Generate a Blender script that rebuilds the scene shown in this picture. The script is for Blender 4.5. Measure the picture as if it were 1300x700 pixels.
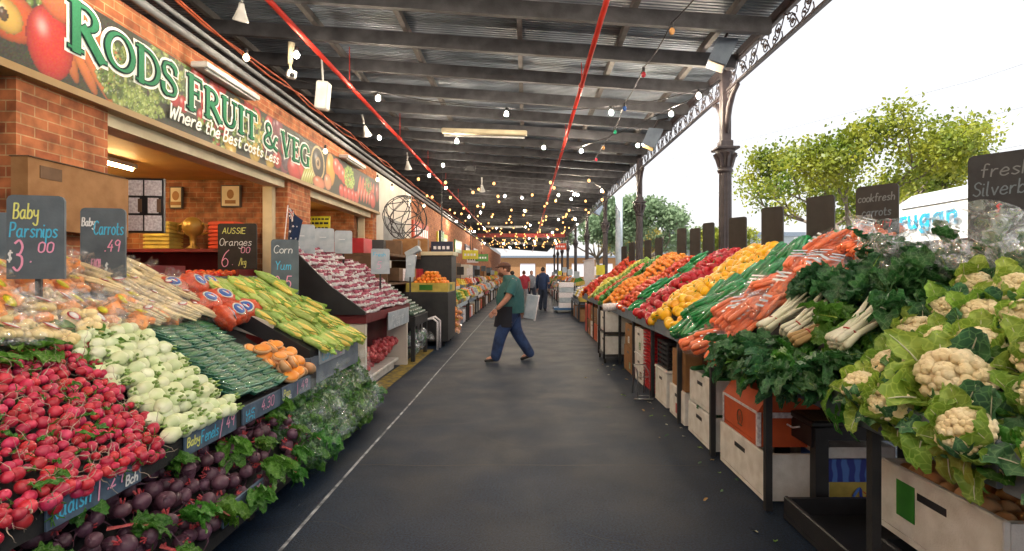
import bpy, bmesh, math, random
import numpy as np
from mathutils import Vector, Matrix, Euler, noise
R = math.radians
rnd = random.Random(7)
for o in list(bpy.data.objects): bpy.data.objects.remove(o)
scene = bpy.context.scene
C = scene.collection
# ---------------- camera ----------------
cam_d = bpy.data.cameras.new('camera'); cam = bpy.data.objects.new('camera', cam_d); C.objects.link(cam)
cam.location = (0, 0, 1.66); cam.rotation_euler = (R(90), 0, 0)
cam_d.sensor_width = 36; cam_d.lens = 36*680/1300
cam_d.shift_x = -18/1300; cam_d.shift_y = -4/1300
cam_d.clip_start = .05; cam_d.clip_end = 2000
scene.camera = cam
# ---------------- light ----------------
SUN_EL, SUN_AZ = 60, 242          # compass style azimuth measured from +Y clockwise
w = bpy.data.worlds.new('World'); scene.world = w; w.use_nodes = True
nt = w.node_tree; nt.nodes.clear()
out = nt.nodes.new('ShaderNodeOutputWorld'); bg = nt.nodes.new('ShaderNodeBackground')
sky = nt.nodes.new('ShaderNodeTexSky'); sky.sky_type = 'NISHITA'; sky.sun_disc = False
sky.sun_elevation = R(SUN_EL); sky.sun_rotation = R(SUN_AZ); sky.dust_density = 3; sky.air_density = 1.2
mx = nt.nodes.new('ShaderNodeMix'); mx.data_type = 'RGBA'; mx.inputs[0].default_value = .88
mx.inputs[7].default_value = (2.9, 2.85, 2.85, 1)      # thin bright cloud over the whole sky
nt.links.new(sky.outputs[0], mx.inputs[6]); nt.links.new(mx.outputs[2], bg.inputs[0])
bg.inputs[1].default_value = .065
nt.links.new(bg.outputs[0], out.inputs[0])
sd = bpy.data.lights.new('sun', 'SUN'); sun = bpy.data.objects.new('sun', sd); C.objects.link(sun)
sd.energy = 2.2; sd.angle = R(.5); sd.color = (1, .95, .86)
az = R(SUN_AZ); el = R(SUN_EL)
dirv = Vector((math.sin(az)*math.cos(el), math.cos(az)*math.cos(el), math.sin(el)))
sun.rotation_euler = dirv.to_track_quat('Z', 'Y').to_euler(); sun.location = dirv*50
vs = scene.view_settings; vs.view_transform = 'Standard'; vs.look = 'None'; vs.gamma = 1; vs.exposure = 2.6
vs.use_curve_mapping = False
# ---------------- helpers ----------------
def P(px, py, Z):                      # a pixel of the photograph at depth Z (metres)
    return Vector(((px-668)*Z/680, Z, 1.66-(py-346)*Z/680))
def PX(px, py, X):                     # a pixel of the photograph on the plane x = X
    return P(px, py, X*680/(px-668))
MATS = {}
def mat(name, col, rough=.6, col2=None, scale=6, bump=0, bscale=60, metal=0, orand=0, spec=.5, coat=0, emit=0, hrand=0, detail=4, sheen=0):
    if name in MATS: return MATS[name]
    m = bpy.data.materials.new(name); m.use_nodes = True; n = m.node_tree; b = n.nodes['Principled BSDF']
    b.inputs['Roughness'].default_value = rough; b.inputs['Metallic'].default_value = metal
    b.inputs['Specular IOR Level'].default_value = spec; b.inputs['Coat Weight'].default_value = coat
    tc = n.nodes.new('ShaderNodeTexCoord')
    ns = n.nodes.new('ShaderNodeTexNoise'); ns.inputs['Scale'].default_value = scale; ns.inputs['Detail'].default_value = detail
    n.links.new(tc.outputs['Object'], ns.inputs['Vector'])
    rp = n.nodes.new('ShaderNodeValToRGB'); c2 = col2 or tuple(c*.72 for c in col)
    rp.color_ramp.elements[0].position = .36; rp.color_ramp.elements[1].position = .64
    rp.color_ramp.elements[0].color = (*col, 1); rp.color_ramp.elements[1].color = (*c2, 1)
    n.links.new(ns.outputs['Fac'], rp.inputs['Fac'])
    last = rp.outputs['Color']
    if orand or hrand:
        oi = n.nodes.new('ShaderNodeObjectInfo'); hs = n.nodes.new('ShaderNodeHueSaturation')
        mr = n.nodes.new('ShaderNodeMapRange'); mr.inputs[3].default_value = 1-orand; mr.inputs[4].default_value = 1+orand*.7
        n.links.new(oi.outputs['Random'], mr.inputs[0]); n.links.new(mr.outputs[0], hs.inputs['Value'])
        wn = n.nodes.new('ShaderNodeTexWhiteNoise'); wn.noise_dimensions = '1D'; n.links.new(oi.outputs['Random'], wn.inputs['W'])
        m2 = n.nodes.new('ShaderNodeMapRange'); m2.inputs[3].default_value = .5-hrand; m2.inputs[4].default_value = .5+hrand
        n.links.new(wn.outputs['Value'], m2.inputs[0]); n.links.new(m2.outputs[0], hs.inputs['Hue'])
        n.links.new(last, hs.inputs['Color']); last = hs.outputs['Color']
    n.links.new(last, b.inputs['Base Color'])
    if emit: n.links.new(last, b.inputs['Emission Color']); b.inputs['Emission Strength'].default_value = emit
    if bump:
        n2 = n.nodes.new('ShaderNodeTexNoise'); n2.inputs['Scale'].default_value = bscale; n2.inputs['Detail'].default_value = 3
        n.links.new(tc.outputs['Object'], n2.inputs['Vector'])
        bp = n.nodes.new('ShaderNodeBump'); bp.inputs['Strength'].default_value = bump; bp.inputs['Distance'].default_value = .01
        n.links.new(n2.outputs['Fac'], bp.inputs['Height']); n.links.new(bp.outputs[0], b.inputs['Normal'])
    MATS[name] = m; return m
def brick_mat(name, c1, c2, mortar, w=.24, h=.086):
    m = bpy.data.materials.new(name); m.use_nodes = True; n = m.node_tree; b = n.nodes['Principled BSDF']
    g = n.nodes.new('ShaderNodeNewGeometry'); s = n.nodes.new('ShaderNodeSeparateXYZ'); n.links.new(g.outputs['Position'], s.inputs[0])
    ad = n.nodes.new('ShaderNodeMath'); n.links.new(s.outputs[0], ad.inputs[0]); n.links.new(s.outputs[1], ad.inputs[1])
    cb = n.nodes.new('ShaderNodeCombineXYZ'); n.links.new(ad.outputs[0], cb.inputs[0]); n.links.new(s.outputs[2], cb.inputs[1])
    br = n.nodes.new('ShaderNodeTexBrick'); n.links.new(cb.outputs[0], br.inputs['Vector'])
    br.inputs['Scale'].default_value = 1; br.inputs['Brick Width'].default_value = w; br.inputs['Row Height'].default_value = h
    br.inputs['Mortar Size'].default_value = .006; br.inputs['Mortar Smooth'].default_value = .3; br.inputs['Bias'].default_value = -.1
    br.inputs['Color1'].default_value = (*c1, 1); br.inputs['Color2'].default_value = (*c2, 1); br.inputs['Mortar'].default_value = (*mortar, 1)
    ns = n.nodes.new('ShaderNodeTexNoise'); ns.inputs['Scale'].default_value = 6; ns.inputs['Detail'].default_value = 10; n.links.new(g.outputs['Position'], ns.inputs['Vector'])
    mr = n.nodes.new('ShaderNodeMapRange'); mr.inputs[1].default_value = .3; mr.inputs[2].default_value = .7; mr.inputs[3].default_value = .42; mr.inputs[4].default_value = 1.3
    n.links.new(ns.outputs['Fac'], mr.inputs[0])
    hs = n.nodes.new('ShaderNodeHueSaturation'); n.links.new(br.outputs['Color'], hs.inputs['Color']); n.links.new(mr.outputs[0], hs.inputs['Value'])
    n.links.new(hs.outputs[0], b.inputs['Base Color']); b.inputs['Roughness'].default_value = .85
    bp = n.nodes.new('ShaderNodeBump'); bp.inputs['Strength'].default_value = .5; bp.inputs['Distance'].default_value = .008; bp.invert = True
    n.links.new(br.outputs['Fac'], bp.inputs['Height']); n.links.new(bp.outputs[0], b.inputs['Normal'])
    MATS[name] = m; return m
def film_mat(name, fac=.3, tint=(.9, .97, 1), rough=.12, bscale=18, dif=.2):
    m = bpy.data.materials.new(name); m.use_nodes = True; n = m.node_tree; n.nodes.clear()
    o = n.nodes.new('ShaderNodeOutputMaterial'); t = n.nodes.new('ShaderNodeBsdfTransparent'); g = n.nodes.new('ShaderNodeBsdfGlossy')
    d = n.nodes.new('ShaderNodeBsdfDiffuse'); d.inputs[0].default_value = (*tint, 1)
    g.inputs['Roughness'].default_value = rough; g.inputs['Color'].default_value = (1, 1, 1, 1)
    tc = n.nodes.new('ShaderNodeTexCoord'); ns = n.nodes.new('ShaderNodeTexNoise'); ns.inputs['Scale'].default_value = bscale; ns.inputs['Distortion'].default_value = 1.2
    n.links.new(tc.outputs['Object'], ns.inputs['Vector'])
    bp = n.nodes.new('ShaderNodeBump'); bp.inputs['Strength'].default_value = 1; bp.inputs['Distance'].default_value = .03
    n.links.new(ns.outputs['Fac'], bp.inputs['Height']); n.links.new(bp.outputs[0], g.inputs['Normal'])
    a = n.nodes.new('ShaderNodeMixShader'); a.inputs[0].default_value = dif; n.links.new(g.outputs[0], a.inputs[1]); n.links.new(d.outputs[0], a.inputs[2])
    rp = n.nodes.new('ShaderNodeValToRGB'); rp.color_ramp.elements[0].position = .45; rp.color_ramp.elements[1].position = .68
    rp.color_ramp.elements[0].color = (fac*.45,)*3+(1,); rp.color_ramp.elements[1].color = (min(1, fac*2),)*3+(1,)
    n.links.new(ns.outputs['Fac'], rp.inputs[0])
    x = n.nodes.new('ShaderNodeMixShader'); n.links.new(rp.outputs[0], x.inputs[0])
    n.links.new(t.outputs[0], x.inputs[1]); n.links.new(a.outputs[0], x.inputs[2]); n.links.new(x.outputs[0], o.inputs[0])
    MATS[name] = m; return m
def emis(name, col, st):
    m = bpy.data.materials.new(name); m.use_nodes = True; n = m.node_tree; b = n.nodes['Principled BSDF']
    b.inputs['Base Color'].default_value = (*col, 1); b.inputs['Emission Color'].default_value = (*col, 1); b.inputs['Emission Strength'].default_value = st
    MATS[name] = m; return m
def leaf_mat(name, c1, c2, trans=.35, scale=14, orand=.2, rough=.45, hrand=.02, bump=.4, bscale=60, vein=0):
    m = mat(name, c1, rough, c2, scale, bump, bscale, orand=orand, hrand=hrand)
    n = m.node_tree
    if vein:
        rp = [q for q in n.nodes if q.type == 'VALTORGB'][0]; tc = [q for q in n.nodes if q.type == 'TEX_COORD'][0]; vo = n.nodes.new('ShaderNodeTexVoronoi'); vo.feature = 'DISTANCE_TO_EDGE'; vo.inputs['Scale'].default_value = vein
        n.links.new(tc.outputs['Object'], vo.inputs['Vector']); mr = n.nodes.new('ShaderNodeMapRange'); mr.inputs[1].default_value = 0; mr.inputs[2].default_value = .09; mr.inputs[3].default_value = .55; mr.inputs[4].default_value = 0
        n.links.new(vo.outputs['Distance'], mr.inputs[0]); mi_ = n.nodes.new('ShaderNodeMix'); mi_.data_type = 'RGBA'; mi_.inputs[7].default_value = (c2[0]*1.5+.08, c2[1]*1.35+.1, c2[2]*1.4+.05, 1)
        tgt = [l.to_socket for l in rp.outputs[0].links]; n.links.new(mr.outputs[0], mi_.inputs[0]); n.links.new(rp.outputs[0], mi_.inputs[6])
        for q in tgt: n.links.new(mi_.outputs[2], q)
    n = m.node_tree; b = n.nodes['Principled BSDF']; o = [x for x in n.nodes if x.type == 'OUTPUT_MATERIAL'][0]
    t = n.nodes.new('ShaderNodeBsdfTranslucent'); l = b.inputs['Base Color'].links[0].from_socket; n.links.new(l, t.inputs[0])
    x = n.nodes.new('ShaderNodeMixShader'); x.inputs[0].default_value = trans
    n.links.new(b.outputs[0], x.inputs[1]); n.links.new(t.outputs[0], x.inputs[2]); n.links.new(x.outputs[0], o.inputs[0]); return m

class MB:
    def __init__(s): s.v = []; s.f = []; s.m = []; s.sm = []
    def add(s, v, f, mi=0, sm=False, M=None):
        k = len(s.v)
        if M is not None: v = [M @ Vector(p) for p in v]
        s.v += [tuple(p) for p in v]
        for q in f: s.f.append(tuple(i+k for i in q)); s.m.append(mi); s.sm.append(sm)
        return s
    def box(s, c, d, rot=None, mi=0, bev=0):
        x, y, z = d[0]/2, d[1]/2, d[2]/2
        M = Matrix.Translation(c) @ (Euler(rot).to_matrix().to_4x4() if rot else Matrix())
        if bev:
            b = bev; V = []; F = []
            for (zz, i) in ((-z, b), (-z+b, 0), (z-b, 0), (z, b)):
                X, Y = x-i, y-i; bb = b*.6
                V += [(-X+bb, -Y, zz), (X-bb, -Y, zz), (X, -Y+bb, zz), (X, Y-bb, zz), (X-bb, Y, zz), (-X+bb, Y, zz), (-X, Y-bb, zz), (-X, -Y+bb, zz)]
            for r in range(3):
                for i in range(8): j = (i+1) % 8; F.append((r*8+i, r*8+j, r*8+8+j, r*8+8+i))
            F.append(tuple(range(7, -1, -1))); F.append(tuple(range(24, 32)))
            return s.add(V, F, mi, False, M)
        V = [(-x, -y, -z), (x, -y, -z), (x, y, -z), (-x, y, -z), (-x, -y, z), (x, -y, z), (x, y, z), (-x, y, z)]
        return s.add(V, [(3, 2, 1, 0), (4, 5, 6, 7), (0, 1, 5, 4), (1, 2, 6, 5), (2, 3, 7, 6), (3, 0, 4, 7)], mi, False, M)
    def bb(s, x0, x1, y0, y1, z0, z1, mi=0, bev=0): return s.box(((x0+x1)/2, (y0+y1)/2, (z0+z1)/2), (x1-x0, y1-y0, z1-z0), None, mi, bev)
    def hull(s, pts_bottom, pts_top, mi=0):     # prism between two equal polygons
        n = len(pts_bottom); V = list(pts_bottom)+list(pts_top)
        F = [tuple(range(n-1, -1, -1)), tuple(range(n, 2*n))]+[(i, (i+1) % n, n+(i+1) % n, n+i) for i in range(n)]
        return s.add(V, F, mi)
    def sphere(s, c, r, nu=12, nv=8, mi=0, rot=None, fn=None):
        if not hasattr(r, '__len__'): r = (r, r, r)
        V = []; F = []
        for j in range(nv+1):
            th = math.pi*j/nv
            for i in range(nu):
                ph = 2*math.pi*i/nu; p = Vector((math.sin(th)*math.cos(ph), math.sin(th)*math.sin(ph), -math.cos(th)))
                if fn: p = fn(p, th, ph)
                V.append((p[0]*r[0], p[1]*r[1], p[2]*r[2]))
        for j in range(nv):
            for i in range(nu): k = (i+1) % nu; F.append((j*nu+i, j*nu+k, j*nu+nu+k, j*nu+nu+i))
        M = Matrix.Translation(c) @ (Euler(rot).to_matrix().to_4x4() if rot else Matrix())
        return s.add(V, F, mi, True, M)
    def tube(s, path, r, n=8, mi=0, caps=True):
        path = [Vector(p) for p in path]; V = []; F = []; N = len(path); up = Vector((.13, .27, .95))
        for i, p in enumerate(path):
            t = (path[min(i+1, N-1)]-path[max(i-1, 0)]); t = t.normalized() if t.length > 1e-9 else Vector((0, 0, 1))
            if abs(t.dot(up)) > .97: up = Vector((1, 0, 0.1))
            a = t.cross(up).normalized(); b = t.cross(a)
            rr = r[i] if hasattr(r, '__len__') else r
            for k in range(n): q = 2*math.pi*k/n; V.append(p+a*math.cos(q)*rr+b*math.sin(q)*rr)
        for i in range(N-1):
            for k in range(n): l = (k+1) % n; F.append((i*n+k, i*n+l, i*n+n+l, i*n+n+k))
        if caps: F.append(tuple(range(n-1, -1, -1))); F.append(tuple(range((N-1)*n, N*n)))
        return s.add(V, F, mi, n > 5)
    def lathe(s, prof, n=16, c=(0, 0, 0), mi=0, flute=0):
        V = []; F = []
        for (r, z) in prof:
            for k in range(n):
                q = 2*math.pi*k/n; rr = r*(1-flute*(k % 2)); V.append((c[0]+rr*math.cos(q), c[1]+rr*math.sin(q), c[2]+z))
        for i in range(len(prof)-1):
            for k in range(n): l = (k+1) % n; F.append((i*n+k, i*n+l, i*n+n+l, i*n+n+k))
        F.append(tuple(range(n-1, -1, -1))); F.append(tuple(range((len(prof)-1)*n, len(prof)*n)))
        return s.add(V, F, mi, not flute)
    def grid(s, fn, nu, nv, mi=0, sm=True):
        V = [fn(i/nu, j/nv) for j in range(nv+1) for i in range(nu+1)]
        F = [(j*(nu+1)+i, j*(nu+1)+i+1, (j+1)*(nu+1)+i+1, (j+1)*(nu+1)+i) for j in range(nv) for i in range(nu)]
        return s.add(V, F, mi, sm)
    def mesh(s, name, mats, org=None):
        me = bpy.data.meshes.new(name)
        V = s.v if org is None else [(a-org[0], b-org[1], c-org[2]) for a, b, c in s.v]
        me.from_pydata(V, [], s.f)
        for m in (mats if isinstance(mats, (list, tuple)) else [mats]): me.materials.append(MATS[m] if isinstance(m, str) else m)
        me.polygons.foreach_set('material_index', s.m); me.polygons.foreach_set('use_smooth', s.sm); me.update(); return me
    def build(s, name, mats, parent=None, world=True, org=None):
        if parent is not None and world and org is None: org = tuple(parent.location)
        o = bpy.data.objects.new(name, s.mesh(name, mats, org)); C.objects.link(o)
        if parent is not None: o.parent = parent
        elif org is not None: o.location = org
        return o
def tag(o, label, cat, group=None, kind=None):
    if label: o['label'] = label
    if cat: o['category'] = cat
    if group: o['group'] = group
    if kind: o['kind'] = kind
    return o
def struct(o): o['kind'] = 'structure'; return o
def thing(name, label, cat, loc=(0, 0, 0), rot=(0, 0, 0), group=None):
    o = bpy.data.objects.new(name, None); C.objects.link(o); o.location = loc; o.rotation_euler = rot; o.empty_display_size = .1
    return tag(o, label, cat, group)
def dup(r, loc, rot=None, sc=None, label=None, group=None):
    def cp(o, par):
        c = o.copy(); C.objects.link(c); c.parent = par
        for ch in o.children: cp(ch, c)
        return c
    c = cp(r, None); c.location = loc
    if rot is not None: c.rotation_euler = rot
    if sc is not None: c.scale = (sc, sc, sc) if not hasattr(sc, '__len__') else sc
    if label: c['label'] = label
    if group: c['group'] = group
    return c
def kill(r):
    for ch in list(r.children): kill(ch)
    bpy.data.objects.remove(r)

# ---- single stroke handwriting ----
G = {
'a':"3,3.4 1.5,4 0,2.4 .4,.5 1.8,0 3,1.6;3,4 3,1 3.8,0", 'b':"0,7 0,0;0,2.5 1.5,4 3,3 3,1 1.5,0 0,.8", 'c':"3,3.3 1.5,4 0,2.4 .3,.6 1.8,0 3.2,.7",
'd':"3,3 1.5,4 0,2.4 .4,.5 1.8,0 3,1.5;3,7 3,1 3.8,0", 'e':"0,2 3,2.4 2.5,3.8 1.3,4 0,2.2 .3,.5 1.8,0 3.2,.8", 'f':"3,6.5 2,7 1.2,6 1.2,0;0,4 2.6,4",
'g':"3,3.6 1.5,4 0,2.4 1,.5 3,1.5;3,4 3,-2 1.5,-3 0,-2", 'h':"0,7 0,0;0,2.5 1.5,4 3,3 3,0", 'i':"0,4 0,.5 .7,0;0,5.6 .1,6", 'k':"0,7 0,0;3,4 0,1.8;.6,2.2 3,0",
'l':"0,7 0,.6 .8,0", 'm':"0,4 0,0;0,2.5 1.2,4 2.2,3 2.2,0;2.2,2.5 3.4,4 4.4,3 4.4,0", 'n':"0,4 0,0;0,2.5 1.5,4 3,3 3,0", 'o':"1.5,4 0,3 0,1 1.5,0 3,1 3,3 1.5,4",
'p':"0,4 0,-3;0,2.5 1.5,4 3,3 3,1 1.5,0 0,1", 'r':"0,4 0,0;0,2.2 1.2,3.8 2.4,3.8", 's':"2.8,3.5 1.4,4 .3,3.2 1.5,2.1 2.7,1 1.4,0 0,.5",
't':"1,6 1,.8 2,0 2.8,.4;0,4 2.4,4", 'u':"0,4 0,1 1.3,0 3,1.2;3,4 3,.6 3.8,0", 'v':"0,4 1.5,0;1.5,0 3,4", 'w':"0,4 1,0;1,0 2,3;2,3 3,0;3,0 4,4", 'y':"0,4 .3,2 1.5,1.2 3,2;3,4 3,-2 1.5,-3 0,-2",
'z':"0,4 3,4;3,4 0,0;0,0 3,0", 'A':"0,0 2,7;2,7 4,0;.8,2.4 3.2,2.4", 'B':"0,7 0,0;0,7 2.5,6.8 3,5.4 2.2,3.9 0,3.7;0,3.7 2.8,3.5 3.5,2 2.5,.2 0,0", 'C':"4,6 2.4,7 .5,5.5 0,3 .8,.8 2.5,0 4,1",
'E':"3.5,7 0,7;0,7 0,0;0,0 3.5,0;0,3.7 2.8,3.7", 'F':"3.5,7 0,7;0,7 0,0;0,3.7 2.6,3.7", 'L':"0,7 0,0;0,0 3.2,.2", 'O':"2,7 .3,5.8 0,3.5 .4,1.2 2,0 3.7,1.2 4,3.5 3.7,5.8 2,7",
'P':"0,7 0,0;0,7 2.6,6.8 3.2,5.2 2.4,3.6 0,3.3", 'R':"0,7 0,0;0,7 2.6,6.8 3.2,5.2 2.4,3.6 0,3.3;1.2,3.3 3.5,0", 'S':"3.4,6 2,7 .4,5.8 1,4 2.8,3 3.3,1.4 1.8,0 0,1", 'W':"0,7 1.2,0;1.2,0 2.5,5;2.5,5 3.8,0;3.8,0 5,7",
'U':"0,7 0,2 1.7,0 3.4,2 3.4,7", 'H':"0,7 0,0;3.4,7 3.4,0;0,3.6 3.4,3.6", 'D':"0,7 0,0;0,7 2.6,6.4 3.6,3.6 2.6,.6 0,0", 'I':"0,7 0,0", 'Y':"0,7 2,3.6;4,7 2,3.6;2,3.6 2,0", 'N':"0,0 0,7;0,7 3.5,0;3.5,0 3.5,7", 'T':"0,7 4,7;2,7 2,0", 'K':"0,7 0,0;3.4,7 0,3;1,3.8 3.6,0", 'G':"4,6 2.4,7 .5,5.5 0,3 .8,.8 2.5,0 4,1 4,3;4,3 2.4,3",
'0':"1.5,7 .2,6 0,3.5 .3,1 1.5,0 2.8,1 3,3.5 2.8,6 1.5,7", '1':"1,0 1.3,7", '2':"0,5.6 1.3,7 3,5.6 2.4,3.4 0,0;0,0 3.2,.2", '3':"0,6.3 1.6,7 2.9,5.6 2.2,4 1,3.7;1,3.7 2.8,3.2 3.1,1.4 1.6,0 0,.8",
'4':"2.2,7 0,2.4;0,2.4 3.2,2.6;2.5,4.2 2.2,0", '5':"3,7 .5,7;.5,7 .2,4;.2,4 1.8,4.4 3,2.6 2,.3 0,.5", '6':"2.8,6.8 1,5 0,2 1,.1 2.6,.6 2.8,2.4 1.4,3.4 .2,2.4", '9':"3,6 1.5,7 .1,5.6 .6,4 2,3.8 3,5.4;3,6 2.6,0", 
'8':"1.6,3.8 .3,5.4 1.6,7 2.8,5.5 1.6,3.8 .1,2 1.6,0 3,1.8 1.6,3.8", '7':"0,7 3,7;3,7 1,0",
'.':"0,0 .3,.4", '$':"3,5.5 1.5,6 .4,4.8 1.5,3.4 2.7,2.2 1.4,.9 0,1.6;1.5,7 1.5,0", '/':"0,-1 3,7.5", '&':"4,0 1,5 1.4,6.6 2.4,6.6 2.8,5.4 .3,2.4 .4,.6 1.8,0 3.8,2.6", '-':"0,3 2.4,3", ' ':"",
}
def crom(p, k=4):
    if len(p) < 3: return p
    q = [p[0]]+p+[p[-1]]; o = []
    for i in range(1, len(q)-2):
        for j in range(k):
            t = j/k; a, b, c, d = q[i-1], q[i], q[i+1], q[i+2]
            o.append(tuple(.5*((2*b[m])+(-a[m]+c[m])*t+(2*a[m]-5*b[m]+4*c[m]-d[m])*t*t+(-a[m]+3*b[m]-3*c[m]+d[m])*t**3) for m in (0, 1)))
    o.append(p[-1]); return o
def ribbon(mb, pts, wd, org, ux, uy, un, lift, mi=0):
    L = []; n = len(pts)
    for i in range(n):
        a, b = pts[max(i-1, 0)], pts[min(i+1, n-1)]; tx, ty = b[0]-a[0], b[1]-a[1]; l = math.hypot(tx, ty) or 1
        wv = (wd(i, tx/l, ty/l) if callable(wd) else wd)/2
        nx, ny = -ty/l*wv, tx/l*wv; x, y = pts[i]
        if i == 0: x -= tx/l*wv*.5; y -= ty/l*wv*.5
        if i == n-1: x += tx/l*wv*.5; y += ty/l*wv*.5
        e = lift+i*1e-5
        L.append(org+ux*(x+nx)+uy*(y+ny)+un*e); L.append(org+ux*(x-nx)+uy*(y-ny)+un*e)
    mb.add(L, [(2*i+1, 2*i+3, 2*i+2, 2*i) for i in range(n-1)], mi)
def write(mb, text, org, ux, uy, h, wd=.012, mi=0, slant=.12, lift=.003, gap=1.3, jitter=.0, fit=None):
    """handwriting: h = cap height in metres; returns the width"""
    org = Vector(org); ux = Vector(ux).normalized(); uy = Vector(uy).normalized(); un = ux.cross(uy)
    def lay(sc, emit):
        x = 0; k = 0
        for ch in text:
            g = G.get(ch, ''); mxx = 0
            if ch == ' ': x += 2.4*sc; continue
            for st in g.split(';'):
                if not st: continue
                p = [tuple(map(float, q.split(','))) for q in st.split()]
                mxx = max(mxx, max(a for a, _ in p))
                if emit:
                    p2 = [((a+b*slant)*sc*emit+x*emit, b*h/7) for a, b in crom(p)]
                    k += 1; ribbon(mb, p2, wd, org, ux, uy, un, lift+k*.00015, mi)
            x += (mxx+gap)*sc
        return x
    sc = h/7; wtot = lay(sc, 0); f = 1 if fit is None else fit/wtot
    lay(sc, f); return wtot*f
# ---------------- materials ----------------
M = mat
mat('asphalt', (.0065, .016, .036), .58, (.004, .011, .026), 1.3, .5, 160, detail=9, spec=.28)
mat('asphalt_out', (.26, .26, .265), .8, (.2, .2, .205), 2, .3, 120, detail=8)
mat('kerb', (.42, .41, .39), .85, None, 5, .2, 90)
mat('grass', (.05, .09, .02), .9, (.08, .1, .03), 2, .5, 60)
mat('paint_white', (.42, .45, .5), .7, (.07, .08, .1), 9, 0, detail=8)
mat('paint_yellow', (.35, .24, .02), .7, (.09, .08, .04), 9, 0, detail=8)
mat('wood_dark', (.05, .042, .04), .75, (.085, .075, .07), 5, .3, 60)
mat('rafter_paint', (.055, .055, .062), .7, (.028, .028, .033), 5, .25, 60)
mat('purlin', (.13, .12, .115), .7, None, 7, .2, 60)
mat('iron_paint', (.055, .042, .046), .5, (.035, .027, .03), 12, .25, 90)
mat('red_pipe', (.42, .025, .015), .35, (.32, .02, .012), 5)
mat('grey_conduit', (.2, .21, .22), .6, None, 5)
mat('orange_cable', (.45, .08, .02), .5); mat('black_plastic', (.014, .014, .017), .45, (.02, .02, .024), 8, .1)
mat('black_wood', (.012, .013, .016), .6, (.02, .02, .022), 8, .2)
mat('white_plastic', (.62, .62, .6), .45); mat('cream_paint', (.62, .55, .38), .6, (.52, .45, .3), 4)
mat('white_wall', (.62, .58, .52), .8, (.55, .5, .44), 2, .1)
mat('foam', (.74, .73, .71), .8, (.6, .58, .55), 9, .35, 120, orand=.08)
mat('card', (.33, .17, .07), .85, (.25, .12, .045), 6, .1, orand=.15)
mat('card_dark', (.16, .09, .05), .85); mat('card_orange', (.55, .09, .02), .7, (.45, .07, .015), 6)
mat('trim_blue', (.15, .19, .24), .6, (.11, .14, .19), 6, .15)
mat('board_black', (.010, .011, .015), .6, (.02, .022, .027), 9, .1); mat('board_slate', (.07, .095, .12), .55, (.10, .13, .16), 7, .1)
mat('board_navy', (.01, .012, .05), .5); mat('board_brown', (.014, .012, .012), .6, (.024, .021, .02), 9)
mat('board_pale', (.3, .36, .42), .5, (.42, .47, .52), 7)
mat('trim_board', (.05, .085, .14), .5, (.1, .15, .22), 10, .1)
for n_, c_ in dict(chalk_blue=(.08, .5, .78), chalk_yellow=(.72, .75, .22), chalk_pink=(.8, .36, .55), chalk_white=(.75, .78, .8), chalk_red=(.6, .03, .03), chalk_grey=(.16, .17, .18), chalk_dull=(.13, .16, .19), sign_white=(.85, .88, .82), sign_green=(.02, .2, .09), sign_dark=(.006, .03, .03), van_text=(.0, .36, .62), text_black=(.02, .02, .02)).items():
    mat(n_, c_, .8, tuple(x*.85 for x in c_), 60)
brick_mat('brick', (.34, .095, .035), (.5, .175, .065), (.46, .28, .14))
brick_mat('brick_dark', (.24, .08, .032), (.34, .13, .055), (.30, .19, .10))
mat('lintel_gold_lit', (.3, .19, .07), .5, (.24, .15, .05), 3)  # cream beam with the golden light put into its colour
mat('shop_ceiling', (.48, .27, .06), .6, (.36, .2, .05), 2)
mat('maroon', (.16, .015, .02), .5); mat('steel', (.45, .46, .48), .3, metal=.9)
mat('gold_paint', (.4, .24, .05), .4, metal=.3); mat('crate_red', (.6, .06, .02), .5); mat('crate_yellow', (.55, .42, .08), .6)
mat('van_white', (.72, .77, .8), .25, (.68, .74, .78), 1, coat=.5); mat('van_glass', (.05, .09, .1), .08, (.1, .16, .17), 2)
mat('rubber', (.02, .02, .02), .8); mat('skin', (.5, .26, .18), .55, (.42, .19, .13), 20); mat('hair_brown', (.12, .05, .03), .8)
mat('teal_cloth', (.04, .12, .12), .85, (.02, .10, .11), 7, 1, 11); mat('jeans', (.03, .065, .18), .9, (.018, .035, .09), 7, 1, 12)
mat('apron_black', (.012, .014, .025), .85); mat('shoe', (.01, .01, .012), .5); mat('cap_cloth', (.13, .06, .045), .9, None, 40, .3, 200)
for n_, c_ in dict(cloth_blue=(.08, .16, .42), cloth_red=(.35, .03, .05), cloth_dark=(.02, .03, .06), cloth_grey=(.25, .26, .3), cloth_navy=(.012, .03, .09), hair_dark=(.02, .015, .012)).items(): mat(n_, c_, .85)
emis('bulb_glow', (1, .84, .64), 200); emis('bulb_dim', (1, .70, .4), 5); emis('bulb_glow_white', (1, .9, .75), 30); emis('tube_glow', (1, .68, .3), 26); emis('flood_glow', (1, .85, .6), 3.0)
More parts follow.
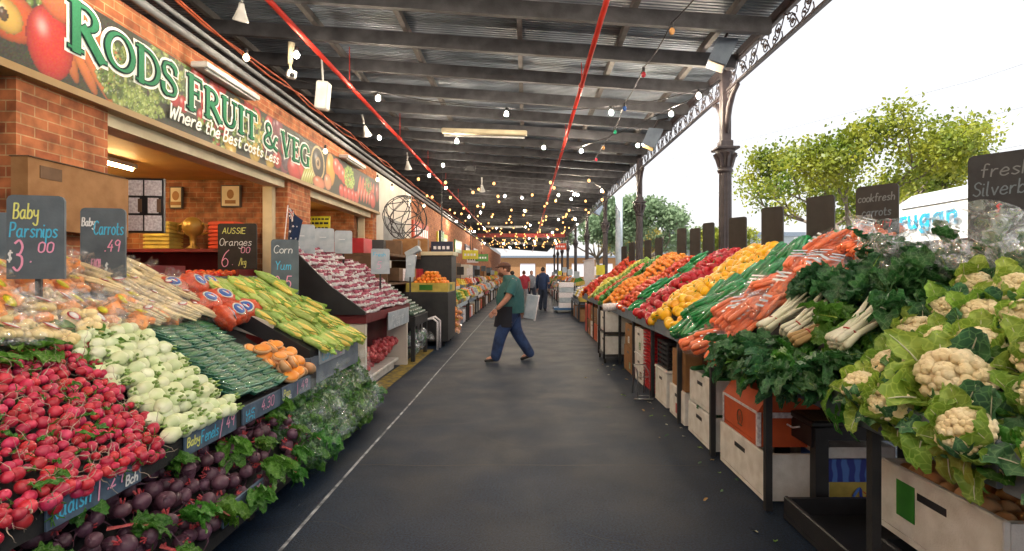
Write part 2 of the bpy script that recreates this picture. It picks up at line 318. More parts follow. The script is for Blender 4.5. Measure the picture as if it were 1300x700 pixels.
# corrugated roof material: ripple across the sheet by bump
m = mat('roof_iron', (.19, .23, .29), .5, (.09, .115, .15), 1.4, detail=7)
def corr(m, axis, freq):
    n = m.node_tree; b = n.nodes['Principled BSDF']; g = n.nodes.new('ShaderNodeNewGeometry'); s = n.nodes.new('ShaderNodeSeparateXYZ')
    n.links.new(g.outputs['Position'], s.inputs[0]); a = n.nodes.new('ShaderNodeMath'); a.operation = 'MULTIPLY'; a.inputs[1].default_value = freq
    n.links.new(s.outputs[axis], a.inputs[0]); si = n.nodes.new('ShaderNodeMath'); si.operation = 'SINE'; n.links.new(a.outputs[0], si.inputs[0])
    bp = n.nodes.new('ShaderNodeBump'); bp.inputs['Strength'].default_value = 1; bp.inputs['Distance'].default_value = .02
    n.links.new(si.outputs[0], bp.inputs['Height']); n.links.new(bp.outputs[0], b.inputs['Normal'])
corr(m, 1, 2*math.pi/.076)
m = MATS['asphalt']; n = m.node_tree; b = n.nodes['Principled BSDF']; g = n.nodes.new('ShaderNodeNewGeometry')
src = b.inputs['Base Color'].links[0].from_socket
sp = n.nodes.new('ShaderNodeTexNoise'); sp.inputs['Scale'].default_value = 70; sp.inputs['Detail'].default_value = 2; n.links.new(g.outputs['Position'], sp.inputs['Vector'])
r1 = n.nodes.new('ShaderNodeMapRange'); r1.inputs[1].default_value = .35; r1.inputs[2].default_value = .68; r1.inputs[3].default_value = .45; r1.inputs[4].default_value = 2.1; n.links.new(sp.outputs['Fac'], r1.inputs[0])
st = n.nodes.new('ShaderNodeTexNoise'); st.inputs['Scale'].default_value = 1.7; st.inputs['Detail'].default_value = 9; st.inputs['Distortion'].default_value = .2; n.links.new(g.outputs['Position'], st.inputs['Vector'])
r2 = n.nodes.new('ShaderNodeMapRange'); r2.inputs[1].default_value = .34; r2.inputs[2].default_value = .62; r2.inputs[3].default_value = .8; r2.inputs[4].default_value = 1.1; n.links.new(st.outputs['Fac'], r2.inputs[0])
mu = n.nodes.new('ShaderNodeMath'); mu.operation = 'MULTIPLY'; n.links.new(r1.outputs[0], mu.inputs[0]); n.links.new(r2.outputs[0], mu.inputs[1])
hs = n.nodes.new('ShaderNodeHueSaturation'); n.links.new(src, hs.inputs['Color']); n.links.new(mu.outputs[0], hs.inputs['Value']); n.links.new(hs.outputs[0], b.inputs['Base Color'])
r3 = n.nodes.new('ShaderNodeMapRange'); r3.inputs[1].default_value = .35; r3.inputs[2].default_value = .65; r3.inputs[3].default_value = .5; r3.inputs[4].default_value = .62; n.links.new(st.outputs['Fac'], r3.inputs[0]); n.links.new(r3.outputs[0], b.inputs['Roughness'])
# ---------------- setting ----------------
mat('tar', (.008, .009, .012), .5)
def floor_joints():
    mb = MB(); rr = random.Random(2)
    for y in (4.6, 9.3, 14.2, 19.1, 24.5, 31):
        pts = [(-1.44+.25*k, y+rr.uniform(-.012, .012)) for k in range(13)]; mb.add([(a, b+s, .0042) for a, b in pts for s in (-.006, .006)], [(2*i, 2*i+2, 2*i+3, 2*i+1) for i in range(12)])
    for (x, y, n_) in ((-.9, 3.2, 14), (.7, 5.2, 12), (.1, 7.3, 10), (-1.9, 3.4, 9), (.3, 3.6, 12), (-.6, 5.9, 12), (.9, 8.4, 9), (-1.1, 8.2, 9)):
        pts = [(x, y)]; a = rr.uniform(0, 6)
        for k in range(n_): a += rr.uniform(-.6, .6); x += .11*math.cos(a); y += .11*math.sin(a); pts.append((x, y))
        mb.add([(p[0], p[1]+s, .0042) for p in pts for s in (-.003, .003)], [(2*i, 2*i+2, 2*i+3, 2*i+1) for i in range(n_)])
    struct(mb.build('floor_joints', 'tar'))
floor_joints()
Y0, Y1 = -7, 84
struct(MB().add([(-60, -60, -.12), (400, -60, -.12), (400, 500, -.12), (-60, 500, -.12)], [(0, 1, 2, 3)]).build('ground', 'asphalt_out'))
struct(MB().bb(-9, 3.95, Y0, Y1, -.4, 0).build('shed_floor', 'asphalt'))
struct(MB().bb(3.95, 4.12, Y0, Y1, -.3, .012, bev=.02).build('kerb', 'kerb'))
# the worn white guide line and the yellow edge marking
mb = MB()
for i in range(80):
    y = 1+i*.75; mb.add([(-1.478+.004*math.sin(i), y, .004), (-1.455+.004*math.sin(i), y, .004), (-1.455+.004*math.sin(i+1), y+.75, .004), (-1.478+.004*math.sin(i+1), y+.75, .004)], [(0, 1, 2, 3)])
struct(mb.build('floor_line', 'paint_white'))
struct(MB().add([(-2.25, 6.4, .004), (-1.98, 6.4, .004), (-1.98, 11.5, .004), (-2.25, 11.5, .004)], [(0, 1, 2, 3)]).build('floor_marking', 'paint_yellow'))
# litter on the floor below the right stall (small leaves)
def zroof(x): return 5.42-.068*(x+4)
# left brick building
t = thing('market_building', 'long brick market building with open shop fronts beneath the painted fruit banner', 'building', (-4, 0, 0))
b = MB()
for (a, c) in ((Y0, 1.0), (4.2, 5.12), (8.98, 9.93), (13.95, 14.3)): b.bb(-4.38, -4.0, a, c, 0, 3.275)
b.bb(-4.38, -4.0, Y0, 14.3, 3.275, 4.34)
b.bb(-4.38, -4.0, 18.6, 21.0, 0, 4.34); b.bb(-4.38, -4.0, 24, 26.5, 0, 4.34); b.bb(-4.38, -4.0, 21.0, 24, 2.7, 4.34); b.bb(-4.38, -4.0, 26.5, 30, 2.7, 4.34); b.bb(-4.38, -4.0, 30, Y1, 0, 4.34); b.bb(-6.7, -6.45, Y0, Y1, 4.34, 6.0)
b.build('wall', 'brick', t)
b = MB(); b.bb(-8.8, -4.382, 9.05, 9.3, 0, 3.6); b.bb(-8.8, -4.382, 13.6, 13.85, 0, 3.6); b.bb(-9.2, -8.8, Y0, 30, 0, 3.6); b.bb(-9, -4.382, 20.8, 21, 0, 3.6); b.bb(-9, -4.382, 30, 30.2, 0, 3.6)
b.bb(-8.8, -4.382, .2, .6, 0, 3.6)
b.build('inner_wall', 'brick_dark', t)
MB().bb(-8.8, -4.384, .6, 30, 3.22, 3.4).build('shop_ceiling', 'shop_ceiling', t)
MB().bb(-9.4, -4.385, Y0, Y1, 4.15, 4.33).build('roof', 'roof_iron', t)
MB().bb(-4.38, -3.995, 14.3, 18.6, 0, 4.34).build('wall_panel', 'white_wall', t)
MB().bb(-4.3, -4.05, 5.125, 8.975, 3.08, 3.2).bb(-4.3, -4.05, 9.935, 13.945, 3.08, 3.2).bb(-4.36, -4.2, 8.86, 8.975, 0, 3.08).bb(-4.36, -4.2, 13.86, 13.945, 0, 3.08).build('lintel_track', 'cream_paint', t)
MB().bb(-4.1, -3.9, 1.0, 14.3, 3.2, 3.262).build('sill_beam', 'lintel_gold_lit', t)
# air vent in the shop ceiling/back and the high window of the white wall
v = MB(); v.bb(-4.02, -3.99, 15.0, 17.6, 2.55, 3.25)
o = v.build('window', 'grey_conduit', t); g_ = MB()
for k in range(5): g_.bb(-3.988, -3.984, 15.06+k*.5, 15.5+k*.5, 2.6, 3.2)
g_.build('pane', 'board_pale', o)
fv = MB(); fv.bb(-6.95, -6.6, 8.99, 9.04, 2.95, 3.15)
for k in range(5): fv.bb(-6.93, -6.62, 8.98, 8.989, 2.965+k*.037, 2.98+k*.037)
ov = fv.build('air_vent', 'cream_paint', t)
# ---------------- roof of the veranda ----------------
t = thing('veranda_roof', 'dark corrugated iron veranda roof on timber rafters over the walkway', 'roof', (0, 0, 5))
b = MB(); b.add([(-6.6, Y0, zroof(-6.6)+.24), (3.42, Y0, zroof(3.42)+.24), (3.42, Y1, zroof(3.42)+.24), (-6.6, Y1, zroof(-6.6)+.24)], [(3, 2, 1, 0)])
b.add([(-6.6, Y0, zroof(-6.6)+.27), (3.44, Y0, zroof(3.44)+.27), (3.44, Y1, zroof(3.44)+.27), (-6.6, Y1, zroof(-6.6)+.27)], [(0, 1, 2, 3)])
b.build('roof_sheet', 'roof_iron', t)
for x in (-4.9, -3.27, -1.87, -.1, 1.45, 2.75):
    MB().bb(x-.04, x+.04, Y0, Y1, zroof(x)+.13, zroof(x)+.232).build('purlin', 'purlin', t)
y = 3.5-1.22*8; proto = None
while y < Y1:
    if proto is None:
        mbx = MB(); sl = math.atan(.068); L = 9.7/math.cos(sl)
        mbx.box((0, 0, 0), (L, .085, .21), (0, sl, 0)); proto = mbx.build('rafter', 'rafter_paint', t, world=False); o = proto
    else: o = proto.copy(); C.objects.link(o); o.parent = t
    o.location = (-1.58, y, zroof(-1.58)+.02-5); y += 1.22
# gutter beam over the frieze
MB().bb(3.26, 3.36, Y0, Y1, 4.988, 5.10).build('edge_beam', 'iron_paint', t)
# cross girders deep in the shed
for yy, c_ in ((44, 'red_pipe'), (46, 'purlin'), (56, 'purlin')):
    MB().bb(-4, 3.2, yy, yy+.15, 4.55, 4.85).build('cross_beam', c_, t)
# frieze + columns
def spiral(cx, cz, r0, turns, a0, sgn=1, n=16):
    return [(0, cx+sgn*r0*(1-.75*i/n)*math.cos(a0+turns*2*math.pi*i/n), cz+r0*(1-.75*i/n)*math.sin(a0+turns*2*math.pi*i/n)) for i in range(n+1)]
BAY = 6.73
def frieze_mesh():
    b = MB(); z0, z1 = 4.62, 4.985
    b.bb(-.03, .03, .12, BAY-.12, z0, z0+.035); b.bb(-.03, .03, .12, BAY-.12, z1-.03, z1-.002)
    n = 17; u = (BAY-.3)/n; h = z1-z0-.06
    for k in range(n):
        c = .15+u*(k+.5); s = 1 if k % 2 else -1; zc = (z0+z1)/2
        b.tube([(0, c-u/2, zc-s*h*.5), (0, c-u*.28, zc-s*h*.1), (0, c, zc+s*h*.28), (0, c+u*.3, zc+s*h*.36), (0, c+u/2, zc+s*h*.5)], .009, 5)
        b.tube(spiral(c-u*.05, zc-s*h*.12, .1, 1.25, s*1.2, 1, 13), [.009]*10+[.011, .014, .017, .02], 5)
        b.tube(spiral(c+u*.22, zc+s*h*.22, .07, 1.1, -s*1.4, -1, 11), [.008]*9+[.011, .014, .018], 5)
        b.sphere((0, c-u*.05, zc-s*h*.12), (.012, .026, .026), 6, 4)
        b.tube([(0, c-u*.3, zc+s*h*.1), (0, c-u*.36, zc+s*h*.34), (0, c-u*.2, zc+s*h*.42)], .009, 5)
    return b.mesh('frieze', 'iron_paint')
fm = frieze_mesh()
def column_parts(t):
    b = MB(); b.lathe([(.17, 0), (.17, .25), (.13, .3), (.115, .36)], 16); b.lathe([(.115, .36), (.1, 3.3)], 24, flute=.13); b.build('shaft', 'iron_paint', t, world=False)
    b = MB(); b.lathe([(.1, 3.3), (.125, 3.32), (.125, 3.36), (.105, 3.38), (.11, 3.5), (.13, 3.62), (.17, 3.68)], 16)
    for k in range(8):
        a = k*math.pi/4; ca, sa = math.cos(a), math.sin(a)
        b.tube([(.1*ca, .1*sa, 3.4), (.13*ca, .13*sa, 3.52), (.175*ca, .175*sa, 3.62), (.19*ca, .19*sa, 3.6), (.18*ca, .18*sa, 3.57)], [.03, .035, .028, .02, .012], 5)
    b.box((0, 0, 3.70), (.36, .36, .045), bev=.01); b.build('capital', 'iron_paint', t, world=False)
    b = MB(); b.box((0, 0, 4.35), (.15, .15, 1.28), bev=.015); b.box((0, 0, 3.78), (.2, .2, .11), bev=.01); b.build('upper_post', 'iron_paint', t, world=False)
    for s in (-1, 1):
        b = MB(); pts = [(0, s*.07, 3.95), (0, s*.11, 4.15), (0, s*.19, 4.36), (0, s*.34, 4.52), (0, s*.55, 4.59)]
        b.tube(pts, [.03, .045, .05, .045, .03], 6); b.tube(spiral(s*.17, 4.54, .07, 1.2, 0, s, 10), .014, 5); b.tube([(0, s*.07, 4.6), (0, s*.5, 4.6)], .02, 5)
        b.build('bracket', 'iron_paint', t, world=False)
cp = None
for k in range(-1, 9):
    y = 8.9+k*BAY-.02
    if cp is None:
        cp = thing('cast_iron_column', 'cast iron column behind the near end of the right stall', 'column', (3.3, y, 0), group='cast iron veranda columns'); column_parts(cp)
        cp['label'] = 'fluted cast iron column standing outside the frame beside the cauliflowers'
    else:
        nm = ['nearest fluted cast iron column, behind the yellow capsicums', 'second cast iron column, behind the heaped oranges', 'third cast iron column, beside the pale steel downpipe', 'fourth cast iron column counted from the nearest', 'fifth cast iron column counted from the nearest', 'sixth cast iron column counted from the nearest', 'seventh cast iron column counted from the nearest', 'eighth cast iron column counted from the nearest', 'farthest cast iron column at the end of the walkway'][k]
        dup(cp, (3.3, y, 0), label=nm)
    f = bpy.data.objects.new('iron_frieze', fm); C.objects.link(f); f.location = (3.3, y, 0)
    tag(f, ['lace iron frieze with scrolls running overhead to the nearest column', 'lace iron frieze between the nearest and second columns', 'lace iron frieze between the second and third columns', 'lace iron frieze between the third and fourth columns', 'lace iron frieze between the fourth and fifth columns', 'lace iron frieze between the fifth and sixth columns', 'lace iron frieze between the sixth and seventh columns', 'lace iron frieze between the seventh and eighth columns', 'lace iron frieze between the eighth and farthest columns', 'lace iron frieze past the farthest column'][k+1], 'frieze', 'cast iron friezes')
tag(MB().lathe([(.15, 0), (.15, 4.9)], 14, c=(3.92, 22.6, 0)).build('steel_post', 'board_pale'), 'pale blue round steel post beside the third cast iron column', 'post')
# red sprinkler pipes
def zt(y): return 0
for x, nm in ((-2.97, 'red sprinkler pipe running above the left side of the walkway'), (.93, 'red sprinkler pipe running above the right side of the walkway')):
    t = thing('sprinkler_pipe', nm, 'pipe', (x, 0, 4.8), group='red sprinkler pipes')
    MB().tube([(x, Y0, 4.8), (x, Y1, 4.8)], .036, 10).build('pipe', 'red_pipe', t)
    for k in range(8):
        yy = 5.4+k*3.6; MB().tube([(x, yy-.02, 4.8), (x, yy+.02, 4.8)], .05, 10).tube([(x, yy, 4.84), (x, yy, zroof(x)+.1)], .008, 5).build('clamp', 'red_pipe', t)
# conduits along the top of the wall
for i, (dx, dz, r, mt, nm) in enumerate(((.08, 4.40, .05, 'grey_conduit', 'fat grey conduit along the top of the brick wall'), (.12, 4.52, .03, 'grey_conduit', 'thin grey conduit beside the fat one over the banner'), (-.1, 4.66, .022, 'wood_dark', 'dark conduit under the rafters above the banner'), (-.25, 4.95, .016, 'orange_cable', 'orange cable slung under the rafters at the wall'), (-.55, 5.2, .016, 'orange_cable', 'second orange cable slung farther from the wall'))):
    pts = [(-4+dx+(.03*math.sin(j*1.7+i) if i > 2 else 0), Y0+j*1.22, dz+(.05*math.sin(j*2.1+i) if i > 2 else 0)) for j in range(74)]
    tag(MB().tube(pts, r, 7).build('conduit', mt), nm, 'conduit')
# ---------------- fruit banner ----------------
def paint_banner():
    y0, y1, z0, z1 = 3.0, 14.3, 3.27, 4.05
    nx, nz = 940, 66; Y = np.linspace(y0, y1, nx+1)[None, :]; Z = np.linspace(z0, z1, nz+1)[:, None]
    rs = np.random.RandomState(3); img = np.zeros((nz+1, nx+1, 3)); img[:] = (.03, .035, .02)
    def blob(cy, cz, ry, rz, col, rot=0, pw=2., hl=(0, 0), dark=.25):
        a = (Y-cy); b_ = (Z-cz); c, s = math.cos(rot), math.sin(rot); u = (a*c+b_*s)/ry; v = (-a*s+b_*c)/rz
        d = (np.abs(u)**pw+np.abs(v)**pw); m = d < 1
        sh = np.clip(1-d, 0, 1)**.5; hh = np.exp(-(((u+.35)**2+(v-.35)**2)/.05))
        for k in range(3):
            val = col[k]*(dark+(1-dark)*sh)+hh*.45; img[:, :, k] = np.where(m, val, img[:, :, k])
    def leaves(cy, cz, ry, rz, n, cols, sz=.05):
        for _ in range(n):
            a = rs.uniform(0, 6.28); q = rs.uniform(0, 1)**.5; c_ = cols[rs.randint(len(cols))]
            blob(cy+ry*q*math.cos(a), cz+rz*q*math.sin(a), sz*rs.uniform(.5, 1.2), sz*rs.uniform(.3, .9), c_, rs.uniform(0, 3), dark=.15)
    gr = [(.25, .38, .05), (.12, .25, .03), (.4, .5, .12), (.08, .15, .02)]
    blob(3.3, 3.7, .5, .5, (.5, .35, .05)); leaves(4.2, 3.95, .3, .15, 50, gr)
    blob(4.05, 3.62, .28, .2, (.75, .12, .02)); blob(4.05, 3.6, .13, .13, (.8, .5, .1)); blob(4.02, 3.6, .04, .05, (.1, .05, .02))
    for k in range(5): blob(4.5+k*.16, 3.72-(k % 3)*.06, .45, .085, (.8, .22, .05), rot=-1.15+.12*k)
    blob(4.42, 3.55, .22, .3, (.75, .03, .02)); blob(4.5, 3.95, .2, .18, (.7, .16, .05))
    leaves(5.3, 3.55, .4, .3, 260, gr); leaves(5.9, 3.8, .5, .3, 200, gr); leaves(5.5, 3.38, .3, .12, 140, [(.45, .6, .15), (.25, .4, .06)], .035)
    for k in range(16): blob(rs.uniform(5.9, 7.0), rs.uniform(3.3, 4.05), .09, .1, (.6, .03, .03))
    for k in range(9): blob(rs.uniform(6.0, 8), rs.uniform(3.85, 4.05), .14, .12, (.65, .05, .03))
    leaves(6.9, 3.5, .5, .25, 60, gr); 
    for k in range(10): blob(rs.uniform(6.8, 8.4), rs.uniform(3.3, 3.9), .16, .12, (.75, .5, .08), rs.uniform(0, 3))
    leaves(7.8, 3.7, .6, .3, 120, gr+[(.6, .5, .1)]); 
    for k in range(14): blob(rs.uniform(8.1, 9.2), rs.uniform(3.3, 4.0), .15, .14, [(.08, .03, .06), (.6, .05, .04), (.25, .05, .08)][k % 3])
    blob(9.1, 3.42, .3, .2, (.65, .05, .04)); blob(9.3, 3.55, .12, .35, (.75, .08, .05), .5)
    for k in range(6): blob(9.55+k*.1, 3.48+.02*k, .4, .07, (.6, .6, .15), .9)
    blob(10.1, 3.72, .33, .32, (.7, .55, .25), dark=.8); blob(10.1, 3.72, .28, .28, (.02, .02, .015), dark=.9); blob(10.1, 3.72, .12, .12, (.5, .35, .2), dark=.7); blob(10.1, 3.72, .05, .06, (.06, .03, .02))
    blob(10.75, 3.72, .25, .33, (.85, .4, .06)); blob(10.6, 3.45, .2, .16, (.85, .35, .18)); blob(10.15, 3.36, .3, .12, (.8, .25, .12))
    for k in range(5): blob(11.1+.22*k, 3.85-.06*k, .22, .17, (.8, .12, .08))
    leaves(11.9, 3.75, .35, .25, 150, [(.45, .65, .1), (.2, .4, .05)], .05)
    for k in range(5): blob(11.4+.25*k, 3.4, .17, .14, (.75, .1, .07))
    for k in range(6): blob(12.6+k*.22, 3.65, .33, .1, (.8, .16, .1), 1.2)
    leaves(13.3, 3.8, .3, .2, 60, gr); blob(13.7, 3.5, .25, .2, (.7, .1, .08)); blob(14.1, 3.75, .15, .25, (.4, .06, .06))
    img += rs.normal(0, .012, img.shape); img = np.clip(img*.66, .003, 1)
    me = bpy.data.meshes.new('banner_print'); gy, gz = np.meshgrid(Y[0], Z[:, 0])
    V = np.stack([np.full(gy.shape, -3.925), gy, gz], -1).reshape(-1, 3)
    i = np.arange(nx)[None, :]+(nx+1)*np.arange(nz)[:, None]; F = np.stack([i, i+1, i+nx+2, i+nx+1], -1).reshape(-1, 4)
    me.from_pydata(V.tolist(), [], F.tolist()); ca = me.color_attributes.new('print', 'FLOAT_COLOR', 'POINT')
    ca.data.foreach_set('color', np.concatenate([img.reshape(-1, 3), np.ones((V.shape[0], 1))], 1).astype(np.float32).ravel())
    m = bpy.data.materials.new('banner_print'); m.use_nodes = True; n = m.node_tree; b = n.nodes['Principled BSDF']
    a = n.nodes.new('ShaderNodeVertexColor'); a.layer_name = 'print'; n.links.new(a.outputs[0], b.inputs['Base Color']); b.inputs['Roughness'].default_value = .6
    me.materials.append(m); return me
t = thing('shop_banner', 'long printed fruit banner reading RODS FRUIT & VEG above the shop openings', 'sign', (-3.95, 3, 3.27))
MB().bb(-3.995, -3.927, 3.0, 14.3, 3.265, 4.055).build('backing_board', 'wood_dark', t)
o = bpy.data.objects.new('printed_face', paint_banner()); C.objects.link(o); o.parent = t; o.location = -t.location
# roman letters: strokes as (points, kind)
def arc(cx, cy, rx, ry, a0, a1, n=14): return [(cx+rx*math.cos(R(a0+(a1-a0)*i/n)), cy+ry*math.sin(R(a0+(a1-a0)*i/n))) for i in range(n+1)]
K, T = .17, .055     # thick and thin
def serif(x, y, w=.34): return ([(x-w/2, y), (x+w/2, y)], T)
def stem(x, y0=0, y1=1): return ([(x, y0), (x, y1)], K)
LET = {
 'R': (.8, [stem(.2), serif(.2, .03), serif(.2, .97), (arc(.34, .76, .3, .23, 90, -90), 'st'), ([(.2, .98), (.35, .985)], T), ([(.2, .53), (.35, .53)], T), ([(.36, .53), (.78, .02)], K), ([(.66, .03), (.92, .03)], T)]),
 'O': (.9, [(arc(.48, .5, .4, .47, 0, 360, 28), 'st')]),
 'D': (.9, [stem(.2), serif(.2, .03), serif(.2, .97), (arc(.36, .5, .46, .47, 90, -90, 18), 'st'), ([(.2, .97), (.37, .97)], T), ([(.2, .03), (.37, .03)], T)]),
 'S': (.6, [([(.55, .72), (.54, .9), (.4, .97), (.3, .975), (.13, .92), (.08, .76), (.14, .6), (.32, .5), (.48, .38), (.54, .24), (.48, .08), (.3, .025), (.17, .03), (.06, .12), (.04, .3)], 'ss')]),
 'F': (.65, [stem(.2), serif(.2, .03), serif(.2, .97), ([(.2, .97), (.64, .97)], T*1.1), ([(.62, .99), (.63, .76)], T), ([(.2, .53), (.5, .53)], T), ([(.5, .64), (.5, .42)], T)]),
 'U': (.85, [stem(.18, .3, 1), serif(.18, .97), (arc(.45, .32, .27, .29, 180, 360, 14), 'st'), ([(.72, .3), (.72, 1)], T*1.2), serif(.72, .97, .26)]),
 'I': (.42, [stem(.2), serif(.2, .03), serif(.2, .97)]),
 'T': (.72, [stem(.36), serif(.36, .03), ([(.03, .97), (.69, .97)], T*1.1), ([(.04, .99), (.03, .78)], T), ([(.68, .99), (.69, .78)], T)]),
 '&': (.95, [([(.92, .5), (.8, .5), (.68, .22), (.5, .05), (.3, .02), (.1, .12), (.08, .3), (.22, .47), (.45, .62), (.5, .8), (.42, .95), (.3, .97), (.2, .88), (.22, .72), (.4, .45), (.62, .15), (.9, .03)], .1)]),
 'V': (.8, [([(.12, .97), (.42, .02)], K), ([(.42, .04), (.72, .97)], T*1.2), serif(.12, .97, .28), serif(.7, .97, .26)]),
 'E': (.7, [stem(.2), serif(.2, .03), serif(.2, .97), ([(.2, .97), (.62, .97)], T*1.1), ([(.61, .99), (.62, .78)], T), ([(.2, .53), (.5, .53)], T), ([(.5, .64), (.5, .42)], T), ([(.2, .03), (.66, .03)], T*1.1), ([(.65, .01), (.67, .25)], T)]),
 'G': (.88, [([(.78, .74), (.72, .9), (.5, .975), (.25, .88), (.11, .65), (.1, .4), (.2, .15), (.42, .025), (.6, .04), (.74, .12), (.76, .2)], 'st'), ([(.74, .06), (.74, .42)], K), ([(.6, .43), (.86, .43)], T)]),
}
def roman(mb, text, y, z, h, wfac, extra, lift, big=None):
    k = 0
    for i, ch in enumerate(text):
        if ch == ' ': y += .28*wfac*h; continue
        hh = h*(big if (big and i == 0) else 1); wadv, st = LET[ch]
        for pts, kd in st:
            p = [(a*wfac*hh, b_*hh) for a, b_ in (crom(pts, 3) if (kd in ('ss',) or ch in '&G' and len(pts) > 4) else pts)]
            if kd == 'st': wd = lambda i, tx, ty, hh=hh: (T+(K-T)*abs(ty)**1.4)*hh+extra
            elif kd == 'ss': wd = lambda i, tx, ty, hh=hh: (T+(K-T)*(abs(tx)**1.0 if False else (abs(ty)*.55+.45*(1 if tx*ty < 0 else 0))))*hh+extra
            else: wd = kd*hh*(1.25 if kd == K else 1)+extra
            k += 1; ribbon(mb, p, wd, Vector((-3.925, y, z-(hh-h)*.15)), Vector((0, 1, 0)), Vector((0, 0, 1)), Vector((1, 0, 0)), lift+k*.00012)
        y += (wadv+.06)*wfac*hh
    return y
for ex, lf, mt, nm in ((.085, .004, 'sign_white', 'lettering_outline'), (.03, .011, 'sign_dark', 'lettering_dark_edge'), (0, .018, 'sign_green', 'lettering')):  # middle layer is the dark outline printed round the letters
    mb = MB(); yy = roman(mb, 'RODS', 4.56, 3.60, .36, 1.13, ex, lf, 1.17)
    yy = roman(mb, 'FRUIT', 6.16, 3.57, .36, 1.2, ex, lf, 1.1); yy = roman(mb, '&', 7.98, 3.56, .36, 1.35, ex, lf); yy = roman(mb, 'VEG', 8.56, 3.55, .37, 1.2, ex, lf)
    mb.build(nm, mt, t)
mb = MB(); write(mb, 'Where the Best costs Less', (-3.925, 5.85, 3.36), (0, 1, 0), (0, 0, 1), .16, .026, fit=2.6, lift=.022, slant=.25); mb.build('slogan', 'sign_white', t)
# fluorescent battens on the wall above the banner
for y, nm in ((6.3, 'white fluorescent batten above FRUIT on the banner'), (11.3, 'white fluorescent batten above the far half of the banner')):
    t = thing('wall_light', nm, 'light fitting', (-3.9, y, 4.1), group='battens over the banner'); MB().bb(-3.95, -3.75, y, y+1.25, 4.08, 4.15, bev=.01).build('housing', 'white_plastic', t)
    MB().tube([(-3.80, y+.05, 4.07), (-3.80, y+1.2, 4.07)], .015, 8).build('tube', 'white_plastic', t)
# ---------------- produce materials ----------------
mat('radish', (.44, .012, .04), .3, (.58, .05, .10), 25, .1, 40, orand=.3, hrand=.012)
mat('root_pale', (.55, .45, .36), .6); mat('fennel', (.56, .66, .36), .4, (.78, .82, .62), 7, .15, 30, orand=.12, hrand=.015); mat('fennel_stalk', (.24, .38, .1), .5)
mat('beet', (.075, .03, .055), .42, (.12, .055, .085), 18, .3, 60, orand=.3, hrand=.02)
leaf_mat('leaf_green', (.035, .15, .012), (.08, .24, .03), vein=34); leaf_mat('leaf_dark', (.014, .065, .022), (.035, .15, .045), scale=18, bump=.8, bscale=45, vein=38)
leaf_mat('leaf_pale', (.15, .30, .03), (.28, .42, .07), scale=9, vein=30); leaf_mat('leaf_blue', (.04, .12, .07), (.09, .26, .1), scale=10, vein=34)
leaf_mat('leaf_yellow', (.3, .3, .05), (.18, .25, .04), scale=7, vein=30)
mat('stalk_white', (.62, .6, .5), .4, (.5, .5, .36), 8, .1); mat('stalk_tan', (.4, .26, .1), .6); mat('band_red', (.35, .03, .02), .5)
mat('curd', (.72, .6, .36), .8, (.82, .74, .55), 10, .6, 90, orand=.1); mat('curd_shadow', (.4, .27, .12), .8)
mat('cuke', (.015, .10, .03), .3, (.03, .17, .05), 12, .2, orand=.25); mat('tray_foam', (.04, .2, .15), .5, orand=.2); mat('label_white', (.7, .72, .7), .5)
mat('pumpkin', (.85, .26, .02), .4, (.85, .34, .05), 8, orand=.12); mat('pumpkin_skin', (.72, .42, .22), .5)
mat('cornhusk', (.26, .46, .07), .55, (.46, .58, .18), 20, .3, orand=.25, hrand=.02); mat('corn', (.8, .6, .08), .4, (.75, .6, .2), 60, .5, 130, orand=.1)
mat('punnet_white', (.82, .8, .83), .35, (.55, .5, .55), 40, orand=.1); mat('punnet_red', (.20, .015, .06), .4, (.35, .08, .12), 40, orand=.4)
mat('orange', (.85, .27, .02), .45, None, 6, .25, 160, orand=.12, hrand=.012); mat('apple_red', (.5, .02, .02), .3, (.55, .12, .03), 7, orand=.2); mat('tomato', (.62, .06, .015), .25, orand=.15, hrand=.012)
mat('cap_yellow', (.82, .48, .015), .28, (.8, .4, .01), 4, orand=.1, hrand=.01); mat('cap_red', (.5, .015, .02), .25, (.4, .01, .02), 5, orand=.2); mat('cap_green', (.03, .16, .02), .3, (.06, .22, .03), orand=.2)
mat('lime', (.2, .36, .04), .4, orand=.15); mat('wrap_green', (.005, .15, .03), .2, (.012, .26, .06), 18, .5, 30, orand=.2, coat=.4)
mat('carrot', (.72, .13, .03), .4, (.75, .2, .07), 10, .2, orand=.15); mat('parsnip', (.74, .58, .3), .55, (.8, .68, .42), 9, .2, orand=.1); mat('potato', (.7, .54, .24), .5, (.76, .62, .32), 8, orand=.12)
mat('swede', (.78, .25, .05), .45, (.8, .36, .12), 6, .3, 20, orand=.15); mat('label_yellow', (.7, .62, .03), .4); mat('label_red', (.5, .03, .04), .4); mat('label_blue', (.03, .12, .45), .4)
mat('net_red', (.62, .08, .02), .35, (.5, .05, .02), 30, .6, 90); mat('onion_net', (.45, .04, .06), .45, (.55, .12, .12), 30, .6, 80, orand=.2); mat('lemon', (.7, .55, .06), .4)
film_mat('film', .15); film_mat('film_clear', .08, rough=.08); film_mat('film_thick', .42, (.85, .93, 1), dif=.4); film_mat('film_blue', .1, (.25, .6, .65), .15, 26)
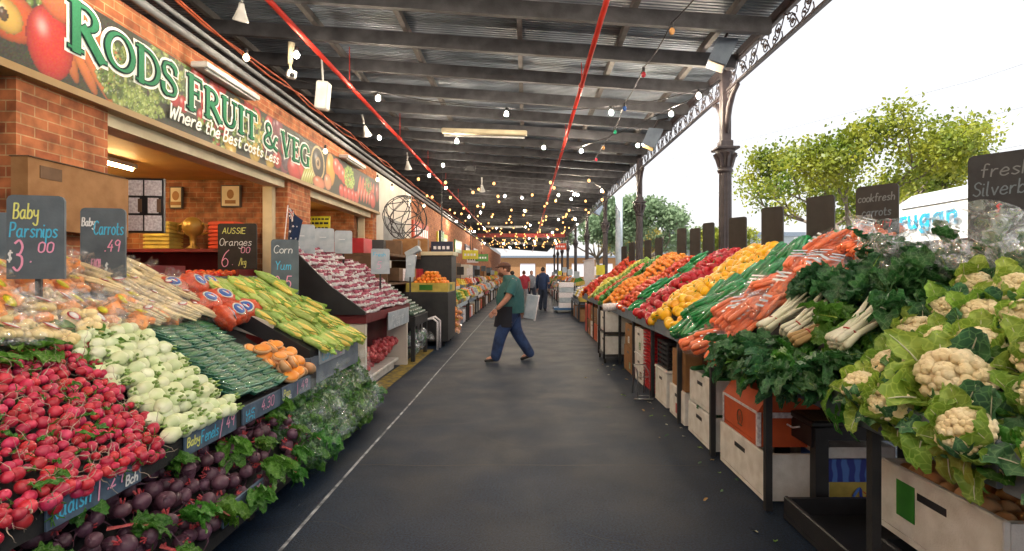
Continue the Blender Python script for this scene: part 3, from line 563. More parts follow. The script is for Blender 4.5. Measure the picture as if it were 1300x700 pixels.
# ---------------- leaves ----------------
def leaf(mb, L, Wd, M, curl=.6, crk=.02, cup=.3, mi=0, nu=6, nv=8, seed=0, rib=None, tip=.55, ruf=0):
    if ruf: nv = max(nv, 17)
    rr = random.Random(seed); ox, oy = rr.uniform(0, 50), rr.uniform(0, 50)
    def fn(u, v):
        a = (u-.5)*2; wv = Wd/2*(math.sin(math.pi*min(1, v*.87+.08))**tip)*(1+.05*math.sin(v*11+ox)+(.09*math.sin(v*31+a+ox) if ruf else 0))
        ang = v*curl; y = L*(math.sin(ang)/curl if abs(curl) > .01 else v); z = -L*(1-math.cos(ang))/curl if abs(curl) > .01 else 0
        n = noise.noise((a*1.6+ox, v*4+oy, 0))*crk*2.0+crk*.8*math.sin(v*15+ox+a)*a*a+(ruf*math.sin(v*30+ox+2*a)*abs(a)**1.5+ruf*.4*math.sin(v*19+a*7+oy) if ruf else 0)
        return (a*wv, y, z+cup*wv*a*a+n)
    mb.grid(lambda u, v: M @ Vector(fn(u, v)), nu, nv, mi)
    if rib is not None:
        mb.tube([M @ Vector((0, L*(math.sin(q*curl)/curl if abs(curl) > .01 else q), (-L*(1-math.cos(q*curl))/curl if abs(curl) > .01 else 0)+.004)) for q in (0, .25, .5, .75, .92)], [.006*L/.3, .005*L/.3, .004*L/.3, .003*L/.3, .001], 5, rib)
def TM(p, rot=(0, 0, 0)): return Matrix.Translation(p) @ Euler(rot).to_matrix().to_4x4()
S62 = .62
def surfL(t, x0=-1.95, z0=.76, s=S62): return (x0-t, z0+s*t)
# ---------------- prototypes ----------------
def p_radish(seed, rad=.026):
    rr = random.Random(seed); t = thing('radish', 'loose red radish with a thin pale root in the near left heap', 'radish', group='red radishes heaped at the near left')
    mb = MB(); e = rr.uniform(.85, 1.15); mb.sphere((0, 0, 0), (rad, rad, rad*e), 12, 8, fn=lambda p, th, ph: p*(1+.25*max(0, -p[2]-.75)))
    mb.build('root', 'radish', t, world=False)
    a = rr.uniform(0, 6.28); L = rr.uniform(.07, .15); pts = [(0, 0, -rad*e)]; d = Vector((.1, 0, -1)); p = Vector(pts[0])
    for k in range(6):
        d = (d+Vector((rr.uniform(-.7, .7), rr.uniform(-.7, .7), rr.uniform(-.3, .5)))).normalized(); p = p+d*L/6; pts.append(tuple(p))
    MB().tube(pts, [.0035, .002, .0015, .0012, .001, .0009, .0006], 4).build('tail', 'root_pale', t, world=False)
    if seed % 3 == 0:
        mb = MB(); 
        for k in range(4): mb.tube([(0, 0, rad*.8), (.01*math.cos(k*2), .01*math.sin(k*2), rad*1.5), (.03*math.cos(k*2+.5), .03*math.sin(k*2+.5), rad*2.1)], .002, 4)
        mb.build('stalk', 'leaf_green', t, world=False)
    return t
ORD = 'first second third fourth fifth sixth seventh eighth ninth tenth eleventh twelfth thirteenth fourteenth fifteenth sixteenth seventeenth eighteenth nineteenth twentieth'.split()
def scatter(protos, pts, jit=.3, sc=(.88, 1.12), rot=None, label=None, group=None, labf=None):
    for i_, (p, q) in enumerate(pts):
        if labf: label = labf(i_, q)
        pr = rnd.choice(protos)
        r = rot(q) if rot else (rnd.uniform(0, 6.3), rnd.uniform(-.9, .9), rnd.uniform(0, 6.3))
        dup(pr, p, r, rnd.uniform(*sc), label, group)
    for pr in protos: kill(pr)
def bedL(z0, z1, t0, t1, dy, dt, jit=.25, skew=0, x0=-1.95, zb=.76, s=S62, lift=0, hump=0):
    out = []; i = 0; t = t0
    while t <= t1+1e-6:
        y = z0+(dy/2 if i % 2 else 0)+skew*t
        while y <= z1+skew*t:
            tt = t+rnd.uniform(-1, 1)*dt*jit; yy = y+rnd.uniform(-1, 1)*dy*jit; x, z = surfL(tt, x0, zb, s)
            h = hump*math.sin(math.pi*min(1, max(0, (yy-z0-skew*t)/(z1-z0))))
            out.append((Vector((x, yy, z+lift+h+rnd.uniform(-1, 1)*dt*jit*.3)), (tt, yy))); y += dy
        t += dt; i += 1
    return out
# ================= LEFT STALL =================
# sloping produce stand, black
t = thing('produce_stand', 'long black sloping stand carrying the vegetables along the left side of the walkway', 'display stand', (-2.6, 3.5, 0))
b = MB(); y0, y1 = .9, 4.95
b.hull([(-1.98, y0, .60), (-1.98, y1, .60), (-3.45, y1, 1.5), (-3.45, y0, 1.5)], [(-1.98, y0, .68), (-1.98, y1, .68), (-3.45, y1, 1.6), (-3.45, y0, 1.6)]).build('upper_shelf', 'black_wood', t)
b = MB(); b.hull([(-1.74, y0, .12), (-1.74, 6.3, .12), (-2.35, 6.3, .45), (-2.35, y0, .45)], [(-1.74, y0, .18), (-1.74, 6.3, .18), (-2.35, 6.3, .52), (-2.35, y0, .52)]); b.build('lower_shelf', 'black_wood', t)
for y in (1.2, 2.4, 3.6, 4.8): [MB().bb(a, a+.06, y-.03, y+.03, 0, h_).build('leg', 'black_wood', t) for a, h_ in ((-1.9, .14), (-2.2, .72), (-3.42, 1.5))]
MB().bb(-1.98, -1.94, y0, y1, .615, .745).build('front_rail', 'black_wood', t); MB().bb(-2.45, -2.4, y0, y1, 0, .75).build('back_panel', 'black_wood', t)
def rail_sign(y0, y1, zt, zb, x, words, label, mats='trim_board', tilt=0):
    t = thing('price_sign', label, 'price sign', (x, y0, zb), group='hand chalked price boards on the left shelves')
    MB().bb(x-.012, x, y0, y1, zb, zt, bev=.004).build('board', mats, t)
    for i, (tx, c, yo, zo, h, fit) in enumerate(words):
        mb = MB(); write(mb, tx, (x, y0+yo, zb+zo), (0, 1, 0), (0, 0, 1), h, .0085, fit=fit, lift=.002+i*.001); mb.build('lettering', c, t)
rail_sign(2.15, 2.68, .745, .615, -1.925, [('Radish', 'chalk_blue', .02, .035, .07, .2), ('1', 'chalk_pink', .25, .02, .09, .02), ('.29', 'chalk_pink', .31, .05, .07, .1), ('Bch', 'chalk_white', .42, .02, .045, .08)], 'blue chalk sign reading Radish 1.29 below the red radishes')
rail_sign(3.02, 3.56, .745, .615, -1.925, [('Baby', 'chalk_yellow', .02, .05, .05, .12), ('Fenels', 'chalk_blue', .15, .035, .07, .18), ('/', 'chalk_pink', .34, .02, .1, .04), ('49', 'chalk_pink', .41, .045, .075, .1)], 'blue chalk sign with 49 below the pale green bulbs')
rail_sign(3.64, 4.2, .745, .615, -1.925, [('Zuc', 'chalk_blue', .02, .06, .05, .15), ('ini', 'chalk_blue', .04, .02, .04, .13), ('4.30', 'chalk_pink', .25, .04, .075, .2)], 'blue chalk sign reading 4.30 below the wrapped green trays')
rail_sign(4.22, 4.78, .75, .62, -1.925, [('Pap', 'chalk_yellow', .03, .05, .05, .12), ('aya', 'chalk_white', .05, .02, .04, .12), ('1', 'chalk_pink', .27, .02, .09, .02), ('.49', 'chalk_pink', .33, .04, .07, .16)], 'pale chalk sign below the orange halves on the left shelf')
rail_sign(3.05, 3.52, .315, .195, -1.725, [('Beets', 'chalk_blue', .02, .03, .06, .2), ('2', 'chalk_pink', .25, .03, .07, .05), ('.99', 'chalk_pink', .33, .05, .05, .1)], 'low blue chalk sign on the bottom shelf below the beetroots')
# radishes
pr = [p_radish(i) for i in range(6)]
pts = [q for q in bedL(1.75, 2.84, -.05, .72, .054, .047, .3, .55, lift=.03) if q[0].y < 3.6 and (668+680*q[0].x/q[0].y) > -25]
pts += [(Vector((-1.93+rnd.uniform(-.01, .03), rnd.uniform(1.9, 2.85), rnd.uniform(.70, .80))), 0) for _ in range(30)]
rnd.shuffle(pts); pts = pts[:299]
hump = lambda q: 0
pr_pts = pts
scatter(pr, pts, sc=(.68, 1.25))
# the red mass below the top layer: a sheet of red under the individuals is not used; a bed of radish leaves fills the gaps
mb = MB()
for k in range(70):
    tt = rnd.uniform(.66, .92); yy = rnd.uniform(2.3, 3.35)+.5*(tt-.7); x, z = surfL(tt)
    leaf(mb, rnd.uniform(.14, .22), rnd.uniform(.05, .09), TM((x, yy, z+.03), (rnd.uniform(.0, .6), rnd.uniform(-.5, .5), rnd.uniform(0, 6.3))), .9, .012, .3, seed=k)
tag(mb.build('radish_leaves', 'leaf_green'), 'strip of green radish leaves along the top of the radish heap', 'leaves', kind='stuff')
mb = MB()
for k in range(46):
    tt = rnd.uniform(-.03, .6); yy = rnd.uniform(1.9, 2.8)+.5*tt; x, z = surfL(tt)
    leaf(mb, rnd.uniform(.05, .1), rnd.uniform(.02, .04), TM((x, yy, z+.05), (rnd.uniform(-.3, .8), rnd.uniform(-.5, .5), rnd.uniform(0, 6.3))), .9, .008, .3, seed=k+200)
tag(mb.build('leaf_scraps', 'leaf_green'), 'small green leaf scraps poking out between the radishes', 'leaves', kind='stuff')
# pale bulbs
def p_fennel(seed):
    t = thing('fennel_bulb', 'pale green bulb stacked between the radishes and the wrapped trays', 'fennel', group='pale green bulbs heaped on the left stand')
    mb = MB(); rr = random.Random(seed)
    mb.sphere((0, 0, 0), (.038, .038, .048), 14, 10, fn=lambda p, th, ph: p*(1+.07*math.cos(ph*3+seed)*abs(p[2])+(.10 if p[2] < 0 else -.05)))
    mb.build('bulb', 'fennel', t, world=False)
    mb = MB()
    for k in range(3): a = k*2.1+seed; mb.tube([(.012*math.cos(a), .012*math.sin(a), .04), (.018*math.cos(a), .018*math.sin(a), .068)], [.009, .006], 6)
    mb.build('stalk', 'fennel_stalk', t, world=False); return t
pts = bedL(2.93, 3.58, -.03, .80, .082, .066, .18, .28, lift=.03)+[q for q in bedL(3.0, 3.5, .1, .76, .085, .075, .25, .28, lift=.08)]
scatter([p_fennel(i) for i in range(3)], pts, rot=lambda q: (rnd.uniform(1.1, 2.0), rnd.uniform(-.3, .3), rnd.uniform(-.2, 3.6)), sc=(.9, 1.15))
# wrapped green trays
def p_tray():
    t = thing('wrapped_tray', 'clear wrapped tray of dark green vegetables in the tall stack', 'vegetable tray', group='wrapped green trays stacked on the left stand')
    mb = MB(); mb.hull([(-.055, -.08, 0), (.055, -.08, 0), (.055, .08, 0), (-.055, .08, 0)], [(-.075, -.1, .028), (.075, -.1, .028), (.075, .1, .028), (-.075, .1, .028)]); mb.build('tray', 'tray_foam', t, world=False)
    mb = MB()
    for k in range(5): mb.sphere((-.045+.022*k, 0, .03), (.013, .085, .014), 8, 6)
    mb.build('vegetables', 'cuke', t, world=False)
    mb = MB(); mb.sphere((0, 0, .026), (.078, .103, .026), 12, 6); mb.build('wrap', 'film_blue', t, world=False); return t
pts = []
for c in range(4):
    for r in range(15):
        tt = .02+r*.048+(.03 if c == 0 else 0); x, z = surfL(tt); pts.append((Vector((x-.02, 3.72+c*.165+.25*tt+rnd.uniform(-.012, .012), z+.02+rnd.uniform(0, .01))), 0))
scatter([p_tray()], pts, rot=lambda q: (rnd.uniform(-.08, .08), .25+rnd.uniform(-.1, .1), rnd.uniform(-.15, .15)), sc=(.96, 1.04))
# orange halves
def p_pump():
    t = thing('wrapped_fruit_half', 'wrapped orange fleshed half beside the green trays', 'fruit', group='orange halves at the end of the left shelf')
    mb = MB(); mb.sphere((0, 0, 0), (.06, .085, .05), 14, 8, fn=lambda p, th, ph: Vector((p[0], p[1], min(p[2], .25)))); mb.build('skin', 'pumpkin_skin', t, world=False)
    mb = MB(); mb.sphere((0, 0, .0), (.052, .076, .015), 14, 6); o = mb.build('flesh', 'pumpkin', t, world=False); o.location = (0, 0, .014); return t
pts = bedL(4.42, 4.82, .0, .38, .13, .085, .12, .1, lift=.04)+bedL(4.45, 4.8, .05, .3, .13, .1, .15, .1, lift=.1)
scatter([p_pump()], pts, rot=lambda q: (rnd.uniform(-.5, .3), .7+rnd.uniform(-.4, .4), rnd.uniform(-.5, .5)))
# upper tier: bagged parsnips, swedes, potatoes, red net bags
def bag_film(t, rx, ry, rz, m='film', seed=0, neck=True):
    mb = MB(); o = seed*3.1
    def fn(p, th, ph):
        n = noise.noise((p[0]*2+o, p[1]*2, p[2]*2))*.28; k = 1+n
        return Vector((p[0]*k, p[1]*k, p[2]*k))
    mb.sphere((0, 0, rz*.55), (rx, ry, rz), 22, 16, fn=fn)
    if neck:
        a = o; mb.grid(lambda u, v: (rx*.5*math.cos(a)+(.02+.06*v)*math.cos(u*6.28), ry*.6*math.sin(a)+(.02+.06*v)*math.sin(u*6.28)*.5+.05*v, rz*1.35+.09*v+.018*math.sin(u*31)), 14, 4)
    mb.build('bag_film', m, t, world=False)
def p_bag(kind, seed):
    rr = random.Random(seed)
    nm = dict(parsnip=('parsnip_bag', 'clear bag of cream baby parsnips with a red label', 'bags of baby parsnips', 'parsnip'), swede=('swede_bag', 'clear bag of orange cut pieces with a yellow label', 'bags of orange swede pieces', 'swede'), potato=('potato_bag', 'clear bag of small pale potatoes with a red label', 'bags of small pale potatoes', 'potato'))[kind]
    t = thing(nm[0], nm[1], 'vegetable bag', group=nm[2]); mb = MB()
    if kind == 'parsnip':
        for k in range(13):
            x = rr.uniform(-.08, .08); z = rr.uniform(.02, .07); mb.tube([(x, -.15+rr.uniform(0, .03), z), (x*.9, .0, z+.01), (x*.6, .17, z)], [.017, .013, .004], 8)
        mb.build('parsnips', 'parsnip', t, world=False); bag_film(t, .105, .19, .055, 'film', seed)
    elif kind == 'potato':
        for k in range(22): mb.sphere((rr.uniform(-.08, .08), rr.uniform(-.12, .12), rr.uniform(.02, .07)), (.027, .037, .025), 10, 7, rot=(0, 0, rr.uniform(0, 3)))
        mb.build('potatoes', 'potato', t, world=False); bag_film(t, .115, .155, .06, 'film', seed)
    else:
        for k in range(9): mb.box((rr.uniform(-.07, .07), rr.uniform(-.09, .09), rr.uniform(.03, .075)), (.07, .085, .055), (rr.uniform(-.4, .4), rr.uniform(-.4, .4), rr.uniform(0, 3)), bev=.014)
        mb.build('pieces', 'swede', t, world=False); bag_film(t, .115, .14, .065, 'film', seed)
    lb = MB(); lb.sphere((0, 0, 0), (.045, .024, .004), 14, 4); lb.sphere((0, 0, .002), (.036, .017, .005), 14, 4, mi=1)
    o = lb.build('label', ['label_yellow' if kind == 'swede' else 'label_red', 'label_yellow' if kind == 'swede' else 'label_white'], t, world=False); o.location = (rr.uniform(-.02, .02), rr.uniform(-.04, .04), {'parsnip': .092, 'potato': .1, 'swede': .112}[kind]); return t
x0u = -2.74; s2 = .62
def slope(): return math.atan(.62)
def bags(kind, n_p, z0, z1, t0, t1, dy, dt, skew, label=None, lift=.02, yaw=1.57):
    scatter([p_bag(kind, i) for i in range(n_p)], bedL(z0, z1, t0, t1, dy, dt, .22, skew, lift=lift), sc=(.95, 1.15), rot=lambda q: (rnd.uniform(-.2, .2), slope()+rnd.uniform(-.25, .25), rnd.uniform(-.5, .5)))
bags('potato', 3, 2.55, 3.25, .80, 1.05, .22, .22, .3)
bags('swede', 3, 2.75, 3.9, 1.0, 1.38, .2, .19, .2)
bags('swede', 3, 3.5, 4.1, .82, 1.0, .22, .2, .1)
scatter([p_bag('parsnip', i) for i in range(3)], bedL(3.75, 4.55, .84, 1.45, .2, .17, .2, .1, lift=.04), sc=(1, 1.2), rot=lambda q: (rnd.uniform(-.1, .1)+.0, rnd.uniform(-.15, .15)+.0, 0) if 0 else (-.45+rnd.uniform(-.1, .15), rnd.uniform(-.2, .2), -1.3+rnd.uniform(-.4, .4)))
def p_net(seed):
    t = thing('carrot_bag', 'red printed bag of carrots with a round blue label', 'carrot bag', group='red carrot bags on the left stand'); rr = random.Random(seed)
    MB().sphere((0, 0, .05), (.11, .16, .07), 22, 14, fn=lambda p, th, ph: p*(1+.22*noise.noise((p[0]*3+seed, p[1]*3, p[2]*3)))).build('bag', 'net_red', t, world=False)
    lb = MB(); lb.sphere((0, 0, 0), (.062, .072, .006), 20, 6); lb.sphere((0, 0, .003), (.05, .06, .007), 20, 6, mi=1); lb.sphere((0, 0, .006), (.036, .012, .007), 12, 4, mi=0, rot=(0, 0, .7)); lb.sphere((0.0, .02, .007), (.02, .012, .007), 12, 4, mi=2)
    o = lb.build('label', ['label_white', 'label_blue', 'label_red'], t, world=False); o.location = (0, 0, .118)
    bag_film(t, .115, .165, .075, 'film_clear', seed, False); return t
pts = bedL(4.45, 5.05, .72, 1.3, .25, .2, .2, .15, lift=.05)
scatter([p_net(i) for i in range(3)], pts, rot=lambda q: (rnd.uniform(-.2, .2), slope()+.3+rnd.uniform(-.2, .3), rnd.uniform(-.6, .6)), sc=(.95, 1.15))
# white divider board under the corn
tag(MB().box((-2.62, 5.02, 1.18), (.5, .03, .17), (0, .3, 0), bev=.004).build('divider_board', 'white_wall'), 'short cream divider board between the carrot bags and the corn', 'board')
# beetroots
def p_beet(seed):
    t = thing('beetroot', 'loose dark purple beetroot on the bottom left shelf', 'beetroot', group='purple beetroots on the bottom shelf'); rr = random.Random(seed)
    MB().sphere((0, 0, 0), (.042, .042, .038), 14, 10, fn=lambda p, th, ph: p*(1+.35*max(0, -p[2]-.82)+.04*math.sin(ph*3+seed))).build('root', 'beet', t, world=False)
    pts = [(0, 0, -.04)]; p = Vector(pts[0]); d = Vector((0, 0, -1))
    for k in range(4): d = (d+Vector((rr.uniform(-.6, .6), rr.uniform(-.6, .6), rr.uniform(-.1, .4)))).normalized(); p = p+d*.022; pts.append(tuple(p))
    MB().tube(pts, [.006, .003, .002, .0015, .001], 5).build('tail', 'beet', t, world=False)
    mb = MB()
    for k in range(4): a = k*1.6; mb.tube([(.006*math.cos(a), .006*math.sin(a), .034), (.015*math.cos(a), .015*math.sin(a), .06)], .004, 5)
    mb.build('stalk', 'onion_net', t, world=False); return t
pts = bedL(1.95, 4.45, 0, .36, .088, .075, .25, 0, x0=-1.77, zb=.22, s=1.0, lift=.04)+bedL(2.3, 4.2, .05, .3, .14, .11, .3, 0, x0=-1.74, zb=.26, s=1.0, lift=.09)
pts = [q for q in pts if not (q[0].y > 3.8 and rnd.random() < .35)]
scatter([p_beet(i) for i in range(3)], pts, sc=(.8, 1.2))
def p_tops(seed, m='leaf_green'):
    rr = random.Random(seed); t = thing('beet_tops', 'bunch of crinkled green beet leaves among the beetroots', 'leaf bunch', group='beet leaves hanging over the bottom shelf')
    mb = MB()
    for k in range(9): leaf(mb, rr.uniform(.16, .26), rr.uniform(.07, .11), TM((rr.uniform(-.03, .03), 0, rr.uniform(0, .04)), (rr.uniform(-.3, .5), rr.uniform(-.9, .9), rr.uniform(-.7, .7))), rr.uniform(.6, 1.5), .014, .35, seed=seed*50+k, ruf=.009)
    mb.build('leaves', m, t, world=False)
    mb = MB()
    for k in range(6): mb.tube([(rr.uniform(-.02, .02), -.12, .02), (rr.uniform(-.02, .02), 0, .03), (rr.uniform(-.05, .05), .08, .02)], .004, 5)
    mb.build('stems', 'onion_net', t, world=False); return t
pr = [p_tops(i) for i in range(3)]
tp = [(2.2, .02, 0), (2.55, .12, .3), (2.62, -.04, 0), (2.8, .05, 0), (2.95, .28, 0), (3.5, .2, 0), (3.62, .02, .2), (3.75, .14, 0), (3.8, -.06, 0), (4.0, .0, 0), (4.05, .22, 0), (4.2, .1, 0), (3.0, .0, 0), (4.3, .3, 0), (2.4, .3, 0), (3.35, -.05, 0), (2.1, .2, 0), (4.35, .0, 0)]
scatter(pr, [(Vector((-1.75-tt, y, .32+tt)), 0) for y, tt, _ in sorted(tp)], rot=lambda q: (rnd.uniform(-.6, .1), rnd.uniform(-.3, .3), rnd.uniform(-2.4, -.9)), sc=(.65, .95), labf=lambda i, q: f'bunch of crinkled green beet leaves, {ORD[i]} from the camera along the bottom shelf')
# bagged greens low on the left
def p_greens(seed, cat='greens bag', R_=(.15, .2, .13), lab='clear bag of dark leafy greens at the far end of the bottom shelf', grp='bagged dark greens on the bottom shelf', lm='leaf_green', film='film_blue'):
    rr = random.Random(seed); t = thing('greens_bag', lab, cat, group=grp); mb = MB()
    for k in range(34):
        a, b_ = rr.uniform(0, 6.3), rr.uniform(-.5, 1.2); d = Vector((math.cos(a)*math.cos(b_)*R_[0]*.65, math.sin(a)*math.cos(b_)*R_[1]*.65, R_[2]*.55+math.sin(b_)*R_[2]*.6))
        leaf(mb, rr.uniform(.08, .14), rr.uniform(.06, .09), TM(d, (rr.uniform(-1, 1), rr.uniform(-1, 1), a)), 1.2, .016, .4, seed=seed*70+k, nu=5, ruf=.006)
    mb.build('leaves', lm, t, world=False); bag_film(t, R_[0]*1.0, R_[1]*1.0, R_[2], film, seed); return t
pts = []
for y in np.arange(4.3, 6.5, .27):
    for k, (dx, dz) in enumerate(((0, .14), (-.18, .33), (-.33, .52))): pts.append((Vector((-1.78+dx-.05*(y-4.3), y+rnd.uniform(-.05, .05), dz+rnd.uniform(-.02, .04))), 0))
scatter([p_greens(i) for i in range(3)], pts, rot=lambda q: (rnd.uniform(-.3, .3), .6+rnd.uniform(-.3, .3), rnd.uniform(-.6, .6)), sc=(.95, 1.2), labf=lambda i, q: f'clear bag of leafy greens, {["lowest", "middle", "top"][i % 3]} of its stack, {ORD[i//3]} stack after the beetroots')
# ---- corn ----
t = thing('corn_crate', 'black sloping crate with a blue grey front holding the corn', 'crate', (-2.5, 5.6, 0))
MB().hull([(-2.02, 5.0, .82), (-2.02, 6.35, .82), (-3.2, 6.35, 1.4), (-3.2, 5.0, 1.4)], [(-2.02, 5.0, .93), (-2.02, 6.35, .93), (-3.2, 6.35, 1.62), (-3.2, 5.0, 1.62)]).build('tray', 'black_plastic', t)
MB().bb(-2.6, -2.0, 4.98, 6.37, .6, .86).build('front_box', 'trim_blue', t); MB().bb(-3.2, -2.3, 5.0, 6.35, 0, .598).build('base', 'black_wood', t)
rail_sign(5.15, 5.86, .92, .77, -1.985, [('Corn', 'chalk_blue', .05, .03, .08, .3), ('2.5', 'chalk_pink', .4, .03, .09, .25)], 'pale blue chalk sign on the front of the corn crate', 'board_pale')
def p_corn(seed):
    t = thing('corn_cob', 'cob of corn in a half peeled pale green husk', 'corn', group='corn cobs lined up in the sloping crate'); rr = random.Random(seed)
    MB().tube([(0, 0, 0), (.02, 0, 0), (.1, 0, 0), (.18, 0, 0), (.215, 0, 0)], [.018, .026, .027, .021, .006], 14).build('cob', 'corn' , t, world=False)
    mb = MB()
    if seed % 2: mb.tube([(-.03, 0, 0), (0, 0, 0), (.05, 0, 0), (.12, 0, 0), (.2, 0, 0), (.235, 0, 0)], [.014, .028, .033, .031, .018, .006], 9)
    else: mb.tube([(-.03, 0, -.004), (0, 0, -.004), (.05, 0, -.006), (.12, 0, -.008), (.19, 0, -.006)], [.014, .027, .029, .025, .008], 9)
    for k in range(3):
        a = k*1.5+1.7; leaf(mb, rr.uniform(.2, .25), .066, Matrix.Translation((-.015, 0, 0)) @ Matrix.Rotation(a, 4, 'X') @ Matrix.Translation((0, 0, .026)) @ Matrix.Rotation(-math.pi/2, 4, 'Z'), .35 if k else .7, .003, -.55, seed=seed*9+k, nu=5, nv=8, tip=.4)
    mb.tube([(-.05, 0, 0), (0, 0, 0)], [.012, .016], 8); mb.build('husk', 'cornhusk', t, world=False); return t
pts = []
for r in range(5):
    for c in range(12):
        tt = .02+r*.235; pts.append((Vector((-2.02-tt-.05, 5.08+c*.107+rnd.uniform(-.02, .02), .95+.60*tt+.04+rnd.uniform(0, .03))), r))
pts += [(Vector((-2.35-rnd.uniform(0, .7), rnd.uniform(5.1, 6.2), 0)), 9) for _ in range(14)]
pts = [(Vector((p.x, p.y, .95+.6*(-2.02-p.x)+.09)) if q == 9 else p, q) for p, q in pts]
scatter([p_corn(i) for i in range(4)], pts, rot=lambda q: (rnd.uniform(-2, 2), .53+rnd.uniform(-.06, .06), math.pi+rnd.uniform(-.2, .2)) if 0 else (rnd.uniform(-.9, .9), .55+rnd.uniform(-.08, .08), rnd.uniform(-.3, .3)), sc=(1.05, 1.3), labf=lambda i, q: f'cob of corn in a green husk, row {["nearest the aisle", "second up", "third up", "fourth up", "topmost"][q]}, {ORD[i % 12]} from the camera' if q < 9 else 'cob of corn lying loose across the rows of corn')
# black tub and orange crates beyond the corn
tag(MB().hull([(-3.75, 5.5, .9), (-3.2, 5.5, .9), (-3.2, 6.1, .9), (-3.75, 6.1, .9)], [(-3.85, 5.4, 1.55), (-3.12, 5.4, 1.55), (-3.12, 6.2, 1.55), (-3.85, 6.2, 1.55)]).build('black_tub', 'black_plastic'), 'glossy black plastic tub behind the red carrot bags', 'tub')
t = thing('orange_stand', 'dark counter inside the shop opening carrying loose oranges', 'counter', (-5, 7.6, 0)); MB().bb(-6.6, -3.5, 7.1, 8.6, 0, 1.58, bev=.02).build('counter', 'maroon', t)
def p_fruit(name, label, m, rad, group, seed=0, calyx=False, cat=None):
    t = MB().sphere((0, 0, 0), (rad, rad, rad*.93), 12, 8, fn=lambda p, th, ph: p*(1-.12*max(0, p[2]-.8)*5*.2+.02*math.sin(ph*2+seed))).build(name, m); return tag(t, label, cat or name, group)
pts = [(Vector((-6.5+i*.085+rnd.uniform(-.01, .01), 7.17+j*.1, 1.62+.02*j)), 0) for i in range(30) for j in range(3)]
scatter([p_fruit('orange', 'loose orange on the counter inside the shop', 'tomato', .042, 'oranges on the shop counter', 0, cat='orange')], pts)
# ---- white punnets on a slanted black stand with a dark red base ----
t = thing('punnet_stand', 'stand with black stepped side and dark red front holding the red and white punnets', 'display stand', (-2.6, 8.4, 0))
MB().hull([(-2.12, 7.05, 1.1), (-3.35, 7.05, 1.1), (-3.35, 7.05, 2.02), (-3.1, 7.05, 2.0), (-2.6, 7.05, 1.5), (-2.12, 7.05, 1.14)], [(-2.12, 7.09, 1.1), (-3.35, 7.09, 1.1), (-3.35, 7.09, 2.02), (-3.1, 7.09, 2.0), (-2.6, 7.09, 1.5), (-2.12, 7.09, 1.14)]).build('side_panel', 'black_plastic', t)
MB().bb(-3.4, -2.12, 7.1, 9.75, .98, 1.1).build('top', 'maroon', t); MB().bb(-3.4, -2.5, 7.15, 9.7, 0, .97).build('back', 'maroon', t)
MB().bb(-2.6, -2.14, 7.12, 7.2, 0, .97).build('end_panel', 'white_wall', t); MB().bb(-2.6, -2.14, 9.6, 9.68, 0, .97).build('end_panel', 'white_wall', t)
rail_sign(8.1, 9.5, 1.05, .78, -2.08, [('Onions', 'chalk_white', .2, .12, .09, .8), ('4.99', 'chalk_white', .3, .02, .07, .4)], 'large pale blue sign on the dark red front below the punnets', 'board_pale')
def p_punnet(seed):
    t = thing('punnet', 'small white punnet of dark red produce in the tall stepped pile', 'punnet', group='red and white punnets in the stepped pile')
    MB().box((0, 0, .014), (.15, .2, .034), bev=.006).build('tray', 'punnet_white', t, world=False)
    mb = MB(); rr = random.Random(seed)
    for k in range(8): mb.sphere((rr.uniform(-.05, .055), rr.uniform(-.075, .075), .042), .03, 8, 5)
    mb.build('contents', 'punnet_red', t, world=False)
    MB().box((.078, .02*(seed-1), .03), (.006, .1, .03)).build('label', 'label_white', t, world=False)
    return t
pts = []
for r in range(13):
    for c in range(12):
        y = 7.24+c*.215; tt = r*.088+rnd.uniform(-.012, .012)
        zz = 1.12+r*.071
        if c > 6 and r > 9-(c-6)*.8: continue
        pts.append((Vector((-2.2-tt, y+rnd.uniform(-.02, .02), zz)), 0))
        if r > 2 : pts.append((Vector((-2.2-tt+.02, y+rnd.uniform(-.02, .02), zz-.07)), 0)) if rnd.random() < .3 else None
pts = [(p+Vector((rnd.uniform(-.03, .03), rnd.uniform(-.03, .03), rnd.uniform(-.008, .02))), q) for p, q in pts if rnd.random() > .03]
pts += [(Vector((-2.25-tt_, rnd.uniform(7.2, 9.5), 1.16+tt_*.81+.03)), 0) for tt_ in [rnd.uniform(0, .95) for _ in range(45)]]
scatter([p_punnet(i) for i in range(3)], pts[:298], rot=lambda q: (rnd.uniform(-.08, .08), rnd.uniform(-.1, .18), rnd.uniform(-.3, .3)), sc=(.9, 1.12))
# mesh bags of red onions on a low shelf
tag(MB().box((-2.53, 8.4, .14), (.56, 2.1, .05), bev=.01).bb(-2.78, -2.73, 7.5, 9.3, 0, .115).bb(-2.35, -2.3, 7.5, 9.3, 0, .115).build('low_pallet', 'white_plastic'), 'low pale shelf under the red onion nets', 'shelf')
def p_onionbag(seed):
    t = thing('onion_net_bag', 'red mesh bag of onions on the low pale shelf', 'onion bag', group='red mesh bags of onions'); rr = random.Random(seed); mb = MB()
    for k in range(26): mb.sphere((rr.uniform(-.1, .1), rr.uniform(-.2, .2), rr.uniform(.02, .1)), .042, 10, 6)
    mb.build('onions', 'onion_net', t, world=False); return t
pts = [(Vector((-2.42+.08*(k % 3)-.1, 7.45+(k//3)*.42+.1*(k % 3), .18+.11*(k % 3))), 0) for k in range(15)]
scatter([p_onionbag(i) for i in range(2)], pts, rot=lambda q: (rnd.uniform(-.3, .3), rnd.uniform(-.1, .4), rnd.uniform(-.4, .4)))
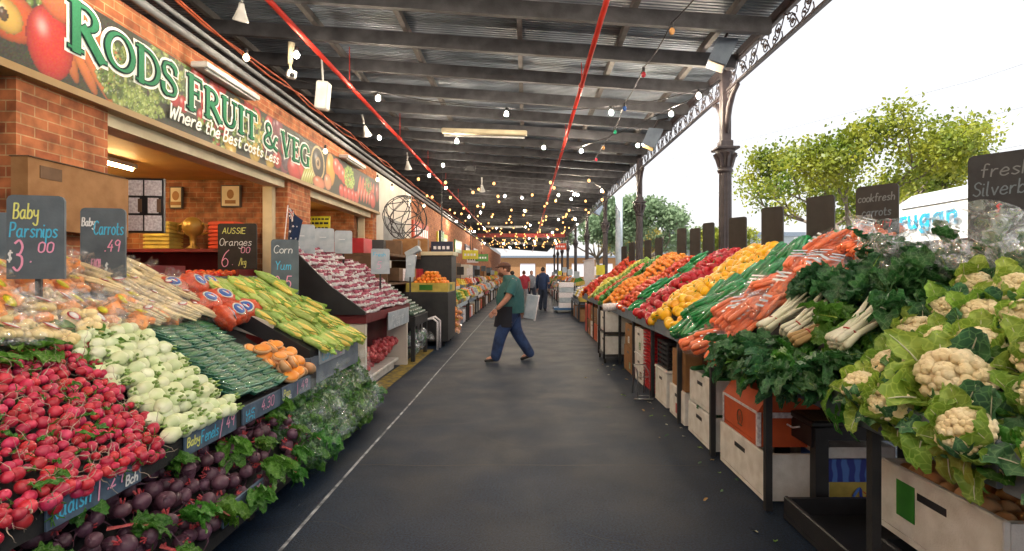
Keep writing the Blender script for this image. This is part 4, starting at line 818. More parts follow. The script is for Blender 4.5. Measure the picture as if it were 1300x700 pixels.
# ---- packs on a black table ----
def table(name, label, x0, x1, y0, y1, h, m='black_wood', lo=True):
    t = thing(name, label, 'table', ((x0+x1)/2, (y0+y1)/2, 0)); MB().bb(x0, x1, y0, y1, h-.05, h, bev=.008).build('tabletop', m, t)
    for x in (x0+.05, x1-.05):
        for y in (y0+.05, y1-.05): MB().bb(x-.035, x+.035, y-.035, y+.035, 0, h-.051).build('leg', m, t)
    MB().bb(x0, x1, y0+.01, y0+.03, h-.2, h-.052).bb(x1-.03, x1-.01, y0, y1, h-.2, h-.052).build('apron', m, t)
    if lo: MB().bb(x0+.02, x1-.02, y0+.02, y1-.02, .25, .28).build('shelf', m, t)
    return t
table('packing_table', 'black wooden table under the stack of dark green packs', -3.1, -2.05, 9.9, 11.2, .85)
mat('pack_dark', (.03, .09, .06), .35, (.12, .2, .15), 30, orand=.35)
def p_pack():
    t = thing('salad_pack', 'small flat pack of dark green produce stacked on the black table', 'pack', group='dark green packs on the black table')
    MB().box((0, 0, .022), (.15, .17, .045), bev=.01).build('contents', 'pack_dark', t, world=False); MB().box((.077, 0, .03), (.004, .13, .02)).build('label', 'label_white', t, world=False); return t
pts = [(Vector((-2.15-.07*r-.16*d, 9.98+c*.19+rnd.uniform(-.02, .02), .86+r*.052)), 0) for r in range(12) for c in range(6) for d in range(2) if r+d*2 < 13]
scatter([p_pack()], pts, rot=lambda q: (0, 0, rnd.uniform(-.15, .15)), sc=(.95, 1.05))
scatter([p_greens(41, lab='large clear bag of greens stored on the lower shelf of the black table', grp='bags under the black table', lm='leaf_blue', film='film_thick')], [(Vector((-2.3, 10.25+k*.33, .3)), 0) for k in range(3)], sc=(1.3, 1.5))
# ---- oranges in a yellow carton on a black cabinet ----
t = thing('black_cabinet', 'black cabinet on castors carrying the yellow carton of oranges', 'cabinet', (-2.3, 12.6, 0)); MB().bb(-2.75, -1.75, 12.0, 13.2, .1, 1.22, bev=.02).build('body', 'black_wood', t)
for x in (-2.65, -1.85):
    for y in (12.1, 13.1): MB().tube([(x-.015, y, .05), (x+.015, y, .05)], .05, 12).build('castor', 'rubber', t)
t = thing('fruit_carton', 'yellow carton heaped with oranges on the black cabinet', 'carton', (-2.2, 12.6, 1.22)); MB().bb(-2.7, -1.75, 12.02, 12.06, 1.222, 1.42).bb(-2.7, -1.75, 13.14, 13.18, 1.222, 1.42).bb(-2.7, -2.66, 12.06, 13.14, 1.222, 1.42).bb(-1.79, -1.75, 12.06, 13.14, 1.222, 1.42).build('sides', 'crate_yellow', t)
MB().bb(-1.748, -1.743, 12.3, 12.6, 1.26, 1.38).build('mark', 'cap_green', t); MB().bb(-2.4, -2.1, 12.015, 12.018, 1.26, 1.38).build('mark', 'cap_green', t)
pts = []
for l in range(5):
    n = 9-l*1.4; m_ = int(max(1, n))
    for i in range(m_):
        for j in range(m_+1): pts.append((Vector((-2.22+(i-m_/2+.5)*.1+rnd.uniform(-.01, .01), 12.6+(j-m_/2)*.11, 1.36+l*.07)), 0))
scatter([p_fruit('orange', 'bright orange heaped in the yellow carton on the black cabinet', 'orange', .05, 'oranges heaped in the yellow carton', 0)], pts)
# ================= RIGHT STALL =================
def surfR(t, x0=1.68, z0=1.04, s=.66): return (x0+t, z0+s*t)
t = thing('produce_counter', 'long black produce counter with grey blue front board along the right side', 'display stand', (2.2, 8, 0))
b = MB(); b.hull([(1.70, .6, .94), (3.05, .6, 1.82), (3.05, 15.6, 1.82), (1.70, 15.6, .94)][::-1], [(1.70, .6, 1.0), (3.05, .6, 1.89), (3.05, 15.6, 1.89), (1.70, 15.6, 1.0)][::-1]).build('sloping_shelf', 'black_wood', t)
for k, y in enumerate([.7, 1.55, 2.6, 3.74, 4.85]+[5.9+1.25*i for i in range(8)]): [MB().bb(a, a+.045, y-.022, y+.022, 0, h_).build('leg', 'black_wood', t) for a, h_ in ((1.665, .93), (2.98, 1.8))]
MB().bb(1.72, 2.95, .6, 15.6, .36, .385).build('lower_shelf', 'black_wood', t) if 0 else None
y = .6; 
while y < 15.5:
    MB().bb(1.635, 1.66, y+.01, y+1.24, .905, 1.075, bev=.006).build('front_board', 'trim_blue', t); y += 1.25
MB().bb(3.06, 3.09, .6, 15.6, .6, 1.9).build('back_panel', 'black_wood', t)
def bedR(z0, z1, t0, t1, dy, dt, jit=.25, skew=0, lift=.03, hump=0): 
    return [(Vector((1.68+(-1.95-p.x), p.y, 1.04+.66*(-1.95-p.x)+lift+hump*math.sin(math.pi*min(1, max(0, (p.y-z0)/(z1-z0))))+rnd.uniform(-1, 1)*.014+.08*noise.noise((p.x*2.2, p.y*1.9, 3.3))+(.075*abs(math.sin(math.pi*max(0, -1.95-p.x)/.66))-.03))), q) for p, q in bedL(z0, z1, t0, t1, dy, dt, jit, skew)]
def p_caps(name, label, m, group, seed, rad=.048):
    t = thing(name, label, 'capsicum', group=group); rr = random.Random(seed); k_ = rr.choice((3, 4))
    MB().sphere((0, 0, 0), (rad, rad, rad*1.12), 16, 10, fn=lambda p, th, ph: Vector((p[0]*(1+.13*math.cos(ph*k_+seed)*math.sin(th))*(1-.1*(p[2] < 0)), p[1]*(1+.13*math.cos(ph*k_+seed)*math.sin(th)), p[2]*(1-.28*(math.hypot(p[0], p[1]) < .45)*(p[2] > 0))))).build('fruit', m, t, world=False)
    MB().tube([(0, 0, rad*.72), (.003, 0, rad*1.05), (.012, .004, rad*1.35)], [.012, .006, .007], 6).build('stalk', 'leaf_green', t, world=False); return t
def capsband(nm, m, z0, z1, lab, grp, t1=1.25, dy=.1, dt=.088, hump=.10, top=None, rad=.058, t0=-.03):
    scatter([p_caps(nm, lab, m, grp, i, rad) for i in range(4)], bedR(z0, z1, t0, t1, dy, dt, .3, 0, .045, hump), sc=(.85, 1.15))
capsband('yellow_capsicum', 'cap_yellow', 5.85, 7.05, 'bright yellow capsicum in the big yellow heap on the right counter', 'yellow capsicums in the big heap')
capsband('red_capsicum', 'cap_red', 7.1, 8.0, 'shiny red capsicum heaped just beyond the yellow ones', 'red capsicums beyond the yellow heap', hump=.09)
def fruitband(name, m, z0, z1, lab, grp, rad=.042, cat=None, t0=-.03, t1=1.25, hump=.06, d=2.0):
    scatter([p_fruit(name, lab, m, rad, grp, i, cat=cat) for i in range(2)], bedR(z0, z1, t0, t1, rad*d, rad*d*.9, .25, 0, .035, hump), sc=(.88, 1.12))
# green cucumbers lying down the slope
def p_cuke():
    t = thing('green_cucumber', 'long green cucumber laid down the slope beyond the red capsicums', 'cucumber', group='green cucumbers laid on the right counter')
    MB().tube([(-.13, 0, 0), (-.12, 0, 0), (-.04, .006, 0), (.05, .006, 0), (.12, 0, 0), (.13, 0, 0)], [.006, .02, .026, .025, .018, .004], 10).build('fruit', 'wrap_green', t, world=False); return t
scatter([p_cuke()], bedR(8.05, 8.75, .05, 1.2, .07, .2, .2, 0, .05, .05), rot=lambda q: (rnd.uniform(0, 6), -.58+rnd.uniform(-.15, .15), rnd.uniform(-.4, .4)))
fruitband('tomato', 'tomato', 8.85, 9.75, 'round red tomato heaped beyond the green cucumbers', 'red tomatoes beyond the cucumbers', .045)
fruitband('mandarin', 'orange', 9.85, 11.2, 'orange mandarin in the wide heap halfway along the right counter', 'mandarins in the wide orange heap', .045, 'mandarin', t1=1.3, hump=.12)
capsband('green_capsicum', 'cap_green', 11.25, 11.85, 'green capsicum between the mandarins and the red apples', 'green capsicums in the narrow band', rad=.055, dy=.115, dt=.11)
fruitband('red_apple', 'apple_red', 11.9, 12.6, 'red apple heaped beyond the green capsicums', 'red apples in the far heap', .05, 'apple')
fruitband('lime', 'lime', 12.65, 13.2, 'pale green lime in the narrow far band', 'limes in the narrow far band', .05)
fruitband('lemon', 'lemon', 13.25, 13.9, 'yellow lemon heaped near the far end of the right counter', 'lemons near the far end', .052)
fruitband('blood_orange', 'tomato', 13.95, 15.3, 'deep orange fruit heaped at the far end of the right counter', 'deep orange fruit at the far end', .06, 'orange', hump=.15)
# wrapped cucumber bundles
def p_bundle(seed):
    t = thing('cucumber_bundle', 'shiny wrapped bundle of bright green cucumbers between the carrots and the yellow capsicums', 'cucumber bundle', group='wrapped green bundles on the right counter')
    mb = MB()
    for k in range(7): a = k*.9; mb.tube([(-.13, .035*math.cos(a), .03*math.sin(a)), (-.12, .04*math.cos(a), .034*math.sin(a)), (.0, .046*math.cos(a), .04*math.sin(a)), (.12, .04*math.cos(a), .034*math.sin(a)), (.14, .03*math.cos(a), .02*math.sin(a))], [.005, .018, .02, .017, .004], 8)
    mb.build('cucumbers', 'wrap_green', t, world=False)
    mb = MB(); mb.sphere((0, 0, 0), (.155, .068, .06), 14, 8, fn=lambda p, th, ph: p*(1+.15*noise.noise((p[0]*4+seed, p[1]*4, p[2]*4)))); mb.build('wrap', 'film_clear', t, world=False); return t
scatter([p_bundle(i) for i in range(2)], bedR(5.1, 5.8, .0, 1.25, .14, .155, .15, .0, .07, .04)+bedR(5.15, 5.8, .1, 1.0, .15, .3, .2, .0, .15, .02), rot=lambda q: (rnd.uniform(-.3, .3), -.6+rnd.uniform(-.25, .25), rnd.uniform(-.5, .5)), sc=(.9, 1.15))
# carrot bags
def p_carrots(seed):
    t = thing('carrot_pack', 'clear bag of orange carrots with white lettering marks', 'carrot bag', group='bags of carrots on the right counter'); rr = random.Random(seed); mb = MB()
    for k in range(12): y = rr.uniform(-.06, .06); z = rr.uniform(0, .08); mb.tube([(-.16, y*.7, z), (-.14, y, z), (0, y*1.1, z), (.15, y*.5, z*.6)], [.008, .022, .019, .004], 8)
    mb.build('carrots', 'carrot', t, world=False); bag_film(t, .19, .09, .075, 'film_clear', seed, False)
    mb = MB()
    for k in range(3): mb.add([(-.07+.05*k, -.05, .118), (-.05+.05*k, -.05, .118), (-.05+.05*k, .05, .118), (-.07+.05*k, .05, .118)], [(0, 1, 2, 3)])
    mb.build('print', 'label_white' if seed % 2 else 'board_pale', t, world=False); return t
scatter([p_carrots(i) for i in range(3)], bedR(4.35, 4.92, -.04, 1.3, .17, .19, .2, .0, .03, .02)+bedR(4.4, 4.9, .2, 1.15, .2, .3, .2, 0, .12, 0), rot=lambda q: (rnd.uniform(-.4, .4), -.55+rnd.uniform(-.25, .3), rnd.uniform(-.5, .9)), sc=(.95, 1.25), labf=lambda i, q: 'clear bag of orange carrots '+('at the counter edge' if q[0] < .2 else 'in the lower half of the carrot slope' if q[0] < .6 else 'in the upper half of the carrot slope' if q[0] < 1.05 else 'at the very top of the carrot slope'))
tag(MB().bb(1.70, 2.9, 5.04, 5.06, 0, 0.01).hull([(1.68, 5.04, 1.0), (1.68, 5.06, 1.0), (2.5, 5.06, 1.55), (2.5, 5.04, 1.55)], [(1.68, 5.04, 1.12), (1.68, 5.06, 1.12), (2.5, 5.06, 1.66), (2.5, 5.04, 1.66)]).build('divider_board', 'board_navy'), 'dark blue divider board between carrots and green bundles', 'board')
# silverbeet bunches
def p_bunch(seed, label, L=.82, stalkm='stalk_white', nleaf=30, lm='leaf_dark', stalks=11, grp='bunches of silverbeet and kale on the right counter'):
    rr = random.Random(seed); t = thing('silverbeet_bunch', label, 'leaf bunch', group=grp); mb = MB()
    for k in range(stalks):
        a = k*2.4; q = .048*math.sqrt((k+.5)/stalks); y, z = q*math.cos(a), q*math.sin(a)*.7
        mb.tube([(0, y*1.3, z*1.3), (.02, y*1.3, z*1.3), (.14, y*.9, z*.9), (.3, y*1.6, z*1.5), (.46, y*2.6, z*2.5+.01)], [.014, .022, .019, .015, .008], 8)
    mb.build('stalks', stalkm, t, world=False)
    mb = MB(); mb.tube([(.12, .05*math.cos(a), .037*math.sin(a)) for a in np.linspace(0, 6.4, 18)], .006, 5); mb.build('rubber_band', 'band_red', t, world=False)
    mb = MB()
    for k in range(nleaf):
        a = rr.uniform(0, 6.28); s = rr.uniform(0, 1); x = .36+rr.uniform(0, .24)*L; q = .06+.09*s
        M = Matrix.Translation((x, q*math.cos(a), q*math.sin(a)*.75+.03)) @ Matrix.Rotation(rr.uniform(-.6, .6)-math.pi/2, 4, 'Z') @ Matrix.Rotation(rr.uniform(-.5, .7), 4, 'X') @ Matrix.Rotation(a+rr.uniform(-.6, .6)-1.57, 4, 'Y')
        leaf(mb, rr.uniform(.22, .34)*L, rr.uniform(.13, .19), M, rr.uniform(-.3, 1.0), .018, .5, seed=seed*91+k, nu=8, ruf=.013, rib=1 if k % 3 == 0 else None)
    mb.build('leaves', [lm, 'leaf_pale'], t, world=False); return t
B = [p_bunch(1, 'silverbeet bunch nearest the carrots, white stalks tied with a red band'), p_bunch(2, 'middle silverbeet bunch, short white stalks tied with a red band'), p_bunch(3, 'silverbeet bunch nearest the cauliflowers, fat white stalks tied with a red band'), p_bunch(4, 'thin tan stalked bunch lying between two silverbeet bunches', stalkm='stalk_tan', stalks=5, nleaf=20)]
def place(o, x, y, z, yaw, pitch, roll=0, sc=1):
    o.matrix_world = Matrix.Translation((x, y, z)) @ Matrix.Rotation(yaw, 4, 'Z') @ Matrix.Rotation(-pitch, 4, 'Y') @ Matrix.Rotation(roll, 4, 'X') @ Matrix.Scale(sc, 4)
place(B[0], 1.80, 4.08, 1.23, .25, .50, .2, 1.0); place(B[1], 1.82, 3.76, 1.22, .28, .50, 1.1, 1.0); place(B[3], 1.76, 3.55, 1.20, -.15, .45, 0, 1.0); place(B[2], 1.80, 3.12, 1.24, .32, .48, .4, 1.05)
def p_kale(seed, label, lm='leaf_dark', R0=.2, n=40, grp='dark kale bunches on the right counter', cat='kale', nm='kale_bunch'):
    rr = random.Random(seed); t = thing(nm, label, cat, group=grp); mb = MB()
    for k in range(n):
        a = rr.uniform(0, 6.28); q = R0*math.sqrt(rr.uniform(0, 1))
        leaf(mb, rr.uniform(.14, .24), rr.uniform(.07, .12), TM((q*math.cos(a)*.75, q*math.sin(a), rr.uniform(0, .1)), (rr.uniform(-.4, .9), rr.uniform(-.9, .9), a-1.57+rr.uniform(-.7, .7))), rr.uniform(.5, 1.5), .018, .4, seed=seed*77+k, nu=7, ruf=.010, rib=1 if k % 4 == 0 else None)
    mb.build('leaves', [lm, 'leaf_pale'], t, world=False); return t
KL = [p_kale(11, 'dark kale bunch lying at the front edge of the right counter'), p_kale(12, 'dark kale bunch lying at the front edge of the right counter'), p_kale(13, 'dark kale bunch lying at the front edge of the right counter', 'leaf_green')]
kp = [(1.70, 4.12, 1.03, 0), (1.70, 3.85, 1.02, 1), (1.70, 3.6, 1.02, 0), (1.72, 3.35, 1.02, 2), (1.70, 3.1, 1.02, 1), (1.64, 3.95, .97, 1), (1.64, 3.45, .97, 0), (1.65, 3.2, .95, 1), (1.66, 3.7, .95, 2)]
for i_, (x, y, z, k) in enumerate(sorted(kp, key=lambda q: (q[0] < 1.68, -q[1]))): dup(KL[k], (x, y, z), (rnd.uniform(-.2, .2), -.3, rnd.uniform(0, 6)), label=f'dark kale bunch {"lying on the counter edge" if x > 1.68 else "hanging over the counter edge"}, {["first","second","third","fourth","fifth"][i_ % 5]} from the carrots')
for x, y, z, k in ((2.3, 3.05, 1.36, 0), (2.15, 3.3, 1.28, 2)): dup(KL[k], (x, y, z), (rnd.uniform(-.2, .2), -.5, rnd.uniform(0, 6)), 1.15, label='dark kale bunch behind the silverbeet leaves, '+('greener one' if k == 2 else 'darker one next to the cauliflowers'), group='dark kale bunches at the back of the right counter')
for k in KL: kill(k)
# big bagged leafy bunches at the back, film flaring over the top
def p_flare(seed, label, n=46):
    rr = random.Random(seed); t = thing('bagged_herbs', label, 'herb bag', group='big clear bags of leafy herbs'); mb = MB()
    for k in range(n):
        a = rr.uniform(0, 6.28); q = rr.uniform(.02, .17); h = rr.uniform(.15, .42)
        leaf(mb, rr.uniform(.13, .2), rr.uniform(.08, .13), TM((q*math.cos(a), q*math.sin(a), h), (rr.uniform(.1, 1.4), rr.uniform(-.5, .5), a-1.57)), rr.uniform(.4, 1.4), .015, .4, seed=seed*33+k, nu=6, ruf=.01)
    mb.build('leaves', 'leaf_dark', t, world=False); mb = MB()
    for k in range(40):
        a = rr.uniform(0, 6.28); q = rr.uniform(.0, .05); mb.tube([(q*math.cos(a)*.7, q*math.sin(a)*.7, 0), (q*1.5*math.cos(a), q*1.5*math.sin(a), .2), (q*3.3*math.cos(a), q*3.3*math.sin(a), .36)], .004, 4)
    mb.build('stems', 'leaf_pale', t, world=False)
    mb = MB(); o = seed*2.7
    def fn(u, v):
        a = u*6.2832; r = (.07+.17*v**.8+.07*max(0, v-.8)*4)*(1+.16*math.sin(a*5+o+v*3)*v+.10*noise.noise((math.cos(a)*2+o, math.sin(a)*2, v*5)))
        return (r*math.cos(a), r*math.sin(a), .02+.56*v+.05*noise.noise((math.cos(a)*1.5+o, math.sin(a)*1.5, 3))*v*2)
    mb.grid(fn, 60, 24); mb.build('bag_film', 'film_thick', t, world=False); return t
f1 = p_flare(21, 'big clear bag of leafy herbs behind the silverbeet, below the small chalkboard'); place(f1, 2.42, 3.80, 1.42, .2, 0, 0, 1.0); f1.rotation_euler = (.25, .25, .3)
f2 = p_flare(22, 'big clear bag of leafy herbs below the large silverbeet chalkboard'); place(f2, 2.56, 3.12, 1.35, 1, 0, 0, 1.08); f2.rotation_euler = (.2, .2, 1.3)
f3 = p_flare(23, 'big clear bag of leafy herbs at the right edge of the photo behind the cauliflowers'); f3.location = (2.72, 2.72, 1.36); f3.rotation_euler = (.1, .2, 2.2)
# cauliflowers
def p_cauli(seed, label='creamy cauliflower wrapped in green leaves', grp='cauliflowers at the near end of the right counter'):
    rr = random.Random(seed); t = thing('cauliflower', label, 'cauliflower', group=grp); mb = MB()
    mb.sphere((0, 0, .06), (.088, .088, .065), 14, 8)
    for k in range(130):
        th = math.acos(1-rr.uniform(0, 1)*.95); ph = k*2.399; r = .088
        c = (r*math.sin(th)*math.cos(ph), r*math.sin(th)*math.sin(ph), .06+.075*math.cos(th)); s_ = rr.uniform(.011, .021)
        mb.sphere(c, (s_, s_, s_*.9), 9, 6, fn=lambda p, a, b_: p*(1+.22*noise.noise((p[0]*3+k, p[1]*3, p[2]*3+seed))))
    mb.build('curd', 'curd', t, world=False); mb = MB()
    for k in range(9):
        a = k*6.28/9*1.0+rr.uniform(-.2, .2); L = rr.uniform(.14, .21)
        M = Matrix.Rotation(a, 4, 'Z') @ Matrix.Translation((0, .07, -.02)) @ Matrix.Rotation(rr.uniform(.85, 1.3), 4, 'X')
        leaf(mb, L, rr.uniform(.10, .14), M, rr.uniform(-1.1, .9), .012, .8, mi=1 if k % 4 == 3 else 0, ruf=.005, seed=seed*17+k, nu=8, nv=12, rib=3, tip=.45)
    for k in range(6):
        a = k*6.28/6+rr.uniform(-.4, .4); M = Matrix.Rotation(a, 4, 'Z') @ Matrix.Translation((0, .03, -.05)) @ Matrix.Rotation(rr.uniform(.1, .5), 4, 'X')
        leaf(mb, rr.uniform(.16, .22), rr.uniform(.10, .13), M, rr.uniform(.2, 1.2), .014, .5, ruf=.006, mi=2 if k % 3 == 0 else (1 if k % 3 == 1 else 0), seed=seed*19+k, nu=7, nv=10, rib=3)
    mb.build('leaves', ['leaf_pale', 'leaf_blue', 'leaf_green', 'stalk_white'], t, world=False); return t
CF = [p_cauli(i) for i in range(5)]
pts = []
ordc = ['front row', 'second row up', 'third row up', 'fourth row up', 'fifth row up', 'back row', 'very back row']
ordn = ['first', 'second', 'third', 'fourth', 'fifth', 'sixth', 'seventh', 'eighth', 'ninth', 'tenth']
for ri, t_ in enumerate(np.arange(0, .9, .19)):
    y = 1.5+rnd.uniform(0, .1); row = []
    while y < 2.72+.4*t_: row.append(y); y += .205+rnd.uniform(-.02, .03)
    for ci, y in enumerate(reversed(row)):
        x, z = surfR(t_); sc_ = rnd.uniform(.84, 1.0)
        if ri == 1 and 2.1 < y < 2.45: continue
        dup(rnd.choice(CF), (x+rnd.uniform(-.03, .03), y+rnd.uniform(-.03, .03), z-.02+rnd.uniform(0, .03)), (rnd.uniform(.2, .8), -.6+rnd.uniform(-.35, .25), rnd.uniform(-.5, .5)), sc_, label=f'creamy cauliflower in green leaves, {ordc[ri]} on the counter, {ordn[ci]} from the silverbeet')
big = dup(CF[1], (1.86, 2.34, 1.14), (.55, -.6, .2), 1.4, label='largest cauliflower at the front with its creamy curd showing')
for k in CF: kill(k)
mb = MB()
for k in range(26):
    y = rnd.uniform(1.7, 2.85); L = rnd.uniform(.14, .24)
    leaf(mb, L, rnd.uniform(.08, .14), TM((1.66+rnd.uniform(-.02, .08), y, 1.05+rnd.uniform(-.04, .08)), (rnd.uniform(-1.3, -.3), rnd.uniform(-.4, .4), 1.57+rnd.uniform(-.6, .6))), 1.0+rnd.uniform(0, .5), .02, .3, mi=k % 3, seed=900+k, rib=3, nu=7, nv=10)
tag(mb.build('hanging_leaves', ['leaf_pale', 'leaf_yellow', 'leaf_green', 'stalk_white']), 'pale outer cauliflower leaves hanging over the counter edge', 'leaves', kind='stuff')
# ---- chalkboards on the right ----
def board(x, y, z0, z1, wd, yaw, label, words=(), m='board_brown', post=True, th=.02, grp='chalkboards standing along the back of the right counter'):
    t = thing('chalkboard', label, 'chalkboard', (x, y, z0), (0, 0, yaw), grp); h = z1-z0
    # rounded upper corners
    w2 = wd/2; c = .03; pr_ = [(-w2, 0), (w2, 0), (w2, h-c), (w2-c*.3, h-c*.3), (w2-c, h), (-w2+c, h), (-w2+c*.3, h-c*.3), (-w2, h-c)]
    MB().hull([(a, 0, b_) for a, b_ in pr_], [(a, th, b_) for a, b_ in pr_]).build('panel', m, t, world=False)
    for i, (tx, cm, a, b_, hh, ft) in enumerate(words):
        mb = MB(); write(mb, tx, (-w2+a*wd, 0, b_*h), (1, 0, 0), (0, 0, 1), hh, .0085 if hh < .15 else .012, fit=ft*wd, lift=.002+i*.0012); mb.build('lettering', cm, t, world=False)
    if post: MB().bb(-.015, .015, th, th+.02, -.35, h*.7).build('post', 'black_wood', t, world=False)
    return t
YW = -1.02
board(3.12, 3.42, 1.72, 2.44, .48, -.95, 'large near chalkboard reading fresh Silverbeet in pale chalk with red 50', [('fresh', 'chalk_grey', .14, .79, .085, .55), ('Silverbeet', 'chalk_dull', .06, .62, .09, .86), ('$', 'chalk_red', .3, .46, .06, .08), ('.50', 'chalk_red', .55, .46, .09, .32)], 'board_black')
board(2.93, 4.48, 1.75, 2.39, .32, -.95, 'second chalkboard with cookfresh carrots and a red price', [('cookfresh', 'chalk_grey', .06, .79, .065, .88), ('carrots', 'chalk_dull', .16, .6, .07, .7), ('1.19', 'chalk_red', .42, .45, .06, .45), ('kg', 'chalk_red', .12, .46, .04, .2)], 'board_brown')
for i, (px, py, yy, lab) in enumerate(((1041, 249, 5.35, 'third chalkboard, dark brown, behind the carrot bags'), (980, 263, 6.4, 'fourth chalkboard, brown, behind the bright green bundles'), (936, 276, 7.45, 'fifth chalkboard, brown, touching the nearest iron column'), (899, 283, 8.7, 'slim brown chalkboard just left of the nearest iron column'), (882, 290, 9.4, 'slim brown board second from the iron column'), (865, 290, 10.2, 'slim brown board third from the iron column'), (836, 302, 11.9, 'slim brown board right of the second iron column'), (822, 305, 13.0, 'slim brown board touching the second iron column'), (802, 308, 14.2, 'short far board left of the second iron column'), (792, 313, 15.0, 'shortest farthest board in the row'))):
    x = (px-668)*yy/680; zt_ = 1.66+(346-py)*yy/680
    board(x, yy, 1.6, zt_, .28 if i < 3 else .24, -1.0 if i < 3 else -1.1, lab, [('kg', 'chalk_red', .3, .2, .06, .3)] if i < 2 else [])
# ---- under the counter on the right ----
def foam_box(x0, x1, y0, y1, z0, z1, label, lid=False, m='foam', nm='foam_box', cat='box', grp='foam produce boxes under the right counter'):
    t = thing(nm, label, cat, ((x0+x1)/2, (y0+y1)/2, z0), group=grp); w_ = .03; b = MB()
    b.bb(x0, x1, y0, y1, z0+.001, z0+w_); b.bb(x0, x0+w_, y0, y1, z0+w_, z1, bev=.006); b.bb(x1-w_, x1, y0, y1, z0+w_, z1, bev=.006); b.bb(x0+w_, x1-w_, y0, y0+w_, z0+w_, z1-.01); b.bb(x0+w_, x1-w_, y1-w_, y1, z0+w_, z1-.01)
    b.build('shell', m, t)
    ln = y1-y0; hm_ = (z1-z0)
    if m in ('foam', 'card') and hm_ > .25:
        MB().bb(x0-.0015, x0-.0005, y0+ln*.38, y0+ln*.62, z1-.11, z1-.075, bev=0).build('handle_hole', 'black_plastic', t)
        c_ = rnd.choice(['label_white', 'cap_green', 'label_blue', 'label_red', 'card_dark', None])
        if c_ and 'near foam' not in label:
            a_ = y0+ln*rnd.uniform(.1, .6); lb_ = MB().bb(x0-.0025, x0-.0012, a_, a_+.13, z0+.06, z0+.17).build('label', c_, t)
            mb_ = MB()
            for q in range(3): mb_.bb(x0-.0035, x0-.0027, a_+.015, a_+rnd.uniform(.06, .115), z0+.08+q*.027, z0+.09+q*.027)
            mb_.build('print', 'text_black' if c_ == 'label_white' else 'label_white', t)
    if lid: MB().bb(x0-.01, x1+.01, y0-.01, y1+.01, z1+.001, z1+.035, bev=.01).build('lid', m, t)
    return t
t = foam_box(1.80, 2.3, 2.02, 2.74, .38, .72, 'big near foam box with a green label, full of brown bulbs'); MB().bb(1.796, 1.799, 2.48, 2.6, .49, .66).build('label', 'chalk_green' if 'chalk_green' in MATS else mat('label_green', (.03, .22, .02), .6), t)
def p_bulb(): return tag(MB().sphere((0, 0, 0), (.05, .05, .042), 14, 8, fn=lambda p, th, ph: p*(1+.4*max(0, p[2]-.85))).build('brown_onion', mat('onion_skin', (.42, .2, .08), .5, (.5, .3, .15), 6, orand=.2)), 'brown onion inside the big near foam box', 'onion', 'brown onions in the near foam box')
scatter([p_bulb()], [(Vector((1.88+i*.09, 2.1+j*.09, .68+rnd.uniform(-.01, .02))), 0) for i in range(4) for j in range(7)])
foam_box(1.76, 2.2, 1.95, 2.7, .02, .34, 'black crate on the floor holding up the big near foam box', m='black_plastic', nm='black_crate', cat='crate', grp=None or 'black crates under the right counter')
t = foam_box(1.72, 2.2, 3.98, 4.66, .36, .62, 'red and white printed carton with sloping flaps under the silverbeet', m='card_orange', nm='printed_carton', cat='carton', grp='printed cartons under the right counter')
MB().hull([(1.715, 3.975, .62), (1.715, 4.665, .62), (2.205, 4.665, .62), (2.205, 3.975, .62)], [(1.80, 3.98, .74), (1.80, 4.66, .74), (2.1, 4.66, .74), (2.1, 3.98, .74)]).build('flaps', 'card_orange', t)
MB().bb(1.712, 1.716, 3.97, 3.995, .37, .62).bb(1.712, 1.716, 4.64, 4.665, .37, .62).bb(1.71, 1.74, 3.966, 3.976, .37, .62).bb(1.76, 2.2, 3.966, 3.978, .58, .62).bb(1.712, 1.717, 3.99, 4.64, .605, .625).build('white_edge', 'punnet_white', t)
mb = MB(); mb.tube([(1.714, 4.30+.05*math.cos(a), .50+.06*math.sin(a)) for a in np.linspace(0, 6.3, 16)], .004, 4); write(mb, 'v', (1.715, 4.28, .47), (0, 1, 0), (0, 0, 1), .08, .012, lift=-.006); mb.tube([(1.714, 4.26, .44), (1.714, 4.34, .44)], .006, 4); mb.build('emblem', 'card_dark', t)
t = foam_box(1.71, 2.2, 3.86, 4.72, .01, .355, 'long foam box below the red and white carton', lid=False)
t = foam_box(1.71, 2.2, 4.95, 5.6, .34, .66, 'foam box of cucumbers on top of another foam box')
t2 = foam_box(1.70, 2.2, 4.92, 5.62, .01, .325, 'foam box of cabbages below the box of cucumbers')
def p_c2(): 
    return tag(MB().tube([(-.14, 0, 0), (-.12, 0, 0), (0, .008, 0), (.12, 0, 0), (.14, 0, 0)], [.005, .022, .027, .02, .004], 10).build('dark_cucumber', 'cuke'), 'dark cucumber lying in the upper foam box', 'cucumber', 'dark cucumbers in the upper foam box')
scatter([p_c2()], [(Vector((1.78+rnd.uniform(0, .3), 5.02+rnd.uniform(0, .5), .62+rnd.uniform(0, .07))), 0) for _ in range(22)], rot=lambda q: (0, rnd.uniform(-.2, .2), rnd.uniform(0, 3)))
tk = p_kale(51, 'leafy green filling the lower foam box', 'leaf_blue', .12, 20, 'greens in the lower foam box', 'cabbage', 'cabbage_leaves'); tk.location = (1.93, 5.27, .2); tk['label'] = 'leafy greens filling the lower foam box'
foam_box(1.70, 2.2, 5.75, 6.35, .01, .36, 'foam box below the plain brown carton', lid=False)
t = thing('brown_carton', 'plain brown cardboard carton standing on a foam box', 'carton', (1.95, 6.05, .36)); MB().bb(1.72, 2.15, 5.78, 6.3, .362, .78, bev=.003).build('body', 'card', t); MB().bb(1.716, 1.719, 6.02, 6.06, .364, .5).bb(1.9, 1.96, 5.776, 5.779, .37, .77).build('tape', 'card_dark', t); MB().bb(1.714, 1.7155, 5.98, 6.1, .6, .63).build('handle_hole', 'card_dark', t)
foam_box(1.70, 2.2, 6.5, 7.05, .01, .42, 'foam box beside the column of red baskets', lid=True)
